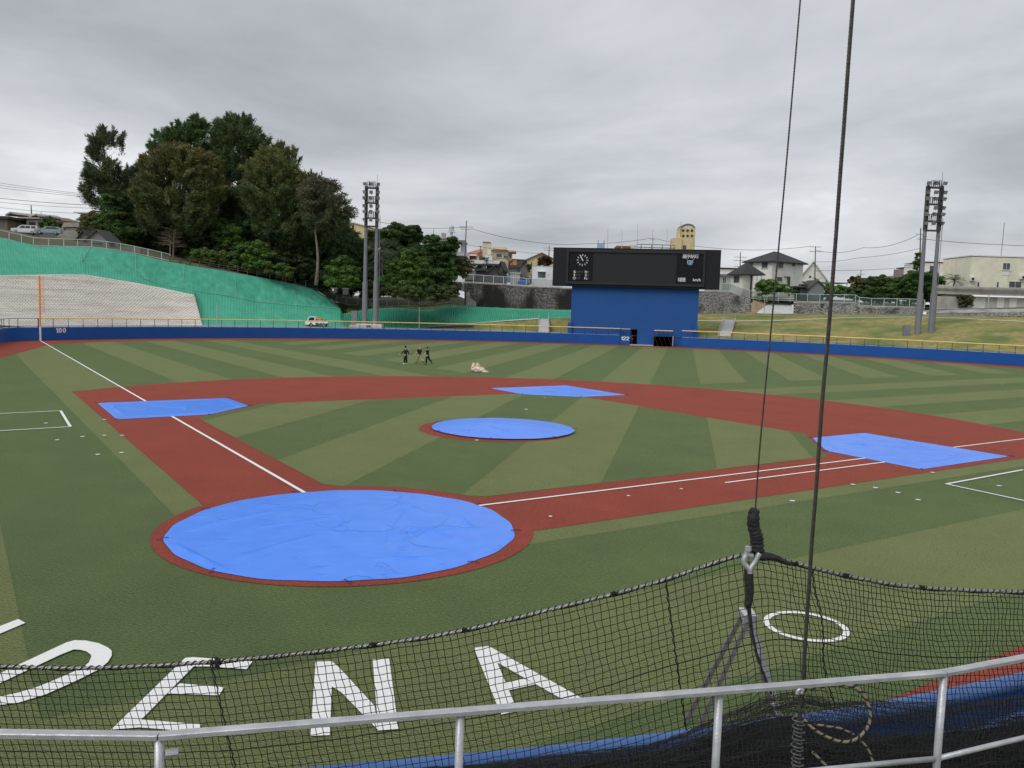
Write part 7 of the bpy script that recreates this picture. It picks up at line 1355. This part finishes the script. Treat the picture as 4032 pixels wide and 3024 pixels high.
def netp(px, v, rnd=None):
    ty = interp(top_px, px)[0]; sk = interp(skew, px)[0]; x2 = px+sk*v/12; sy = interp(seam_px, px+sk)[0]
    if v <= 12: y = ty+(sy-ty)*v/12+ (sy-ty)*.018*math.sin(PI*v/12)
    else: y = sy+(v-12)*(27.5 if px < 2900 else 24)
    w = netw(px)+.05*math.sin(px*.004+v*.13)+(.05*math.sin(px*.045)*min(1, v/6) if px > 3060 else 0)+max(0, v-12)*.012
    if px > 3050: x2 += 9*math.sin(px*.021+v*.42)*min(1, v/5)*min(1, (px-3050)/120)
    return (x2, y), w
cols = []; x = -120.
while x < 4200: cols.append(x); x += 29.5 if x < 2950 else (24 if x < 3080 else 17.5)
NV = 34; nr_ = np.random.default_rng(5); node = []
for px in cols:
    c = []; ph = nr_.uniform(0, 6.28); am = nr_.uniform(1.2, 3.6)
    for v in range(NV+1):
        (X_, Y_), w = netp(px, v); X_ += am*math.sin(v*1.3+ph)*min(1, v/2)+nr_.normal(0, 1.0)*(v > 0); Y_ += nr_.normal(0, 1.1)*(v > 0); c.append(at((X_, Y_), w))
    node.append(c)
net = thing('safety_net', 'black knotted safety net hanging from a steel cable in the foreground', 'net', at((1800, 2900), 5.6))
def vmax(px): return NV if px < 2500 else int(interp([(2500, 27), (2750, 23), (3000, 22), (3300, 24), (3700, 24), (4200, 24)], px)[0])
lines = [c[:vmax(px)+1] for px, c in zip(cols, node)]
for v in range(1, NV+1):
    seg = []
    for i, px in enumerate(cols):
        if v <= vmax(px): seg.append(node[i][v])
        elif len(seg) > 1: lines.append(seg); seg = []
        else: seg = []
    if len(seg) > 1: lines.append(seg)
strands('net_mesh', lines, .0029, CORD, net)
b = MB(); seam = [c[12] for c in node]; b.tube(seam, .0042, 5); b.build('seam_rope', SEAMB, net)
for px in (832, 2620, 3198): 
    c = [at(netp(px, v*.5)[0], netp(px, v*.5)[1]-.01) for v in range(2*(NV if px < 2500 else 22))]; b = MB(); b.tube([p+Vector((.006*math.sin(i*2.1), 0, 0)) for i, p in enumerate(c)], .0050, 5); b.build('seam_rope', SEAMB, net)
# stepped repair lacing
for (sx, sv, n_, dx) in ((1990, 4, 14, -1), (2300, 2, 10, 1)):
    i0 = min(range(len(cols)), key=lambda i: abs(cols[i]-sx)); pts = []
    for k in range(n_): 
        i = i0+dx*k*1; v = sv+k
        if v+1 < NV: pts += [node[i][v], node[i][v+1]]
    b = MB(); b.tube(pts, .0034, 4); b.build('repair_lacing', SEAMB, net)
STEEL = mat('steel_cable', (.42, .42, .40), (.20, .20, .19), 60, .4, metal=.6, stretch=(1, 1, 1)); LASH = mat('black_lashing', (.010, .010, .010), rough=.8)
tcab = smooth_pts([at(p, netw(p[0])-.01) for p in top_px], 6)
b = MB()
def helix_strands(b, path, R, r, turns_per_m, n=3, seg=.03, off=0.):
    dist = [0]
    for p, q_ in zip(path, path[1:]): dist.append(dist[-1]+(q_-p).length)
    tot = dist[-1]; N_ = int(tot/seg); pts = [[] for _ in range(n)]; i = 0; up = Vector((.3, .2, .93)).normalized()
    for k in range(N_+1):
        s = tot*k/N_
        while i < len(dist)-2 and dist[i+1] < s: i += 1
        t = (s-dist[i])/max(1e-9, dist[i+1]-dist[i]); p = path[i].lerp(path[i+1], t); d = (path[i+1]-path[i]).normalized(); a = d.cross(up).normalized(); c = a.cross(d)
        for j in range(n): th_ = 2*PI*(s*turns_per_m+j/n)+off; pts[j].append(p+(a*math.cos(th_)+c*math.sin(th_))*R)
    for q_ in pts: b.tube(q_, r, 5)
helix_strands(b, tcab, .0055, .0068, 9, 3, .014); b.build('top_cable', STEEL, net, smooth=True)
b = MB(); helix_strands(b, tcab, .0135, .0042, 21, 1, .006); helix_strands(b, [p-Vector((0, 0, .012)) for p in tcab], .004, .0045, 3, 1, .02); b.build('lashing', LASH, net)
for px, r_ in ((851, .034), (1470, .018), (1830, .016), (2420, .017), (3130, .02), (3330, .02), (3630, .02)):
    p = at((px, interp(top_px, px)[0]+2), netw(px)-.02); b = MB(); rn = random.Random(px)
    for k in range(9): q_ = [p+Vector((rn.uniform(-1, 1), rn.uniform(-.6, .6), rn.uniform(-.7, .7)))*r_*1.1 for _ in range(5)]; b.tube(q_, .006, 5)
    b.build('knot', LASH, net)
# suspension ropes
def wire_rope(label, pts, R, n=6, tpm=7):
    path = smooth_pts(pts, 6); b = MB(); helix_strands(b, path, R*.62, R*.42, tpm, n, .018); o = b.build('wire_rope', mat('dark_wire_rope', (.085, .078, .07), (.04, .037, .034), 40, .5, metal=.4), None, smooth=True, origin=path[-1]); tag(o, label, 'cable'); return o
wire_rope('thick dark wire rope running up the right side of the view', [at(p, w) for p, w in (((3363, -60), 5.15), ((3318, 560), 5.2), ((3271, 1200), 5.26), ((3238, 1577), 5.3), ((3214, 1917), 5.33), ((3192, 2203), 5.36), ((3162, 2672), 5.4), ((3150, 2806), 5.42), ((3141, 2927), 5.44), ((3134, 3060), 5.45))], .0125)
wire_rope('thinner wire rope holding the net corner beside the thick one', [at(p, w) for p, w in (((3156, -60), 5.6), ((3100, 600), 5.6), ((3045, 1200), 5.62), ((3010, 1565), 5.63), ((2989, 1795), 5.64), ((2974, 2010), 5.65))], .0062, 4, 12)
# black cloth sleeve, shackles and strap at the net corner
sl = thing('net_corner_fitting', 'black cloth sleeve and shackles where the thin rope meets the net', 'fitting', at((2965, 2190), 5.64)); k_ = 5.6/FPX/1.6458
CLOTH = mat('black_sleeve_cloth', (.011, .011, .012), (.02, .02, .021), 12, .8, bump=.8, bscale=30)
pts = [at(R5(x, y), 5.62+dw_) for x, y, dw_ in ((459, 1316, 0), (460, 1345, .0), (458, 1385, -.01), (458, 1430, .0), (466, 1462, 0), (476, 1488, .0), (480, 1515, 0), (480, 1540, .0), (482, 1570, 0), (484, 1605, 0))]; b = MB(); b.tube(smooth_pts(pts, 4), [r*k_*(1+.10*math.sin(i*1.9)+.06*math.sin(i*4.3)) for i, r in enumerate(np.interp(np.arange(37)/4, range(10), [18, 34, 40, 40, 40, 41, 42, 42, 44, 42]).tolist())], 10); b.build('sleeve', CLOTH, sl, smooth=True)
b = MB(); b.tube([at(R5(x, 1340), 5.6) for x in (430, 445, 470, 496)], .011, 6); b.build('sleeve_tie', LASH, sl)
SHK = mat('shackle_steel', (.52, .53, .53), (.42, .43, .43), 20, .35, metal=.5)
for P_ in ([(420, 245), (415, 275), (398, 305), (400, 335), (420, 360), (440, 385)], [(500, 268), (485, 290), (468, 325), (450, 350), (438, 372), (436, 400)], [(410, 262), (430, 280), (455, 285)]):
    b = MB(); b.tube(smooth_pts([at(R8(x, y), 5.58) for x, y in P_], 4), .019, 8); b.build('shackle', SHK, sl, smooth=True)
b = MB(); b.tube([at(R8(x, y), 5.55) for x, y in ((425, 222), (425, 250))], .022, 8); b.build('shackle_pin', SHK, sl)
b = MB(); b.tube(smooth_pts([at(R8(x, y), 5.6) for x, y in ((490, 285), (530, 286), (570, 290), (610, 300), (650, 318), (700, 338))], 4), [r*k_ for r in np.interp(np.arange(21)/4, range(6), [30, 30, 25, 22, 18, 13]).tolist()], 9); b.build('side_wrap', CLOTH, sl, smooth=True)
b = MB(); b.tube(smooth_pts([at(R8(x, y), 5.6) for x, y in ((430, 340), (428, 420), (434, 520), (424, 600), (432, 640), (455, 800), (490, 950), (545, 1100), (575, 1180))], 4), [r*k_ for r in np.interp(np.arange(33)/4, range(9), [26, 30, 27, 25, 12, 8, 8, 8, 8]).tolist()], 8); b.build('strap', CLOTH, sl, smooth=True)
# bundled lower net: heap of folded mesh over a dark core
heap = thing('bundled_net', 'heap of gathered black netting on the backstop wall at the lower right', 'net', at((3400, 2990), 5.9))
htop = [(1500, 3040), (2000, 3000), (2300, 2962), (2560, 2925), (2700, 2880), (2850, 2815), (3000, 2748), (3120, 2722), (3300, 2752), (3500, 2765), (3700, 2770), (4032, 2735), (4300, 2690)]
ctop_ = [(1500, 3090), (2000, 3050), (2300, 3018), (2560, 2975), (2700, 2945), (2850, 2880), (3000, 2835), (3120, 2815), (3300, 2880), (3500, 2895), (3700, 2890), (4032, 2850), (4300, 2810)]
def hw(px, y, yt): return interp([(0, 6.75), (80, 6.4), (200, 5.95), (400, 5.6)], y-yt)[0]+(px-3000)*.00045
rows = []
for j in range(16):
    row = []
    for i in range(130):
        px = 1500+2800*i/129; yt = interp(ctop_, px)[0]; y = yt+(3200-yt)*j/15; w = hw(px, y+90, yt)+.25+.10*fbm((px*.006, y*.012, 0), 1, 4); row.append(at((px, y), w))
    rows.append(row)
b = MB(); b.grid(rows); b.build('folded_core', mat('folded_net_black', (.006, .006, .007), (.012, .012, .013), 30, .95, bump=1., bscale=25, stretch=(1, 1, 2.5)), heap, smooth=True)
hr_ = np.random.default_rng(8)
for L_ in range(5):
    lines = []; o1, o2 = hr_.uniform(0, 99, 2); slant = (-.5, .35, .9, -1.1, .1)[L_]
    def hp(px, y):
        yt = interp(htop, px)[0]; px2 = px+14*fbm((px*.01+o1, y*.02, L_), 1, 3); y2 = y+16*fbm((px*.008+o2, y*.02, L_+9), 1, 3); return at((px2, y2), hw(px2, y2, yt)-.04*L_+.06*fbm((px*.012+o1, y*.02+o2, L_), 1, 3))
    st = 13+L_*1.5
    for k in range(int(2700/st)+40):
        px0 = 1450+k*st; ln_ = []
        yt = interp(htop, px0)[0]+hr_.uniform(0, 14)
        for j in range(26):
            y = yt+(3060-yt)*j/25; px = px0+slant*(y-yt)*.8
            if px < 1480 or y < interp(htop, px)[0]: continue
            ln_.append(hp(px, y))
        if len(ln_) > 3: lines.append(ln_)
    for k in range(26):
        ln_ = []; f = (k+hr_.uniform(0, .6))/26
        for i in range(140):
            px = 1500+2800*i/139; yt = interp(htop, px)[0]; y = yt+(3060-yt)*f+12*math.sin(px*.01+k)
            if y > yt: ln_.append(hp(px, y))
        if len(ln_) > 3: lines.append(ln_)
    strands('net_fold', lines, .0019, CORD, heap)
ROPE = mat('beige_rope', (.27, .235, .16), (.17, .15, .10), 40, .8)
def rope(label, P_, w, r=.0105):
    path = smooth_pts([at(RN(x, y), w+dw_) for x, y, dw_ in P_], 6); t = thing('net_rope', label, 'rope', path[0], 0., 'net border ropes'); b = MB(); b.tube(path, r, 8); b.build('rope', ROPE, t, smooth=True); b = MB(); helix_strands(b, path, r*1.1, .0065, 16, 1, .006); b.build('lashing', LASH, t)
rope('looped beige border rope with black lashing at the lower right', [(470, 265, 0), (540, 218, 0), (700, 190, 0), (870, 192, 0), (960, 245, 0), (1010, 330, 0), (1030, 430, 0), (1005, 520, 0), (930, 600, 0), (830, 628, 0), (720, 600, 0), (600, 535, 0), (520, 455, .02)], 5.5)
rope('short stretch of beige rope inside the rope loop', [(600, 492, 0), (700, 508, 0), (800, 525, 0), (905, 572, .02)], 5.6, .008)
rope('beige rope disappearing under the lower rail', [(585, 705, 0), (640, 760, 0), (710, 835, 0), (760, 900, 0)], 5.4, .009)
rope('beige rope falling right of the rope loop', [(950, 610, 0), (1010, 680, 0), (1040, 750, 0), (1050, 800, 0), (1045, 900, 0)], 5.5, .008)
b = MB(); ax0, ax1 = at(RN(480, 440), 5.43), at(RN(462, 860), 5.44); n_ = 170
cw = [ax0.lerp(ax1, k/n_)+AR*(.030+.012*math.sin(k*.31))*math.cos(k*.55)+AF*.03*math.sin(k*.55) for k in range(n_)]; b.tube(cw, .0048, 5); tag(b.build('coiled_wire', mat('dull_wire', (.14, .145, .14), rough=.5, metal=.4), None, smooth=True), 'grey wire coiled round the foot of the thick wire rope', 'wire')
b = MB(); b.tube(smooth_pts([at(RN(x, y), 5.38) for x, y in ((465, 262), (472, 235), (490, 222), (508, 232), (498, 258))], 4), .012, 7); tag(b.build('rope_clamp', SHK, None, smooth=True), 'steel clamp on the thick rope just below the handrail', 'clamp')
# stepladder on the field side of the wall
ALU = mat('aluminium', (.62, .62, .62), (.52, .52, .53), 15, .35, metal=.6); ALR = mat('dull_aluminium', (.20, .18, .18), (.16, .145, .145), 10, .45, metal=.3)
sl = thing('stepladder', 'aluminium stepladder standing behind the net below its corner', 'ladder', gr((2880, 2870)))
wl0 = 12.25; apex = at((2944, 2416), wl0); fL = at((2712, 2885), wl0-.1); fR = at((3075, 2850), wl0+.1); fL.z = fR.z = .03; dv = Vector((AF.x, AF.y, 0)).normalized()
def flat(b, A, B, wd, th):
    d = (B-A).normalized(); s = d.cross(dv).normalized(); b.rings([[p+s*x+dv*y for x, y in ((-wd/2, -th/2), (wd/2, -th/2), (wd/2, th/2), (-wd/2, th/2))] for p in (A, B)])
for foot, mm in ((fL, ALR), (fR, ALR)):
    for k, sp_ in ((-1, .22), (1, .22)): b = MB(); flat(b, apex+dv*k*.14+(foot-apex)*.02, foot+dv*k*.26, .065, .03); b.build('side_rail', ALU if k < 0 and foot is fR else mm, sl)
    for k in (range(1, 6) if foot is fR else ()):
        t_ = k/6; c = apex.lerp(foot, t_); b = MB(); q_ = .14+.12*t_; b.rings([[c+dv*y+ER*x+Vector((0, 0, z)) for x, z in ((-.035, -.012), (.035, -.012), (.035, .012), (-.035, .012))] for y in (-q_, q_)]); b.build('rung', ALU, sl)
for k in (-1, 1): b = MB(); c = apex+ER*.055*k+Vector((0, 0, .03)); b.rings([[c+ER*x+dv*y+Vector((0, 0, z)) for x, y in ((-.04, -.17), (.04, -.17), (.04, .17), (-.04, .17))] for z in (-.10, .0)]); b.build('top_plate', ALU, sl)
for y in (-.2, .2): b = MB(); b.tube([apex.lerp(fL, .6)+dv*y, apex.lerp(fR, .6)+dv*y], .009, 5); b.build('spreader', ALR, sl)
